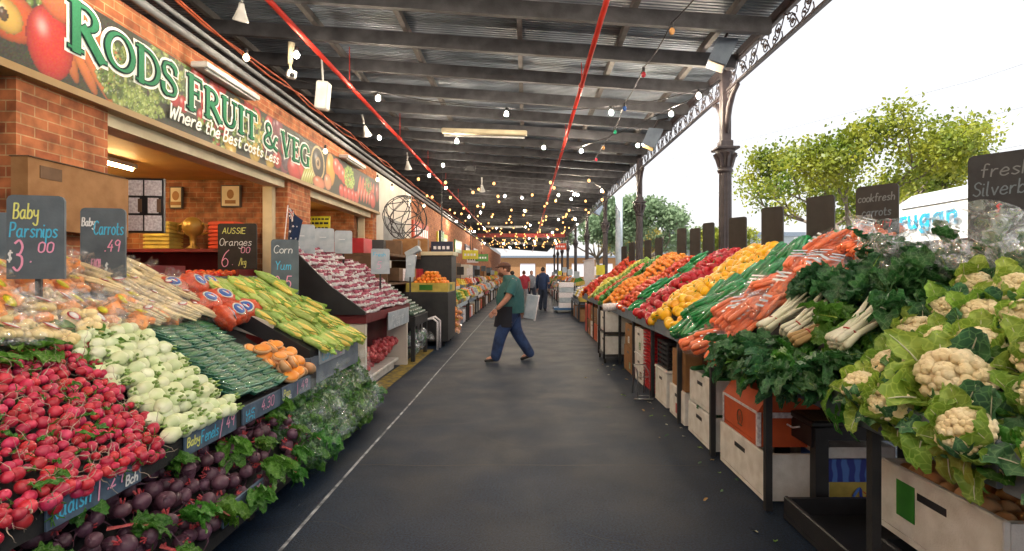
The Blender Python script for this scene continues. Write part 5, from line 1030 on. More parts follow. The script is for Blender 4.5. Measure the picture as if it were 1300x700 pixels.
t = thing('dark_crate', 'dark plastic crate with slots on a foam box', 'crate', (1.95, 6.8, .46)); b = MB()
for k in range(6): b.bb(1.72, 2.15, 6.52, 7.0, .465+k*.06, .495+k*.06)
for yy in (6.52, 6.76, 7.0): b.bb(1.718, 1.74, yy-.01, yy+.01, .465, .8)
b.build('slats', 'black_plastic', t)
# red shopping baskets nested
bk = MB(); bk.hull([(-.16, -.22, 0), (.16, -.22, 0), (.16, .22, 0), (-.16, .22, 0)], [(-.185, -.25, .035), (.185, -.25, .035), (.185, .25, .035), (-.185, .25, .035)]).bb(-.2, .2, -.265, .265, .03, .042)
bm_ = bk.mesh('basket', mat('basket_red', (.5, .012, .02), .4))
for k in range(17):
    o = bpy.data.objects.new('red_basket', bm_); C.objects.link(o); o.location = (1.88, 7.42, .03+k*.048)
    tag(o, 'red plastic basket in the tall nested stack' if 0 < k < 16 else ('bottom red basket of the tall nested stack, resting on the floor' if k == 0 else 'topmost red basket of the tall nested stack'), 'basket', 'nested red baskets')
t = thing('wire_stand', 'small bare wire stand on the floor before the red baskets', 'stand', (1.5, 7.1, 0)); mb = MB()
for x in (1.45, 1.6):
    mb.tube([(x, 6.95, .02), (x, 6.97, .36), (x, 7.2, .42), (x, 7.3, .02)], .008, 6)
mb.tube([(1.45, 6.96, .3), (1.6, 6.96, .3)], .007, 6).tube([(1.45, 7.2, .42), (1.6, 7.2, .42)], .007, 6).tube([(1.45, 6.95, .06), (1.6, 6.95, .06)], .007, 6).tube([(1.4, 6.95, .015), (1.65, 6.95, .015)], .012, 6); mb.build('frame', 'steel', t)
foam_box(1.70, 2.2, 7.8, 8.4, .01, .4, 'foam box on the floor beyond the red baskets', lid=True); foam_box(1.70, 2.2, 7.8, 8.4, .44, .82, 'tall foam box standing on another beyond the red baskets')
foam_box(1.70, 2.2, 8.6, 9.3, .01, .42, 'cardboard coloured box next to the trolley', m='card', nm='brown_box', cat='box'); foam_box(1.70, 2.2, 8.6, 9.2, .43, .8, 'upper cardboard coloured box next to the trolley', m='card', nm='brown_box', cat='box')
# trolley
t = thing('box_trolley', 'dark wire trolley with a pale roll on its handle beside the right counter', 'trolley', (1.65, 10.1, 0)); mb = MB()
for x in (1.42, 1.95):
    for y in (9.75, 10.5): mb.tube([(x, y, .08), (x, y, 1.02)], .017, 8)
for z in (.14, .55): mb.bb(1.42, 1.95, 9.75, 10.5, z-.01, z+.01)
mb.tube([(1.42, 9.75, 1.02), (1.95, 9.75, 1.02)], .017, 8).build('frame', 'black_plastic', t)
mb = MB(); mb.tube([(1.4, 9.74, 1.02), (1.75, 9.74, 1.04)], .07, 14); mb.build('paper_roll', 'punnet_white', t)
for x in (1.44, 1.93):
    for y in (9.78, 10.47): MB().tube([(x-.015, y, .045), (x+.015, y, .045)], .045, 12).build('wheel', 'rubber', t)
foam_box(1.45, 1.93, 9.8, 10.45, .16, .5, 'white foam box on the lower deck of the wire trolley', grp='foam boxes on the trolley'); foam_box(1.45, 1.93, 9.8, 10.45, .57, .9, 'white foam box on the upper deck of the wire trolley', grp='foam boxes on the trolley')
for k in range(7):
    y = 10.75+k*.66; c_ = ['foam', 'card', 'foam', 'card_orange', 'foam', 'card', 'crate_red'][k]
    foam_box(1.68, 2.1, y, y+.58, .01, .4, ['white box first past the trolley on the floor', 'brown box second past the trolley on the floor', 'white box third past the trolley on the floor', 'orange red box fourth past the trolley', 'white box fifth past the trolley on the floor', 'brown box sixth past the trolley on the floor', 'red crate at the far end of the right counter'][k], m=c_, nm='produce_box', grp='boxes beyond the trolley')
    foam_box(1.68, 2.1, y, y+.58, .42, .8, ['white box stacked first past the trolley', 'white box stacked second past the trolley', 'violet marked box stacked third past the trolley', 'brown box stacked fourth past the trolley', 'brown box stacked fifth past the trolley', 'red crate stacked sixth past the trolley', 'red crate stacked at the far end of the right counter'][k], m=['foam', 'foam', 'board_pale', 'card', 'card', 'crate_red', 'crate_red'][k], nm='produce_box', grp='boxes beyond the trolley')
# black plastic stool-table and cartons beyond it, near right
t = thing('black_stool', 'black plastic step stool with a gritty brown top under the near end of the counter', 'stool', (2.3, 3.9, 0))
MB().box((2.32, 3.98, .615), (.72, .62, .045), bev=.012).build('top', 'black_plastic', t); MB().bb(1.99, 2.65, 3.69, 4.27, .6385, .642).build('gritty_mat', mat('grit', (.18, .12, .08), .95, (.06, .04, .03), 160), t)
for x in (2.03, 2.64):
    for y in (3.71, 4.25): MB().hull([(x-.045, y-.04, 0), (x+.045, y-.04, 0), (x+.045, y+.04, 0), (x-.045, y+.04, 0)], [(x-.045, y-.035, .59), (x+.045, y-.035, .59), (x+.045, y+.035, .59), (x-.045, y+.035, .59)]).build('leg', 'black_plastic', t)
MB().bb(1.98, 2.66, 3.69, 3.72, .5, .59).bb(1.97, 2.0, 3.7, 4.26, .45, .59).build('apron', 'black_plastic', t)
tag(MB().tube([(1.966, 3.85, .55), (1.94, 3.9, .53), (1.94, 4.02, .53), (1.966, 4.08, .55)], .007, 6).build('pale_cord', 'punnet_white'), 'short pale cord loop on the side of the black stool', 'cord')
t = thing('wave_carton', 'blue and yellow carton printed with waves and a sun behind the black stool', 'carton', (2.8, 4.6, 0))
MB().bb(2.35, 3.0, 4.42, 4.9, .0, .24).build('lower_part', 'crate_yellow', t)
wm = mat('wave_blue', (.02, .04, .3), .5, (.08, .2, .6), 4); n = wm.node_tree; wv = n.nodes.new('ShaderNodeTexWave'); wv.inputs['Scale'].default_value = 3; wv.inputs['Distortion'].default_value = 5; tcx = n.nodes.new('ShaderNodeTexCoord'); n.links.new(tcx.outputs['Object'], wv.inputs[0]); rp = [q for q in n.nodes if q.type == 'VALTORGB'][0]; n.links.new(wv.outputs['Fac'], rp.inputs[0])
MB().bb(2.35, 3.0, 4.42, 4.9, .242, .47).build('upper_part', wm, t); MB().bb(2.3, 3.02, 4.4, 4.92, .49, .6).build('lid', 'foam', t)
MB().bb(2.35, 2.38, 4.415, 4.419, .01, .235).build('edge_stripe', 'punnet_white', t)
mb = MB(); mb.add([(2.82+.09*math.cos(a), 4.416, .06+.09*math.sin(a)) for a in np.linspace(0, math.pi, 12)], [tuple(range(12))])
for k in range(7): a = .25+k*.44; mb.add([(2.82+.1*math.cos(a-.08), 4.4155, .06+.1*math.sin(a-.08)), (2.82+.1*math.cos(a+.08), 4.4155, .06+.1*math.sin(a+.08)), (2.82+.17*math.cos(a), 4.4155, .06+.17*math.sin(a))], [(0, 1, 2)])
mb.build('sun_print', 'card_orange', t)
mb = MB(); ribbon(mb, crom([(2.62, .1), (2.68, .18), (2.7, .08), (2.76, .05), (2.85, .04), (2.98, .07)]), .03, Vector((0, 4.413, 0)), Vector((1, 0, 0)), Vector((0, 0, 1)), Vector((0, -1, 0)), .0); mb.build('wave_print', wm, t)
t.scale = (.72, .72, .70); t.location = (2.45, 3.93, .003)
foam_box(2.35, 2.95, 5.0, 5.6, .0, .5, 'white foam box standing far under the counter behind the wave carton', grp='foam boxes deep under the counter', lid=True); foam_box(2.35, 2.95, 5.9, 6.6, .0, .55, 'second white foam box standing deep under the counter', grp='foam boxes deep under the counter', lid=True)
foam_box(1.76, 2.2, 1.0, 1.9, .02, .34, 'black crate on the floor closest to the camera', m='black_plastic', nm='black_crate', cat='crate', grp='black crates under the right counter'); foam_box(1.73, 2.35, 2.78, 3.6, .01, .16, 'low black crate on the floor before the black stool', m='black_plastic', nm='black_crate', cat='crate', grp='black crates under the right counter')
# litter
for k in range(34):
    y = rnd.uniform(2.6, 10); mb = MB(); leaf(mb, rnd.uniform(.02, .08), rnd.uniform(.015, .04), TM((1.68-abs(rnd.gauss(0, .3)), y, .012), (rnd.uniform(-.1, .1), rnd.uniform(-.2, .2), rnd.uniform(0, 6))), .5, .004, .3, seed=k+400, nu=3, nv=4)
    tag(mb.build('fallen_leaf', ['leaf_pale', 'stalk_tan', 'leaf_dark', 'stalk_white'][k % 4]), 'scrap of leaf on the floor by the right counter', 'leaf', 'leaf scraps littering the floor')
# ================= boards on the left =================
board(-2.93, 3.2, 1.62, 2.12, .29, .25, 'left chalkboard reading Baby Parsnips 3.00 above the bags', [('Baby', 'chalk_yellow', .12, .72, .09, .45), ('Parsnips', 'chalk_blue', .06, .5, .085, .85), ('3', 'chalk_pink', .12, .1, .18, .2), ('.', 'chalk_pink', .42, .2, .1, .03), ('00', 'chalk_pink', .55, .32, .06, .3), ('$', 'chalk_white', .03, .2, .07, .1)], 'board_slate', grp='slate chalkboards over the bagged vegetables')
board(-3.16, 4.0, 1.62, 2.14, .29, .25, 'left chalkboard reading Baby Carrots .49 above the red bags', [('Baby', 'chalk_white', .04, .74, .06, .3), ('Carrots', 'chalk_blue', .3, .62, .1, .68), ('EACH', 'chalk_pink', .25, .15, .06, .2), ('.49', 'chalk_pink', .55, .38, .085, .36), ('$', 'chalk_white', .55, .1, .06, .08)], 'board_slate', grp='slate chalkboards over the bagged vegetables')
board(-3.86, 3.9, 1.62, 2.1, .3, .9, 'blue grey chalkboard cut by the left edge of the photo', [], 'board_slate', grp='slate chalkboards over the bagged vegetables')
b_ = board(-2.86, 6.35, 1.4, 2.05, .30, .35, 'tall slate chalkboard standing in the corn with Corn 2.5', [('Corn', 'chalk_white', .1, .75, .09, .7), ('Yum', 'chalk_blue', .15, .45, .1, .6), ('2', 'chalk_pink', .12, .1, .15, .22), ('.', 'chalk_pink', .42, .2, .1, .03), ('5', 'chalk_pink', .52, .1, .15, .25)], 'board_slate', grp='slate chalkboards over the corn')
board(-4.02, 7.45, 1.70, 2.34, .54, .0, 'black chalkboard reading Aussie Oranges 6.00 inside the shop opening', [('AUSSIE', 'chalk_yellow', .12, .78, .08, .62), ('Oranges', 'chalk_white', .05, .52, .1, .85), ('6', 'chalk_pink', .1, .06, .24, .22), ('.', 'chalk_pink', .38, .1, .1, .03), ('00', 'chalk_pink', .6, .36, .08, .26), ('/kg', 'chalk_yellow', .55, .1, .09, .2)], 'board_brown', grp='chalkboard inside the shop', post=False)
for i, (px, py0, py1, yy, wd, lab) in enumerate(((384, 285, 322, 7.6, .33, 'pale blue price board beside the flag'), (412, 290, 320, 8.3, .28, 'middle pale blue price board above the punnets'), (436, 293, 322, 8.9, .28, 'right pale blue price board above the punnets'), (483, 316, 348, 8.9, .3, 'pale written board standing at the far end of the punnets'), (507, 320, 340, 9.6, .0, ''), (521, 325, 352, 10.0, .16, 'slim white price board above the dark green packs'))):
    if not wd: continue
    p = P(px, py1, yy); q = P(px, py0, yy)
    board(p.x, yy, p.z, q.z, wd, .35, lab, [('Fresh', 'chalk_blue', .1, .7, .06, .7), ('5', 'chalk_pink', .3, .2, .12, .3)] if i == 3 else [('-', 'chalk_white', .2, .5, .1, .5)], 'board_pale', grp='pale price boards on the left')
# flag
t = thing('flag', 'small Australian flag on a thin pole beside the tall slate chalkboard', 'flag', (-2.9, 6.7, 1.7)); MB().tube([(-3.06, 6.7, 1.7), (-2.98, 6.7, 2.5)], .007, 6).build('pole', 'punnet_white', t)
mb = MB()
def ff(u, v): return (-2.985+.02+.16*u*(1-.35*v)-.03*v, 6.7+.03*math.sin(u*8+v*2), 2.47-.42*v-.16*u+.02*math.sin(v*9))
mb.grid(ff, 10, 14); mb.build('cloth', 'cloth_navy', t)
mb = MB()
for (u, v, s_) in ((.55, .35, .018), (.75, .6, .015), (.5, .75, .014), (.3, .55, .022), (.75, .3, .012)):
    c = Vector(ff(u, v))+Vector((0, -.012, 0)); mb.add([c+Vector((s_*(1 if k % 2 else .45)*math.sin(k*math.pi/5), 0, s_*(1 if k % 2 else .45)*math.cos(k*math.pi/5))) for k in range(10)], [tuple(range(10))])
mb.build('stars', 'punnet_white', t)
mb = MB()
for (a, b2, w_, mi) in (((.02, .02), (.45, .28), .02, 0), ((.02, .28), (.45, .02), .02, 0), ((.02, .15), (.45, .15), .03, 0), ((.23, .02), (.23, .28), .03, 0), ((.02, .15), (.45, .15), .012, 1), ((.23, .02), (.23, .28), .012, 1)):
    L = [Vector(ff(a[0]+(b2[0]-a[0])*k/6, a[1]+(b2[1]-a[1])*k/6))+Vector((0, -.012-.003*mi, 0)) for k in range(7)]; d = (L[-1]-L[0]).normalized(); nn = Vector((-d.z, 0, d.x))*w_/2
    mb.add([p for q in L for p in (q+nn, q-nn)], [(2*i, 2*i+1, 2*i+3, 2*i+2) for i in range(6)], mi)
mb.build('cross', ['punnet_white', 'crate_red'], t)
# ================= inside the shop =================
def lamp_batten(x, y, z, L, axis, label, glow='tube_glow'):
    t = thing('ceiling_batten', label, 'light fitting', (x, y, z)); d = (L, .12, .06) if axis == 0 else (.12, L, .06)
    MB().box((x, y, z), d, bev=.01).build('housing', 'white_plastic', t); e = L/2-.04
    MB().tube([(x-e, y, z-.05), (x+e, y, z-.05)] if axis == 0 else [(x, y-e, z-.05), (x, y+e, z-.05)], .02, 8).build('tube', glow, t)
lamp_batten(-5.6, 6.9, 3.17, 1.5, 1, 'warm lit tube on the shop ceiling in the first opening'); lamp_batten(-6.9, 7.6, 3.17, 1.5, 1, 'warm lit tube deep in the shop'); lamp_batten(-5.6, 11.8, 3.17, 1.5, 1, 'warm lit tube on the ceiling in the second opening')
for (px0, px1, py0, py1, lab) in ((215, 231, 237, 265, 'framed pale portrait hanging left on the brick wall'), (280, 305, 235, 263, 'framed cream drawing hanging right on the brick wall')):
    Zb = 9.0; a = P(px0, py1, Zb); c = P(px1, py0, Zb); t = thing('picture', lab, 'picture', ((a.x+c.x)/2, 9.04, a.z), group='framed pictures in the shop')
    MB().bb(a.x, c.x, 9.005, 9.045, a.z, c.z).build('frame', 'wood_dark', t); MB().bb(a.x+.02, c.x-.02, 9.0, 9.004, a.z+.02, c.z-.02).build('print', 'cream_paint', t)
    mb = MB(); cx, cz = (a.x+c.x)/2, (a.z+c.z)/2; mb.add([(cx+.06*math.cos(q), 8.998, cz+.03+.08*math.sin(q)) for q in np.linspace(0, 6.28, 14)[:-1]], [tuple(range(13))]); mb.bb(cx-.09, cx+.09, 8.994, 8.997, cz-.13, cz-.07); mb.build('portrait', 'card', t)
tag(MB().bb(-6.6, -4.5, 8.4, 8.95, 1.98, 2.03).bb(-6.6, -6.55, 8.4, 8.95, 0, 1.978).bb(-4.55, -4.5, 8.4, 8.95, 0, 1.978).bb(-6.6, -4.5, 8.9, 8.95, 1.2, 1.978).build('shop_shelf', 'maroon'), 'dark red shelf unit against the brick wall inside the shop', 'shelf')
for r in range(7):
    for k, (x0, m_, lb) in enumerate(((-6.05, 'crate_yellow', 'yellow tray in the stack on the shop shelf'), (-5.02, 'crate_red', 'orange red crate in the stack on the shop shelf'))):
        MBo = MB().bb(x0, x0+.42, 8.45, 8.8, 2.035+r*.062, 2.035+r*.062+.045, bev=.008).bb(x0+.02, x0+.40, 8.47, 8.78, 2.08+r*.062, 2.096+r*.062).build('shop_tray', m_); tag(MBo, lb, 'tray', 'stack of yellow trays' if k == 0 else 'stack of orange red crates')
t = thing('ornament', 'round golden ornament with handles between the yellow and red stacks', 'ornament', (-5.35, 8.6, 2.03)); MB().lathe([(.1, 0), (.1, .02), (.04, .06), (.05, .2), (.12, .25), (.16, .34), (.15, .43), (.08, .5), (.02, .52)], 16, c=(-5.35, 8.6, 2.031)).build('body', 'gold_paint', t)
for s in (-1, 1): MB().tube([(-5.35+s*.13, 8.6, 2.44), (-5.35+s*.24, 8.6, 2.42), (-5.35+s*.24, 8.6, 2.3), (-5.35+s*.14, 8.6, 2.27)], .02, 8).build('handle', 'gold_paint', t)
# board of white cards + brown carton left
t = thing('card_rack', 'leaning black rack of white cards and packets inside the first opening', 'rack', (-4.45, 6.1, 2.12), (0, 0, .12))
MB().box((0, 0, .3), (.62, .04, .62)).build('frame', 'black_plastic', t, world=False)
mb = MB(); mr_ = MB()
for i in range(3):
    for j in range(3): (mb if (i+j) % 4 else mb).box((-.2+.2*i, -.024, .1+.2*j), (.18 if j != 1 else .11, .006, .175)); 
for i in range(3): mr_.box((-.14+.2*i, -.024, .3), (.04, .007, .15))
mb.build('white_card', 'punnet_white', t, world=False); mr_.build('packet', 'card_dark', t, world=False)
t = thing('brown_carton', 'long flat brown cardboard carton fixed against the near brick pillar', 'carton', (-3.92, 4.6, 2.0)); MB().bb(-3.995, -3.86, 4.15, 5.2, 2.0, 2.56, bev=.004).build('body', 'card', t); MB().box((-3.93, 4.65, 2.566), (.16, 1.0, .008)).build('flap', 'card_dark', t); MB().box((-3.858, 4.35, 2.46), (.006, .2, .1)).build('handle_hole', 'card_dark', t)
tag(MB().bb(-6.0, -4.2, 4.9, 6.6, 0, 1.74).build('inner_counter', 'maroon'), 'dark counter below the brown carton inside the shop', 'counter')
tag(MB().bb(-3.86, -3.55, 5.6, 6.2, 1.0, 1.62, bev=.01).build('grey_scale_box', 'trim_blue'), 'grey blue box standing by the shop opening behind the carrot bags', 'box')
t = thing('yellow_notice', 'yellow notice with dark writing hanging in the second opening', 'notice', (-4.3, 10.3, 2.5)); MB().box((-4.35, 10.9, 2.62), (.75, .02, .35)).build('card', 'label_yellow', t)
mb = MB(); write(mb, 'SPECiALS', (-4.68, 10.885, 2.68), (1, 0, 0), (0, 0, 1), .08, .018, fit=.6); write(mb, 'TODAY', (-4.65, 10.885, 2.5), (1, 0, 0), (0, 0, 1), .09, .018, fit=.55); kill(t); 
t = thing('yellow_notice', 'yellow notice with dark lines of writing hanging in the second opening', 'notice', (-4.35, 10.9, 2.45)); MB().box((-4.35, 10.9, 2.62), (.72, .02, .36)).build('card', 'label_yellow', t)
mb = MB()
for r_, z_ in enumerate((2.74, 2.66, 2.56, 2.49)):
    x_ = -4.66
    while x_ < -4.08:
        w_ = rnd.uniform(.03, .09); mb.bb(x_, x_+w_, 10.884, 10.888, z_-.022*(1 if r_ % 2 else .6), z_+.02); x_ += w_+.02
mb.build('writing', 'text_black', t)
for k in range(5): tag(MB().box((-4.3+.12*k, 11.5, 2.05), (.09, .3, .5), (0, .05, 0), bev=.006).build('upright_box', ['card', 'punnet_white', 'card_orange', 'card_dark', 'board_pale'][k]), ['brown', 'white', 'orange', 'dark brown', 'pale blue'][k]+' narrow box standing upright in the second opening', 'box', 'upright boxes in the second opening')
tag(MB().bb(-5.2, -3.5, 10.2, 13.0, 0, 1.8).build('inner_counter', 'maroon'), 'dark counter inside the second opening', 'counter')
# ================= clutter beyond the punnets, left =================
t = thing('display_shelf', 'brown shelf unit with open bays against the white wall', 'shelf', (-3.3, 12.2, 0))
MB().bb(-3.9, -2.75, 10.8, 15.6, 2.0, 2.05).bb(-3.9, -2.75, 10.8, 15.6, 1.4, 1.45).bb(-3.9, -2.8, 10.8, 10.85, 0, 1.995).bb(-3.9, -2.8, 15.5, 15.55, 0, 1.995).bb(-3.9, -3.85, 10.85, 15.5, 0, 1.39).bb(-3.9, -2.8, 13.1, 13.15, 0, 1.39).build('frame', 'card_dark', t)
bx = [(-3.5, 11.1, .45, .5, .3, 'label_red', 'pink and dark box on the shelf under the white wall'), (-3.4, 11.9, .5, .4, .32, 'black_plastic', 'framed dark box on the shelf under the white wall'), (-3.2, 12.7, .5, .55, .35, 'card_dark', 'dark brown box on the shelf under the wire ball'), (-3.0, 13.5, .6, .7, .42, 'card', 'large brown carton with dark straps on the shelf'), (-2.95, 14.5, .6, .8, .5, 'card', 'tilted brown carton at the far end of the shelf'), (-3.3, 13.6, .3, .3, .25, 'board_pale', 'pale box behind the strapped carton')]
for x, y, a, b2, h, m_, lb in bx:
    t = thing('carton', lb, 'carton', (x, y, 2.052), (0, 0, rnd.uniform(-.2, .2)), 'cartons on the brown shelf'); MB().box((0, 0, h/2+.002), (a, b2, h), bev=.006).build('body', m_, t, world=False)
    if m_ == 'card': MB().box((.0, -.1, h/2+.003), (a+.006, .16, h+.006)).build('strap', 'black_plastic', t, world=False)
for k in range(8): tag(MB().box((-3.05+rnd.uniform(-.2, .2), 11.05+k*.55, 1.6+rnd.uniform(0, .03)), (.4, .4, .28), (0, 0, rnd.uniform(-.2, .2)), bev=.008).build('stored_box', ['card', 'card_dark', 'punnet_white', 'card', 'board_pale', 'label_red', 'card', 'crate_yellow'][k]), ['brown', 'dark brown', 'white', 'light brown', 'pale blue', 'red', 'plain brown', 'yellow'][k]+' box number '[:4]+' stored in the upper bay of the brown shelf', 'box', 'boxes stored in the brown shelf')
t = thing('paper_dispenser', 'tall pale folded stand of paper bags above the dark packs', 'stand', (-2.35, 10.9, 1.5)); MB().box((-2.35, 10.9, 1.75), (.14, .2, .55), (0, .15, 0), bev=.01).box((-2.3, 10.9, 2.08), (.3, .22, .12), (0, -.5, 0), bev=.01).build('body', 'board_pale', t)
# wire ball
t = thing('wire_ball', 'openwork black wire ball hanging before the white wall', 'decoration', (-3.3, 14.4, 3.15)); mb = MB()
for k in range(9):
    E_ = Euler((rnd.uniform(0, 3), rnd.uniform(0, 3), rnd.uniform(0, 3))).to_matrix(); mb.tube([Vector((-3.3, 14.6, 3.15))+E_ @ Vector((.6*math.cos(a), .6*math.sin(a), .12*math.sin(3*a))) for a in np.linspace(0, 6.3, 26)], .012, 4)
mb.build('wire', 'black_plastic', t); MB().tube([(-3.3, 14.6, 3.7), (-3.3, 14.6, 5.2)], .005, 4).build('cord', 'black_plastic', t)
# green menu screen
t = thing('menu_sign', 'green lettered menu board hanging beside the far shops', 'sign', (-2.9, 17.5, 2.5)); MB().box((-3.0, 19.0, 2.75), (.08, .75, .75)).box((-3.0, 19.0, 4.1), (.03, .03, 2.0)).build('panel', 'black_plastic', t)
mb = MB()
for r_ in range(7):
    mb.bb(-2.958, -2.955, 18.7, 18.7+rnd.uniform(.4, .58), 2.45+r_*.09, 2.49+r_*.09)
mb.build('writing', mat('menu_green', (.08, .5, .1), .5), t); MB().bb(-2.959, -2.9585, 18.66, 19.34, 2.4, 3.1).build('face', 'cap_green', t)
t = thing('dark_cabinet', 'tall dark cabinet with a cream top standing by the oranges', 'cabinet', (-2.5, 14.6, 0)); MB().bb(-2.95, -1.95, 14.0, 14.9, .05, 2.1).build('body', 'black_wood', t); MB().bb(-3.0, -1.9, 13.95, 14.95, 2.102, 2.2, bev=.01).build('top', 'cream_paint', t)
t = thing('steel_rail', 'bent white tube rail on the floor by the black table', 'rail', (-1.95, 11.6, 0)); MB().tube([(-2.3, 11.45, 0), (-2.3, 11.45, .6), (-2.0, 11.45, .68), (-1.9, 11.45, .6), (-1.9, 11.45, 0)], .025, 8).tube([(-2.3, 11.8, 0), (-2.3, 11.8, .6), (-2.0, 11.8, .68), (-1.9, 11.8, .6), (-1.9, 11.8, 0)], .025, 8).build('tube', 'punnet_white', t)
scatter([p_bag('swede', 77)], [(Vector((-1.85, 13.9+.1*k, .12+.15*k)), 0) for k in range(4)], label='yellow net of lemons piled beside the dark cabinet', group='yellow nets beside the dark cabinet', rot=lambda q: (.3, .3, rnd.uniform(0, 3)), sc=(1.3, 1.5))
# generic far stalls on both sides, each crate and heap its own thing
cols = ['apple_red', 'orange', 'lime', 'cap_green', 'lemon', 'punnet_white', 'carrot', 'label_red', 'board_pale', 'pumpkin']
adj = {'apple_red': 'red apples', 'orange': 'oranges', 'lime': 'limes', 'cap_green': 'green peppers', 'lemon': 'lemons', 'punnet_white': 'white mushrooms', 'carrot': 'orange carrots', 'label_red': 'red plums', 'board_pale': 'pale blue packets', 'pumpkin': 'orange pumpkins'}
def heap_mesh(m_):
    mb = MB(); rr = random.Random(hash(m_) % 97)
    for l in range(3):
        for i in range(5-l):
            for j in range(5-l): mb.sphere(((i-(4-l)/2)*.1+rr.uniform(-.01, .01), (j-(4-l)/2)*.11, .2+l*.07), .055, 7, 5)
    return mb.mesh('heap', m_)
HM = {c: heap_mesh(c) for c in cols}
crm = MB().bb(-.27, .27, -.3, .3, 0, .03).bb(-.27, -.25, -.3, .3, .03, .2).bb(.25, .27, -.3, .3, .03, .2).bb(-.25, .25, -.3, -.28, .03, .2).bb(-.25, .25, .28, .3, .03, .2)
CR = {c: crm.mesh('crate', c) for c in ('black_plastic', 'card', 'foam', 'crate_yellow', 'trim_blue')}
ordn = ['first', 'second', 'third', 'fourth', 'fifth', 'sixth', 'seventh', 'eighth', 'ninth', 'tenth']
def far_stall(x0, y, side, idx, n=4):
    s = side; sd_ = 'left' if s < 0 else 'right'
    t = thing('market_stall', f'{ordn[idx]} far market stall on the {sd_} of the walkway', 'stall', (x0+s*.6, y+n*.35, 0), group='market stalls far down the walkway')
    b = MB(); xs = sorted((x0, x0+s*1.25)); b.bb(xs[0], xs[1], y, y+n*.68, .62, .68); b.bb(*sorted((x0+s*.62, x0+s*1.2)), y, y+n*.68, .95, 1.0); b.build('shelf', 'black_wood', t)
    for yy in (y+.05, y+n*.68-.05): MB().bb(x0-.03, x0+.03, yy-.03, yy+.03, 0, .62).bb(x0+s*1.1-.03, x0+s*1.1+.03, yy-.03, yy+.03, 0, .94).build('leg', 'black_wood', t)
    MB().bb(*sorted((x0-s*.02, x0-s*.0)), y, y+n*.68, .6, .72).build('front_board', rnd.choice(['trim_blue', 'punnet_white', 'board_pale', 'label_red']), t)
    for k in range(n):
        for r_ in range(2):
            c = rnd.choice(cols); m_ = rnd.choice(list(CR)); q = thing('produce_crate', f'crate of {adj[c]} on the {ordn[idx]} far {sd_} stall, {"front" if r_ == 0 else "back"} row', 'crate', (x0+s*(.33+.6*r_), y+.34+k*.68, .68+.32*r_), (0, -s*.25, 0), f'crates on the far {sd_} stalls')
            for nm_, me_ in (('crate_body', CR[m_]), ('produce', HM[c])):
                o = bpy.data.objects.new(nm_, me_); C.objects.link(o); o.parent = q
    for k in range(n):
        m_ = rnd.choice(['foam', 'card', 'punnet_white', 'card', 'crate_red', 'trim_blue']); tag(MB().bb(*sorted((x0+s*.05, x0+s*.55)), y+.06+k*.68, y+.6+k*.68, .01, .42, bev=.01).build('stored_carton', m_), f'{ {"foam":"white foam","card":"brown","punnet_white":"white","crate_red":"red","trim_blue":"dark blue"}[m_]} carton on the floor under the {ordn[idx]} far {sd_} stall', 'carton', f'cartons under the far {sd_} stalls')
    if idx < 9:
        h = rnd.uniform(1.4, 1.9); c = rnd.choice(['board_pale', 'board_brown', 'label_yellow', 'punnet_white', 'board_slate']); q = thing('price_board', f'small price board on a stick over the {ordn[idx]} far {sd_} stall', 'sign', (x0+s*.8, y+.6, 1.0), group='price boards on the far stalls')
        MB().bb(x0+s*.8-.01, x0+s*.8+.01, y+.6, y+.62, 1.0, h).build('stick', 'black_plastic', q); MB().bb(x0+s*.8-.15, x0+s*.8+.15, y+.57, y+.595, h-.15, h+.2).build('panel', c, q)
for i, y in enumerate((15.4, 18.6, 22.2, 26, 30, 34.5, 39, 44, 49)): far_stall(-2.0, y, -1, i)
for i, y in enumerate((17.8, 21.0, 26.5, 30.5, 35, 40, 45, 50)): far_stall(1.75 if i != 1 else 2.1, y, 1, i)
# dolly with white cartons
t = thing('blue_dolly', 'flat blue dolly carrying a stack of white cartons', 'dolly', (1.7, 22.3, 0)); MB().bb(1.15, 2.1, 21.9, 22.9, .12, .2).build('deck', mat('dolly_blue', (.03, .14, .34), .5), t); MB().tube([(1.15, 22.9, .16), (1.15, 22.95, 1.2), (2.1, 22.95, 1.2), (2.1, 22.9, .16)], .025, 8).build('handle', 'steel', t)
for x in (1.25, 2.0): MB().tube([(x, 22.0, .06), (x+.03, 22.0, .06)], .06, 10).tube([(x, 22.8, .06), (x+.03, 22.8, .06)], .06, 10).build('wheel', 'rubber', t)
for k in range(5): tag(MB().bb(1.35, 1.95, 21.95, 22.6, .202+k*.21, .202+k*.21+.2, bev=.012).build('white_carton', 'board_pale' if k % 2 else 'punnet_white'), ['lowest', 'second', 'middle', 'fourth', 'topmost'][k]+' white carton of the stack on the blue dolly', 'carton', 'white cartons on the blue dolly')
t = thing('slatted_screen', 'white slatted sloping screen behind the far right stalls', 'screen', (2.3, 25, 0)); mb = MB()
for k in range(14): mb.bb(2.9-.0*k, 2.93, 23+k*.3, 23.12+k*.3, .8, 2.2-.0*k)
mb.bb(2.88, 2.95, 22.9, 27.3, 2.2, 2.27).bb(2.88, 2.95, 22.9, 27.3, .74, .8).build('slats', 'punnet_white', t)
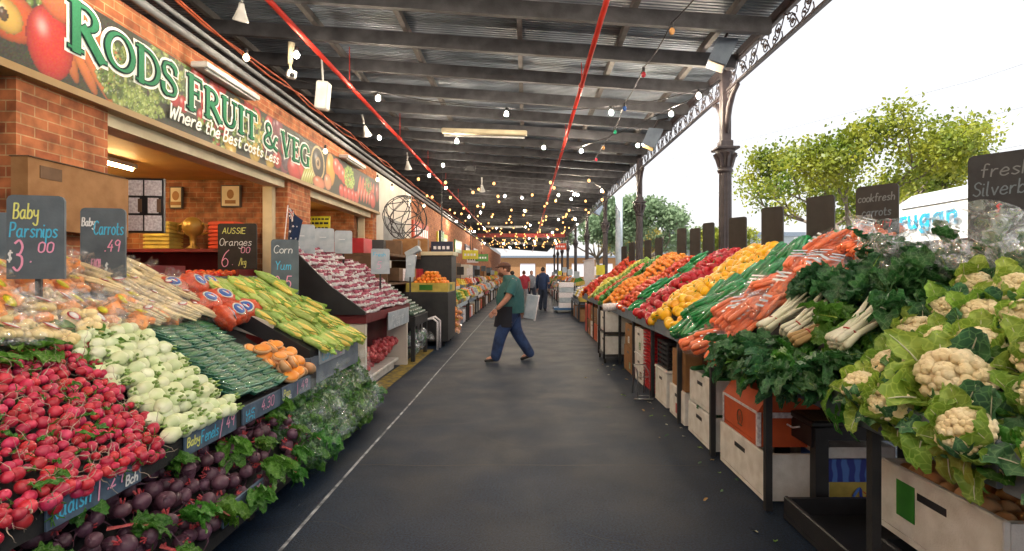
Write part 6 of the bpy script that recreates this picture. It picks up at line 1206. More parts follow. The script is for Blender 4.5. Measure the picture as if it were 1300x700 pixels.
for k, (x, y, c, lb) in enumerate(((-2.7, 17.2, 'board_navy', 'dark blue sign panel over the left shops'), (-2.5, 24, 'label_yellow', 'yellow and green sign over the left shops'), (-2.4, 29, 'cap_green', 'green sign panel far over the left shops'), (-3.3, 33, 'punnet_white', 'white sign panel far along the left wall'), (2.2, 34, 'crate_red', 'red sign hanging far on the right'))):
    t = thing('hanging_sign', lb, 'sign', (x, y, 2.4)); MB().box((x, y, 2.45 if k < 4 else 3.3), (.7, .06, .4), bev=.01).build('panel', c, t); MB().tube([(x, y, 2.65 if k < 4 else 3.5), (x, y, 5.1)], .012, 5).build('rod', 'black_plastic', t)
    mb = MB()
    for j in range(4): mb.bb(x-.27+j*.14, x-.18+j*.14, y-.036, y-.033, 2.4 if k < 4 else 3.25, 2.5 if k < 4 else 3.35)
    mb.build('marks', 'punnet_white' if k != 3 else 'text_black', t)
for k, (y, c, lb) in enumerate(((20, 'crate_red', 'red shop sign on the far brick wall'), (25.2, 'label_yellow', 'yellow shop sign on the far brick wall'), (31, 'cap_green', 'green shop sign on the far brick wall'), (36, 'board_navy', 'navy shop sign on the far brick wall'), (42, 'punnet_white', 'white shop sign on the far brick wall'), (49, 'card_orange', 'orange shop sign on the far brick wall'))):
    t = thing('wall_sign', lb, 'sign', (-3.96, y, 2.9), group='shop signs on the far brick wall'); MB().bb(-3.995, -3.93, y-1.3, y+1.6, 2.8, 3.5).build('panel', c, t); mb = MB()
    for j in range(7): mb.bb(-3.929, -3.924, y-1.05+j*.36, y-.85+j*.36+rnd.uniform(0, .06), 3.0, 3.3)
    mb.build('marks', 'punnet_white' if c != 'punnet_white' else 'text_black', t)
    tag(MB().bb(-3.99, -3.2, y-1.1, y+1.1, 1.1, 2.1, bev=.02).bb(-3.95, -3.2, y-1.0, y+1.0, 0, 1.098).build('display_cabinet', ['black_wood', 'card_dark', 'white_wall', 'trim_blue', 'card', 'black_wood'][k]), lb.replace('shop sign on', 'signed shop cabinet against'), 'cabinet')
# ================= overhead fittings =================
bulb_me = MB().sphere((0, 0, 0), (.036, .036, .044), 12, 8, fn=lambda p, th, ph: p if p[2] < .2 else Vector((p[0]*(1-.4*(p[2]-.2)), p[1]*(1-.4*(p[2]-.2)), p[2]*1.15))).mesh('glass', 'bulb_glow')
for q_ in ('a',): emis('bulb_far', (1, .47, .14), .55)
far_me = MB().sphere((0, 0, 0), (.045, .045, .052), 10, 7).mesh('glass', 'bulb_far')
sock_me = MB().lathe([(.018, .04), (.022, .05), (.022, .1), (.012, .115)], 10).mesh('socket', 'black_plastic')
bcol = {}
dim_me = bulb_me.copy(); dim_me.materials[0] = MATS['bulb_dim']
def bulb(p, label, grp, glass=bulb_me, name='light_bulb', cat='light bulb'):
    t = thing(name, label, cat, p, group=grp)
    for nm_, me_ in (('glass', glass), ('socket', sock_me)):
        o = bpy.data.objects.new(nm_, me_); C.objects.link(o); o.parent = t
    return t
hero = [(480, 125, 4.55, 'lit bulb left of centre touching the left red pipe'), (643, 145, 4.55, 'lit bulb above the white ceiling batten'), (776, 143, 4.55, 'lit bulb right of the right red pipe'), (887, 122, 4.5, 'bright lit bulb beside the top of the nearest column'), (852, 145, 4.5, 'lit bulb on the cable just left of the nearest column'), (738, 192, 4.55, 'lit bulb right of the right red pipe, beyond the nearest row'), (545, 223, 4.5, 'lit bulb on the left red pipe'), (566, 239, 4.5, 'lit bulb just beyond the one on the left red pipe'), (641, 249, 4.55, 'lit bulb high in the middle of the walkway'), (709, 248, 4.5, 'lit bulb above the right half of the walkway'), (725, 253, 4.5, 'lit bulb beside another over the right half'), (666, 268, 4.5, 'lit bulb below the middle one'), (610, 270, 4.5, 'lit bulb over the man, left side')]
hp = []
for px, py, z, lb in hero:
    Zd = (z-1.66)*680/(346-py); p = Vector(((px-668)*Zd/680, Zd, z)); hp.append(p); bulb(p, lb, 'bulbs on the string lights')
    
for (x, y, z, lb) in ((-3.7, 6.66, 4.33, 'lit bulb above RODS on the banner'), (-3.82, 9.6, 3.83, 'lit bulb in front of the far end of the banner letters'), (-3.8, 12.9, 3.9, 'lit bulb before the farther banner pictures'), (-3.7, 13.9, 3.85, 'lit bulb at the far end of the banner'), (-3.6, 15.6, 3.75, 'lit bulb before the white wall'), (-3.5, 17.2, 3.8, 'lit bulb at the end of the white wall')): bulb((x+.22, y, z), lb, 'bulbs along the wall', dim_me)
hp2 = sorted(hp, key=lambda p: p.y)
rr = random.Random(5); rows = []
y = 17.0
while y < 60:
    row = []
    for x in (-3.6, -2.7, -1.8, -.9, 0, .9, 1.8, 2.7):
        if rr.random() < .12: continue
        row.append(Vector((x+rr.uniform(-.25, .25), y+rr.uniform(-.5, .5), 4.45+rr.uniform(-.25, .25))))
    rows.append(row)
    for i_, p in enumerate(row): bulb(p, 'small lit bulb in the distant rows of string lights', 'distant rows of lit bulbs', bulb_me if (i_+len(rows)) % 7 == 0 else far_me)
    y += 1.75 if y < 30 else 1.5
def sag(a, b_, s=.12, n=8): return [a.lerp(b_, k/n)+Vector((0, 0, .11-s*4*(k/n)*(1-k/n))) for k in range(n+1)]
for ri, row in enumerate(rows[:8]):
    c = [Vector((-3.95, row[0].y, 4.7))]+row+[Vector((3.25, row[-1].y, 4.85))]; pth = []
    for a, b_ in zip(c, c[1:]): pth += sag(a, b_, .06, 4)
    tag(MB().tube(pth, .008, 4).build('festoon_cable', 'black_plastic'), f'black cable of the {ordn[ri]} distant row of lit bulbs', 'cable', 'cables of the distant bulb rows')
mb = MB(); c = [Vector((-3.9, 8.6, 4.7)), hp[0], hp[1], hp[2], hp[3], Vector((3.25, 8.9, 4.75))]
for a, b_ in zip(c, c[1:]): mb.tube(sag(a, b_, .05, 6), .008, 5)
tag(mb.build('festoon_cable', 'black_plastic'), 'black cable running from the banner to the nearest column', 'cable'); mb = MB()
c = [Vector((3.28, 8.9, 4.8)), hp[4], hp[5], Vector((-.5, 13.5, 4.7)), Vector((-3.9, 14, 4.6))]
for a, b_ in zip(c, c[1:]): mb.tube(sag(a, b_, .05, 6), .008, 5)
tag(mb.build('festoon_cable', 'black_plastic'), 'black cable running from the nearest column back to the far wall', 'cable')
for y in (-5, -2, 1, 4.4):
    for x in (-3.3, -1.6, .1, 1.7, 2.9): bulb((x, y+.2*math.sin(x*9), 4.5), 'added unseen bulb above and behind the camera, lighting the near stalls', 'bulbs added above the camera')  # unseen bulbs added to light the near stalls
for (x, y) in ((-3.0, 7.0), (-1.5, 11.6), (-3.1, 11.3), (.4, 12.2), (2.5, 12.0), (-2.2, 14.2)):
    bulb((x, y, 4.5), f'added lit bulb under the roof {"near the banner" if x < -2.5 else ("left of the middle" if x < 0 else "right of the middle")}, {"close" if y < 11 else ("just past the long cream batten" if y < 13 else "far")}', 'lit bulbs added under the near roof')  # extra bulbs added in view for more light on the stalls
# coloured festoon
cb = [(853, 40, 'bulb_amber', (.55, .28, .1), 'unlit amber bulb at the top of the coloured string'), (817, 95, 'bulb_red', (.5, .03, .05), 'unlit red bulb on the coloured string'), (793, 138, 'bulb_blue', (.03, .12, .45), 'unlit blue bulb on the coloured string'), (781, 168, 'bulb_green', (.02, .3, .15), 'unlit green bulb on the coloured string'), (766, 188, 'bulb_amber', (.55, .28, .1), 'unlit amber bulb low on the coloured string'), (757, 203, 'bulb_red', (.5, .03, .05), 'unlit red bulb at the far end of the coloured string')]
pp = []
for i, (px, py, mn, cc, lb) in enumerate(cb):
    z = 4.45; Zd = (z-1.66)*680/(346-py); Zd = [6.2, 7.56, 9.1, 10.6, 12, 13.3][i]; z = 1.66+(346-py)*Zd/680; p = Vector(((px-668)*Zd/680, Zd, z)); pp.append(p+Vector((0, 0, .1)))
    mat(mn, cc, .15); g_ = MB().sphere((0, 0, 0), (.034, .034, .042), 10, 8).mesh('glass', mn); bulb(p, lb, 'unlit coloured bulbs', g_)
mb = MB(); pth = [Vector((2.1, 5.0, 4.9))]+pp+[Vector((.95, 14.5, 4.75))]
for a, b_ in zip(pth, pth[1:]): mb.tube([a.lerp(b_, k/4)-Vector((0, 0, .05*4*(k/4)*(1-k/4))) for k in range(5)], .009, 5)
tag(mb.build('festoon_cable', 'black_plastic'), 'black cable carrying the unlit coloured bulbs', 'cable')
# spots
def spot(p, label, sc=1, aim=(.5, 0, 0)):
    t = thing('spot_lamp', label, 'spot lamp', p, aim, 'white reflector spot lamps'); MB().lathe([(.028, .12), (.035, .08), (.06, .0), (.085, -.06), (.09, -.075), (.084, -.08), (.0, -.066)][::-1], 18).build('reflector', 'white_plastic', t, world=False); MB().tube([(0, 0, .12), (0, 0, .16), (0, .05, .2), (0, .06, .32)], .018, 8).build('bracket', 'white_plastic', t, world=False); t.scale = (sc,)*3
spot(P(306, 18, 6.3), 'white reflector spot lamp at the top left of the roof', 1.0, (.4, .3, 0)); spot(P(465, 168, 11.5), 'white reflector spot lamp under the rafters near the banner', 1.15, (.4, -.2, 0)); spot(P(518, 211, 14.5), 'small far reflector spot lamp under the rafters', 1.1); spot(P(612, 240, 17), 'small reflector spot lamp above the middle of the walkway', 1.1)
t = thing('security_camera', 'cream security camera on a bracket under the rafters', 'camera', P(370, 95, 7.6)); o_ = P(370, 95, 7.6); MB().tube([o_+Vector((.0, 0, .45)), o_+Vector((-.02, 0, .15))], [.05, .03], 10).tube([o_+Vector((-.02, 0, .15)), o_+Vector((.02, -.05, .03))], .02, 8).build('bracket', 'cream_paint', t); MB().box(o_, (.12, .28, .11), (.25, .1, .5), bev=.015).build('housing', 'white_plastic', t); MB().tube([o_+Vector((.07, -.13, -.05)), o_+Vector((.08, -.16, -.06))], .03, 10).build('lens', 'black_plastic', t)
t = thing('speaker', 'white box speaker hanging beside the security camera', 'speaker', P(410, 122, 8.2)); o_ = P(410, 122, 8.2); MB().box(o_, (.18, .2, .42), (.1, .12, .1), bev=.02).build('cabinet', 'white_plastic', t); MB().tube([o_+Vector((0, 0, .21)), o_+Vector((-.02, 0, .6))], .015, 6).build('bracket', 'white_plastic', t)
lb_ = P(615, 168, 11.3); lamp = thing('ceiling_batten', 'long cream unlit batten across the middle of the roof', 'light fitting', lb_); MB().box(lb_, (1.8, .16, .1), (0, .03, 0), bev=.02).build('housing', 'cream_paint', lamp); MB().tube([lb_+Vector((-.85, -.0, -.07)), lb_+Vector((.85, 0, -.12))], .02, 8).build('tube', 'white_plastic', lamp)
lb_ = P(640, 288, 34); lamp = thing('ceiling_batten', 'long far batten across the roof', 'light fitting', lb_); MB().box(lb_, (2.4, .16, .1), bev=.02).build('housing', 'white_plastic', lamp); MB().tube([lb_+Vector((-1.1, -.0, -.07)), lb_+Vector((1.1, 0, -.07))], .02, 8).build('tube', 'white_plastic', lamp)
def flood(p, label, sc=1, lit=False):
    t = thing('flood_light', label, 'flood light', p, (0, 0, -.2), 'flood lights along the iron columns')
    MB().hull([(-.22, -.12, -.18), (.02, -.12, -.28), (.02, .2, -.28), (-.22, .2, -.18)], [(-.08, -.08, .14), (.2, -.08, .1), (.2, .16, .1), (-.08, .16, .14)]).build('housing', 'trim_blue', t, world=False)
    MB().hull([(-.21, -.10, -.19), (.0, -.10, -.288), (.0, .18, -.288), (-.21, .18, -.19)], [(-.21, -.10, -.185), (.0, -.10, -.283), (.0, .18, -.283), (-.21, .18, -.185)]).build('glass', 'stalk_tan' if not lit else 'flood_glow', t, world=False)
    MB().tube([(0, 0, .1), (.1, 0, .3), (.3, 0, .32)], .02, 6).build('bracket', 'iron_paint', t, world=False); t.scale = (sc,)*3
flood(P(918, 62, 7.7), 'grey flood light hanging before the nearest column', 1.0); flood(P(829, 172, 12.0), 'grey flood light near the second column', 1.1); flood(P(785, 222, 19.5), 'small grey flood light near the third column', 1.2); flood(P(760, 265, 28), 'far flood light along the columns', 1.3)
# boxed junction items on rafters
for k, (px, py, Zd, lb) in enumerate(((895, 655/700*0+213, 15, ''),)): pass
tag(MB().box(P(597, 214, 15.5), (.3, .1, .2), (0, .1, 0), bev=.02).build('junction_box', 'black_plastic'), 'black junction box on the long hanging cable', 'junction box')
mb = MB(); a, b_ = P(500, 228, 14), P(597, 214, 15.5); mb.tube(sag(a, b_, .1), .012, 5); c = P(730, 190, 13); mb.tube(sag(b_, c, .25), .012, 5); tag(mb.build('power_cable', 'black_plastic'), 'thick black cable sagging across the middle of the roof', 'cable')
# ================= people =================
def skin(name, joints, edges, mats, parent=None, sub=2, root=0, matfn=None):
    me = bpy.data.meshes.new(name); me.from_pydata([j[0] for j in joints], edges, []); o = bpy.data.objects.new(name, me); C.objects.link(o)
    m = o.modifiers.new('s', 'SKIN'); m.use_smooth_shade = True
    for i, v in enumerate(me.skin_vertices[0].data): r = joints[i][1]; v.radius = r if hasattr(r, '__len__') else (r, r); v.use_root = (i == root)
    s = o.modifiers.new('d', 'SUBSURF'); s.levels = s.render_levels = sub
    dg = bpy.context.evaluated_depsgraph_get(); me2 = bpy.data.meshes.new_from_object(o.evaluated_get(dg)); bpy.data.objects.remove(o)
    me2.materials.clear()
    for q in mats: me2.materials.append(MATS[q])
    for p in me2.polygons: p.use_smooth = True; p.material_index = matfn(p.center) if matfn else 0
    r = bpy.data.objects.new(name, me2); C.objects.link(r)
    if parent is not None: r.parent = parent
    return r
def head_mesh(M, skinm='skin'):
    b = MB()
    def fn(p, th, ph):
        x, y, z = p
        if z < -.2: x *= 1-.28*(-z-.2); 
        y2 = y
        if y < 0 and z < 0: y2 = y*(1-.12*(-z))
        return Vector((x, y2, z))
    b.sphere((0, 0, 0), (.078, .1, .125), 22, 18, fn=fn, mi=0)
    v2 = []
    # nose, ears, lips, eyes  (face looks to -Y)
    b.tube([(0, -.094, .025), (0, -.108, .0), (0, -.122, -.022), (0, -.1, -.032)], [.008, .011, .016, .008], 8)
    for s in (-1, 1):
        b.sphere((s*.078, .01, -.005), (.012, .024, .034), 8, 8); b.sphere((s*.03, -.088, .018), (.014, .01, .008), 8, 6, mi=1); b.sphere((s*.03, -.094, .018), (.006, .005, .006), 6, 4, mi=2)
        b.tube([(s*.012, -.1, .038), (s*.032, -.1, .043), (s*.05, -.088, .036)], .004, 5, mi=2)
    b.tube([(-.024, -.093, -.055), (0, -.1, -.053), (.024, -.093, -.055)], [.004, .007, .004], 6, mi=3)
    b.v = [tuple(M @ Vector(p)) for p in b.v]; return b
def hand(M, sgn=1):
    """palm and five fingers in local axes: fingers toward -Z, palm normal +X"""
    b = MB(); b.sphere((0, 0, -.045), (.017, .04, .05), 12, 8)
    for k, (y, L) in enumerate(((-.03, .068), (-.011, .078), (.009, .074), (.028, .06))):
        b.tube([(0, y*.9, -.07), (0, y, -.09), (.008, y*1.05, -.09-L*.45), (.022, y*1.05, -.09-L*.8), (.036, y, -.09-L)], [.0105, .0095, .0088, .008, .0055], 7)
    b.tube([(.0, -.03, -.02), (.01, -.05, -.045), (.018, -.058, -.07), (.024, -.055, -.092)], [.014, .012, .010, .007], 7)
    b.v = [tuple(M @ Vector(p)) for p in b.v]; return b
mat('eye', (.8, .8, .8), .3); mat('lip', (.45, .16, .13), .5)
def person(loc, rz, label, top, trousers, J=None, hair='hair_brown', cap=None, sc=1, apron=False, grp=None, belly=1.0, walk=.32, sleeves=True, beard=False, skirt=False):
    """built facing -Y, then turned by rz"""
    t = thing('person', label, 'person', loc, (0, 0, rz), grp)
    hipz = .93; w_ = walk
    J = {'pel': (0, 0, hipz), 'wa': (0, 0, 1.08), 'ch': (0, .0, 1.30), 'sh': (0, -.01, 1.43), 'nk': (0, -.03, 1.50), 'hd': (0, -.07, 1.62),
         'lh': (.09, 0, .9), 'lk': (.1, -w_*.75, .50), 'la': (.1, -w_*1.1, .09), 'lt': (.1, -w_*1.1-.17, .05), 
         'rh': (-.09, 0, .9), 'rk': (-.1, w_*.35, .50), 'ra': (-.1, w_*1.25, .12), 'rt': (-.1, w_*1.25-.15, .035),
         'ls': (.19, 0, 1.42), 'le': (.26, -.02-w_*.2, 1.14), 'lw': (.25, -.12-w_*.5, .90), 'rs': (-.19, 0, 1.42), 're': (-.25, .1, 1.15), 'rw': (-.25, .02, .90)} | (J or {})
    B_ = belly; stout = belly > 1.2; names = list(J); idx = {n_: i for i, n_ in enumerate(names)}
    Rd = dict(pel=(.155*B_, .12*B_), wa=(.155*B_, .125*B_), ch=(.165*B_, .12*B_), sh=(.13, .08), nk=(.055, .055), hd=(.06, .06), lh=(.10, .10), lk=.062, la=.042, lt=.035, rh=(.10, .10), rk=.062, ra=.042, rt=.035, ls=.062, le=.044, lw=.028, rs=.062, re=.044, rw=.028)
    if stout: Rd.update(pel=(.185, .185), wa=(.215, .215), ch=(.205, .195), sh=(.15, .12), lh=.125, rh=.125, lk=.08, rk=.08, la=.055, ra=.055, ls=.085, rs=.085, le=.06, re=.06, lw=.036, rw=.036, nk=.065)
    Rd = {k_: (v_ if hasattr(v_, '__len__') else (v_, v_)) for k_, v_ in Rd.items()}
    E_ = [('pel', 'wa'), ('wa', 'ch'), ('ch', 'sh'), ('sh', 'nk'), ('nk', 'hd'), ('pel', 'lh'), ('lh', 'lk'), ('lk', 'la'), ('la', 'lt'), ('pel', 'rh'), ('rh', 'rk'), ('rk', 'ra'), ('ra', 'rt'), ('sh', 'ls'), ('ls', 'le'), ('le', 'lw'), ('sh', 'rs'), ('rs', 're'), ('re', 'rw')]
    body = skin('body', [(J[n_], Rd[n_]) for n_ in names], [(idx[a], idx[b_]) for a, b_ in E_], ['skin', 'eye', 'hair_dark', 'lip'], t, 1, idx['pel'])
    # join the face and hands into the body mesh so that the body is one mesh
    Mh = Matrix.Translation(Vector(J['hd'])+Vector((0, -.005, .0)))
    bm = bmesh.new(); bm.from_mesh(body.data)
    extra = head_mesh(Mh)
    parts = [(extra.v, extra.f, extra.m)]
    for s, wn, en in ((1, 'lw', 'le'), (-1, 'rw', 're')):
        d = (Vector(J[wn])-Vector(J[en])).normalized(); q = (-d).to_track_quat('Z', 'Y').to_matrix().to_4x4(); h_ = hand(Matrix.Translation(J[wn]) @ q @ Matrix.Scale(1, 4) @ (Matrix.Scale(-1, 4, (1, 0, 0)) if s > 0 else Matrix())); parts.append((h_.v, h_.f, h_.m))
    for v, f, m_ in parts:
        vs_ = [bm.verts.new(p) for p in v]
        for q, mi in zip(f, m_):
            try: fc = bm.faces.new([vs_[i] for i in q]); fc.smooth = True; fc.material_index = mi
            except ValueError: pass
    bm.to_mesh(body.data); bm.free()
    def cloth(nm, ns, m_, grow, cut=None, root=None):
        es = [(a, b_) for a, b_ in E_ if a in ns and b_ in ns]; js = []
        for n_ in ns:
            r = Rd[n_]; r = r if hasattr(r, '__len__') else (r, r); p = Vector(J[n_])
            if cut and n_ in cut: p = p.lerp(Vector(J[cut[n_][0]]), cut[n_][1])
            js.append((p, tuple(x+grow for x in r)))
        return skin(nm, js, [(ns.index(a), ns.index(b_)) for a, b_ in es], [m_], t, 2, 0)
    cloth('trousers', ['pel', 'wa', 'lh', 'lk', 'la', 'rh', 'rk', 'ra'], trousers, .036, {'wa': ('pel', .1), 'la': ('lk', -.2), 'ra': ('rk', -.2)})
    f_ = 1.0 if stout else .76; mb = MB(); px_, ch_, sh_, nk_ = (Vector(J[q]) for q in ('pel', 'ch', 'sh', 'nk')); N_ = 28
    rings = [(px_+Vector((0, 0, -.07)), .235, .225), (px_+Vector((0, -.005, .02)), .245, .24), (Vector(J['wa'])+Vector((0, -.01, 0)), .255, .255), (ch_+Vector((0, 0, -.06)), .25, .24), (ch_+Vector((0, 0, .05)), .245, .205), (sh_+Vector((0, 0, -.02)), .25, .165), (sh_+Vector((0, .005, .05)), .215, .155), (nk_+Vector((0, .015, .0)), .128, .122), (nk_+Vector((0, .01, .03)), .092, .096)]
    V = []; F = []
    for r_, (c, a, b2) in enumerate(rings):
        for k in range(N_):
            q = 2*math.pi*k/N_; w_n = 1+.035*noise.noise((math.cos(q)*2.2, math.sin(q)*2.2, c.z*9)); V.append((c.x+a*f_*w_n*math.cos(q), c.y+b2*f_*w_n*math.sin(q), c.z))
    for r_ in range(len(rings)-1):
        for k in range(N_): l = (k+1) % N_; F.append((r_*N_+k, r_*N_+l, (r_+1)*N_+l, (r_+1)*N_+k))
    mb.add(V, F, 0, True)
    for a, b2, c in (('ls', 'le', 'lw'), ('rs', 're', 'rw')):
        A, B2, C2 = Vector(J[a]), Vector(J[b2]), Vector(J[c]); ins = Vector((-.04 if A.x > 0 else .04, 0, .0))
        if sleeves: mb.tube([A+ins*1.6, A, A.lerp(B2, .3), A.lerp(B2, .62), A.lerp(B2, .8)], [.075*f_/.9, .098*f_, .1*f_, .096*f_, .1*f_], 16, caps=False)
        else: mb.tube([A+ins*1.6, A, A.lerp(B2, .5), B2, B2.lerp(C2, .5), C2], [.08*f_, .095*f_, .088*f_, .075*f_, .066*f_, .055*f_], 14, caps=False)
    so = mb.build('shirt', top, t, world=False); sm_ = so.modifiers.new('s', 'SUBSURF'); sm_.levels = 1; sm_.render_levels = 1
    for a, b_ in (('la', 'lt'), ('ra', 'rt')):
        A, B2 = Vector(J[a]), Vector(J[b_]); d = (B2-A); skin('shoe', [((A-d*.35+Vector((0, 0, -.035))), (.045, .04)), (A+Vector((0, 0, -.02)), (.055, .05)), ((A+B2)/2+Vector((0, 0, -.02)), (.052, .038)), (B2+d*.15+Vector((0, 0, -.012)), (.045, .03))], [(0, 1), (1, 2), (2, 3)], ['shoe'], t, 2, 1)
    hd = Vector(J['hd']); mb = MB(); mb.sphere(hd+Vector((0, .012, .03)), (.086, .102, .108), 18, 12, fn=lambda p, th, ph: Vector((p[0], p[1] if p[1] > -.55 else -.55-(p[1]+.55)*.2 if p[2] < .55 else p[1], p[2]))); mb.build('hair', hair, t, world=False)
    if cap:
        mb = MB(); mb.sphere(hd+Vector((0, -.002, .065)), (.094, .118, .075), 18, 10, fn=lambda p, th, ph: Vector((p[0], p[1], max(p[2], -.25)))); mb.sphere(hd+Vector((0, -.11, .055)), (.07, .06, .012), 14, 6, rot=(.2, 0, 0)); mb.build('cap', cap, t, world=False)
    if beard:
        mb = MB(); mb.sphere(hd+Vector((0, -.05, -.075)), (.062, .056, .05), 14, 10); mb.build('beard', hair, t, world=False)
    if apron:
        mb = MB(); [mb.grid(lambda u, v: ((.265+g)*math.sin((u-.5)*3.0), -(.255+g)*math.cos((u-.5)*3.0)-.05*v*math.cos((u-.5)*3.0)-.012*math.sin(u*14)*v+.0, .98-.36*v), 20, 8) for g in (0, .006)]; mb.build('apron', 'apron_black', t, world=False)
    t.scale = (sc,)*3; return t
# the man crossing the walkway: faces -X
man = person((-.27, 10.0, 0), R(-82), 'stout man in teal T-shirt, jeans, dark apron and brown cap striding left across the walkway', 'teal_cloth', 'jeans', cap='cap_cloth', sc=1.06, apron=True, belly=1.32, walk=.27, beard=True,
    J={'pel': (0, .0, .93), 'wa': (0, -.03, 1.09), 'sh': (0, -.0, 1.40), 'ch': (0, -.02, 1.27), 'nk': (0, -.06, 1.49), 'hd': (0, -.13, 1.61), 'ls': (.22, .0, 1.38), 'le': (.31, -.1, 1.13), 'lw': (.31, -.30, .93), 'rs': (-.22, .0, 1.38), 're': (-.26, .12, 1.15), 'rw': (-.24, .2, .9)})
for ch in man.children: pass
t = thing('folded_box', 'pale flat box carried behind the striding man', 'box', (.09, 10.28, 1.0), (0, .18, .1)); MB().box((0, 0, 0), (.22, .10, .46), bev=.008).build('box_body', 'board_pale', t, world=False); MB().box((.115, 0, 0), (.02, .12, .5)).build('edge', 'punnet_white', t, world=False)
person((.72, 23.2, 0), R(170), 'person in a dark blue jacket and trousers standing by the right stalls', 'cloth_navy', 'cloth_dark', hair='hair_dark', sc=1.08, sleeves=False, walk=.08, grp=None)
person((-.55, 20.0, 0), R(150), 'person in a light blue top bending behind the striding man', 'cloth_blue', 'cloth_grey', hair='hair_dark', sc=.98, sleeves=False, walk=.15)
person((-.1, 26.0, 0), R(190), 'person in a red top and grey trousers far down the walkway', 'cloth_red', 'cloth_grey', hair='hair_brown', sc=1, walk=.2)
person((.25, 27.5, 0), R(20), 'person in a grey jacket walking far down the walkway', 'cloth_grey', 'cloth_dark', hair='hair_dark', sc=1, sleeves=False)
person((-1.1, 29, 0), R(80), 'person in a teal top at the far left stalls', 'teal_cloth', 'cloth_dark', hair='hair_brown', sc=.97)
# ================= outside =================
leaf_mat('tree_leaf_sunlit', (.30, .31, .03), (.09, .15, .015), trans=.5, scale=.9, orand=0, bump=0, rough=.5, hrand=0)  # sunlit yellow green is put into the leaf colour
leaf_mat('tree_leaf_hazed', (.2, .28, .15), (.12, .19, .1), trans=.4, scale=.5, orand=0, bump=0, hrand=0)  # leaf colour paled to stand in for distance haze
leaf_mat('tree_leaf_gold', (.32, .24, .05), (.2, .2, .04), trans=.5, scale=.5, orand=0, bump=0, hrand=0)
mat('bark', (.16, .13, .1), .9, (.09, .07, .055), 5, .5, 40)
def tree(x, y, z0, H, CW, CH, label, lm='tree_leaf_sunlit', nclump=240, lpc=70, seed=1, ls=.16, grp='trees across the street', cz=None, trunk_r=.22, zbase=-.12):
    rs = random.Random(seed); t = thing('street_tree', label, 'tree', (x, y, zbase), group=grp); b = MB(); tips = []
    fork = H-CH*.85; b.tube([(x, y, zbase), (x+.05, y, zbase+(fork-zbase)*.5), (x, y, fork)], [trunk_r*1.3, trunk_r, trunk_r*.85], 12)
    cc = Vector((x, y, H-CH/2))
    def grow(p, d, L, r, dep):
        n = 4; path = [p]; q = p.copy(); dd = d.copy()
        for i in range(n): dd = (dd+Vector((rs.uniform(-.22, .22), rs.uniform(-.22, .22), rs.uniform(-.1, .16)))).normalized(); q = q+dd*L/n; path.append(q.copy())
        b.tube(path, [r*(1-.5*i/n) for i in range(n+1)], 6 if dep > 1 else 5)
        e = (q-cc); inside = (e.x/(CW/2))**2+(e.y/(CW/2))**2+(e.z/(CH/2))**2 < .72
        tips.append((path[2], dep)); tips.append((q, dep))
        if dep > 0 and inside:
            for k in range(rs.choice((2, 3, 3))):
                nd = (dd+Vector((rs.uniform(-.8, .8), rs.uniform(-.8, .8), rs.uniform(-.35, .6)))).normalized(); grow(q, nd, L*rs.uniform(.62, .85), r*.55, dep-1)
    for k in range(8):
        a = k*.785+rs.uniform(-.3, .3); grow(Vector((x, y, fork-rs.uniform(0, .4))), Vector((math.cos(a), math.sin(a), rs.uniform(.15, 1.2))).normalized(), CW*.24, trunk_r*.5, 3)
    b.build('trunk', 'bark', t)
    cl = [p for p, d in tips if d <= 2]; rs.shuffle(cl); cl = cl[:nclump]; nr = np.random.RandomState(seed)
    V = []; 
    for p in cl:
        n = int(lpc*rs.uniform(.4, 1.4)); c = np.array(p)[None]+nr.normal(0, 1, (n, 3))*np.array([.38, .38, .22])*CW/9
        a = nr.normal(size=(n, 3)); a /= np.linalg.norm(a, axis=1, keepdims=True); b2 = np.cross(a, nr.normal(size=(n, 3))); b2 /= np.linalg.norm(b2, axis=1, keepdims=True)
        s = ls*nr.uniform(.5, 1.1, (n, 1)); V.append(np.stack([c-a*s*.6, c+b2*s*.38, c+a*s*.6, c-b2*s*.38], 1))
    V = np.concatenate(V).reshape(-1, 3); me = bpy.data.meshes.new('crown'); me.from_pydata((V-np.array([[x, y, zbase]])).tolist(), [], np.arange(len(V)).reshape(-1, 4).tolist()); me.materials.append(MATS[lm]); o = bpy.data.objects.new('crown', me); C.objects.link(o); o.parent = t
tree(12.2, 20, 0, 8.3, 7.8, 6.4, 'large spreading yellow green tree across the street above the van', nclump=420, lpc=95, seed=4, ls=.15)
tree(9.5, 44, 0, 9.5, 9, 8, 'pale hazy green tree left of the second column', 'tree_leaf_hazed', 260, 70, 6, .3); tree(4.9+2, 52, 0, 10, 9, 8, 'tall pale green tree seen between the far columns', 'tree_leaf_hazed', 260, 70, 7, .3); tree(12, 60, 0, 7, 8, 5.5, 'small golden tree behind the chalkboards', 'tree_leaf_gold', 160, 60, 8, .28)
tree(19, 52, 0, 6.5, 7, 5, 'small green tree beside the grey building', 'tree_leaf_sunlit', 160, 60, 9, .25)
struct(MB().bb(14.5, 400, -60, 400, -.1, -.02).build('far_pavement', 'kerb'))
struct(MB().bb(4.12, 5.0, Y0, Y1, -.119, -.114).build('gutter_strip', 'kerb')) if 0 else None
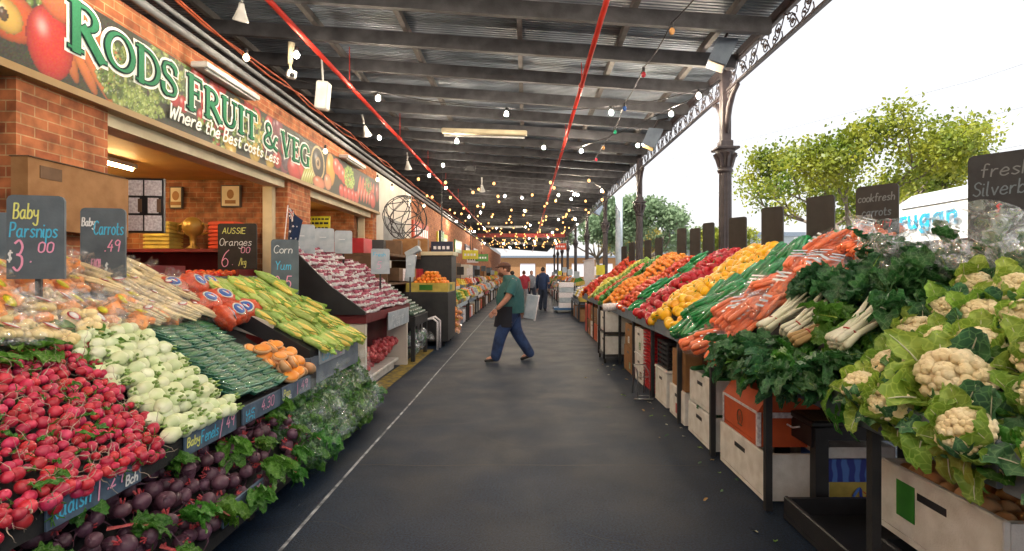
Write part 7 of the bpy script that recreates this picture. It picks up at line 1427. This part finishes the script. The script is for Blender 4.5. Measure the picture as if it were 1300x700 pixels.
# buildings across
t = thing('grey_building', 'low grey blue building with a flat roof far beyond the nearest column', 'building', (20, 70, 0)); MB().bb(17, 34, 68, 78, -.1, 6.2).build('wall', 'board_pale', t); MB().bb(16, 35, 67, 79, 6.2, 6.7).build('roof', 'trim_blue', t)
for k in range(6): f = MB().bb(18+k*2.6, 20+k*2.6, 67.9, 67.98, 2.2, 4.6).build('window', 'grey_conduit', t); MB().bb(18.1+k*2.6, 19.9+k*2.6, 67.85, 67.89, 2.3, 4.5).build('pane', 'van_glass', f)
t = thing('white_building', 'long pale building far across the street', 'building', (60, 60, 0)); MB().bb(45, 90, 62, 75, -.1, 6).build('wall', 'white_wall', t); MB().bb(44.5, 90.5, 61.5, 75.5, 6, 6.4).build('roof', 'grey_conduit', t)
for k in range(9): f = MB().bb(47+k*4.4, 49.4+k*4.4, 61.9, 61.98, 2, 4.2).build('window', 'grey_conduit', t); MB().bb(47.1+k*4.4, 49.3+k*4.4, 61.85, 61.89, 2.1, 4.1).build('pane', 'van_glass', f)
t = thing('far_building', 'low tan building closing the view beyond the far end of the walkway', 'building', (0, 112, 0)); MB().bb(-26, 22, 108, 120, -.1, 4.6).build('wall', 'card', t); MB().bb(-26.5, 22.5, 107.5, 120.5, 4.6, 5.0).build('roof', 'trim_blue', t)
for k in range(8): f = MB().bb(-22+k*5.2, -19+k*5.2, 107.9, 107.98, .8, 3.4).build('window', 'punnet_white', t); MB().bb(-21.8+k*5.2, -19.2+k*5.2, 107.85, 107.89, .95, 3.25).build('pane', 'van_glass', f)
# overhead wires
mb = MB()
for (x, z) in ((15, 8.2), (15.5, 7.0), (14.5, 5.6)): mb.tube([(x-6, 34, z+.6), (x, 18, z-.1), (x+3, 6, z-.1), (x+4, -6, z+.5)], .006, 4)
tag(mb.build('overhead_wires', 'grey_conduit'), 'thin overhead wires crossing in front of the big tree', 'wires')
# van
def van(x, y0, label):
    """side plane at x faces -X; nose toward +Y"""
    t = thing('delivery_van', label, 'van', (x+1, y0, -.12)); W_ = 1.95; z0 = -.12
    prof = [(0, .45), (0, 2.5), (.12, 2.82), (.5, 2.92), (4.0, 2.92), (4.55, 2.72), (5.25, 1.75), (5.75, 1.35), (5.95, 1.05), (5.95, .45)]
    b = MB(); secs = [(x+.0, 1), (x+.0, 1)]
    def ring(xx, inset): return [(xx, y0+py_, z0+pz_) for py_, pz_ in [(min(max(a, inset), 5.95-inset), min(c_, 2.92-inset) if c_ > 1.5 else c_) for a, c_ in prof]]
    rs_ = [ring(x+.14, .10), ring(x+.02, .02), ring(x, 0), ring(x+.0, 0)]
    # cross sections: the side leans inward above the waist
    def sec(k):
        xs_, ins = [(0, .10), (.05, .03), (.12, 0), (W_-.12, 0), (W_-.05, .03), (W_, .10)][k]
        out_ = []
        for a, c_ in prof:
            lean = .16*max(0, (c_-1.2)/1.5) if c_ > 1.2 else 0; xx = xs_+(lean if k < 3 else -lean)
            out_.append((x+xx, y0+min(max(a, ins), 5.95-ins), z0+(c_-ins*.8 if c_ > 2 else c_)))
        return out_
    V = [p for k in range(6) for p in sec(k)]; n = len(prof); F = []
    for k in range(5):
        for i in range(n): j = (i+1) % n; F.append((k*n+i, k*n+j, (k+1)*n+j, (k+1)*n+i))
    F.append(tuple(range(n))); F.append(tuple(range(6*n-1, 5*n-1, -1))); b.add(V, F); bd = b.build('body', 'van_white', t)
    # windows
    def side(yy, zz, o=-.006): lean = .16*max(0, (zz-1.2)/1.5); return (x+lean+o, y0+yy, z0+zz)
    pr_ = [(4.25, 1.35), (4.25, 2.2), (4.5, 2.25), (5.1, 1.6), (5.2, 1.35)]; wn = MB(); wn.add([side(a, c_) for a, c_ in pr_], [tuple(range(5))]); wn.build('side_window', 'van_glass', t)
    wn = MB(); wn.add([(x+.28, y0+4.63, z0+2.62), (x+W_-.28, y0+4.63, z0+2.62), (x+W_-.18, y0+5.28, z0+1.74), (x+.18, y0+5.28, z0+1.74)], [(0, 1, 2, 3)]); wn.build('windscreen', 'van_glass', t)
    for yy in (1.1, 4.9):
        for xx in (x-.01, x+W_-.2):
            wh = MB().tube([(xx, y0+yy, z0+.36), (xx+.21, y0+yy, z0+.36)], .36, 22); w1 = wh.build('wheel', 'rubber', t); MB().tube([(xx-.01, y0+yy, z0+.36), (xx+.0, y0+yy, z0+.36)], .2, 16).build('rim', 'steel', w1)
    ln = MB(); ln.tube([side(.1, 1.15, -.002), side(4.2, 1.15, -.002)], .012, 4).tube([side(.15, 2.72, -.0), side(4.1, 2.72, 0)], .008, 4).tube([side(4.15, .6, 0), side(4.15, 2.4, 0)], .007, 4).build('trim_line', 'grey_conduit', t)
    MB().box((x-.13, y0+5.05, z0+1.6), (.2, .12, .3), bev=.03).build('mirror', 'black_plastic', t)
    for xx in (x+.15, x+W_-.4): MB().box((xx+.12, y0+5.93, z0+.98), (.26, .06, .18), bev=.02).build('headlight', 'punnet_white', t)
    return t
vt = van(5.45, 3.9, 'white delivery van with light blue lettering parked beside the right stall')
def vside(yy, zz): lean = .16*max(0, (zz+.12-1.2)/1.5); return 5.45+lean-.012
# block lettering in bold sans strokes: rugan, reads from far to near as seen from the walkway
mb = MB(); BL = {'r': ([[(0, 0), (0, 1)], arc(.38, .55, .38, .4, 180, 60, 8)], .75), 'u': ([[(0, 1), (0, .4)]+arc(.35, .36, .35, .33, 180, 360, 10)+[(.7, 1)], [(.7, .5), (.7, 0)]], 1.05), 'g': ([arc(.36, .5, .36, .45, 0, 360, 18), [(.72, 1), (.72, -.15)]+arc(.36, -.12, .36, .3, 0, -160, 8)], 1.1), 'a': ([arc(.36, .48, .36, .45, 0, 360, 18), [(.72, 1), (.72, 0)]], 1.1), 'n': ([[(0, 0), (0, 1)], arc(.35, .6, .35, .36, 180, 0, 10)+[(.7, 0)]], 1.05)}
uy_ = Vector((.065, 0, 1)).normalized(); y_ = 7.95; k = 0
for ch in 'rugan':
    st, ad = BL[ch]
    for s in st:
        pts_ = [(a*.19, c_*.165) for a, c_ in s]; k += 1
        ribbon(mb, pts_, .058, Vector((5.585, y_, 2.30)), Vector((0, -1, 0)), uy_, Vector((-1, 0, .065)).normalized(), .03+k*.0003)
    y_ -= ad*.222
mb.build('lettering', 'van_text', vt)
# parked cars further on, low white and silver
def car(x, y0, label, m_):
    t = thing('parked_car', label, 'car', (x+.9, y0+2.2, -.12), group='cars parked across the street'); z0 = -.12
    prof = [(0, .3), (.02, .8), (.25, .95), (.7, 1.0), (1.2, 1.4), (2.6, 1.45), (3.3, 1.0), (4.2, .85), (4.4, .6), (4.4, .3)]; V = []
    for k, (xx, ins) in enumerate(((0, .06), (.08, 0), (1.7, 0), (1.78, .06))):
        for a, c_ in prof: lean = .22*max(0, (c_-.95)/.5); V.append((x+xx+(lean if k < 2 else -lean), y0+min(max(a, ins), 4.4-ins), z0+c_-(ins*.5 if c_ > 1 else 0)))
    n = len(prof); F = [(k*n+i, k*n+(i+1) % n, (k+1)*n+(i+1) % n, (k+1)*n+i) for k in range(3) for i in range(n)]+[tuple(range(n)), tuple(range(4*n-1, 3*n-1, -1))]
    MB().add(V, F).build('body', m_, t); g_ = MB()
    g_.add([(x+.05, y0+.85, z0+1.02), (x+.19, y0+1.25, z0+1.36), (x+.19, y0+2.55, z0+1.38), (x+.05, y0+3.1, z0+1.02)], [(0, 1, 2, 3)]).build('side_window', 'van_glass', t)
    MB().add([(x+.2, y0+.68, z0+1.03), (x+1.58, y0+.68, z0+1.03), (x+1.45, y0+1.12, z0+1.37), (x+.33, y0+1.12, z0+1.37)], [(0, 1, 2, 3)]).build('rear_window', 'van_glass', t)
    for yy in (.8, 3.5):
        for xx in (x-.01, x+1.6): w1 = MB().tube([(xx, y0+yy, z0+.31), (xx+.19, y0+yy, z0+.31)], .31, 18).build('wheel', 'rubber', t); MB().tube([(xx-.01, y0+yy, z0+.31), (xx, y0+yy, z0+.31)], .18, 14).build('rim', 'steel', w1)
car(7.4, 17, 'white car parked beyond the van', 'van_white'); car(7.4, 24, 'silver car parked beyond the white one', 'steel'); car(7.4, 31, 'pale blue car parked far along the street', 'board_pale'); car(7.4, 38, 'second white car parked far along the street', 'van_white'); car(7.4, 45, 'farthest pale car along the street', 'cream_paint')
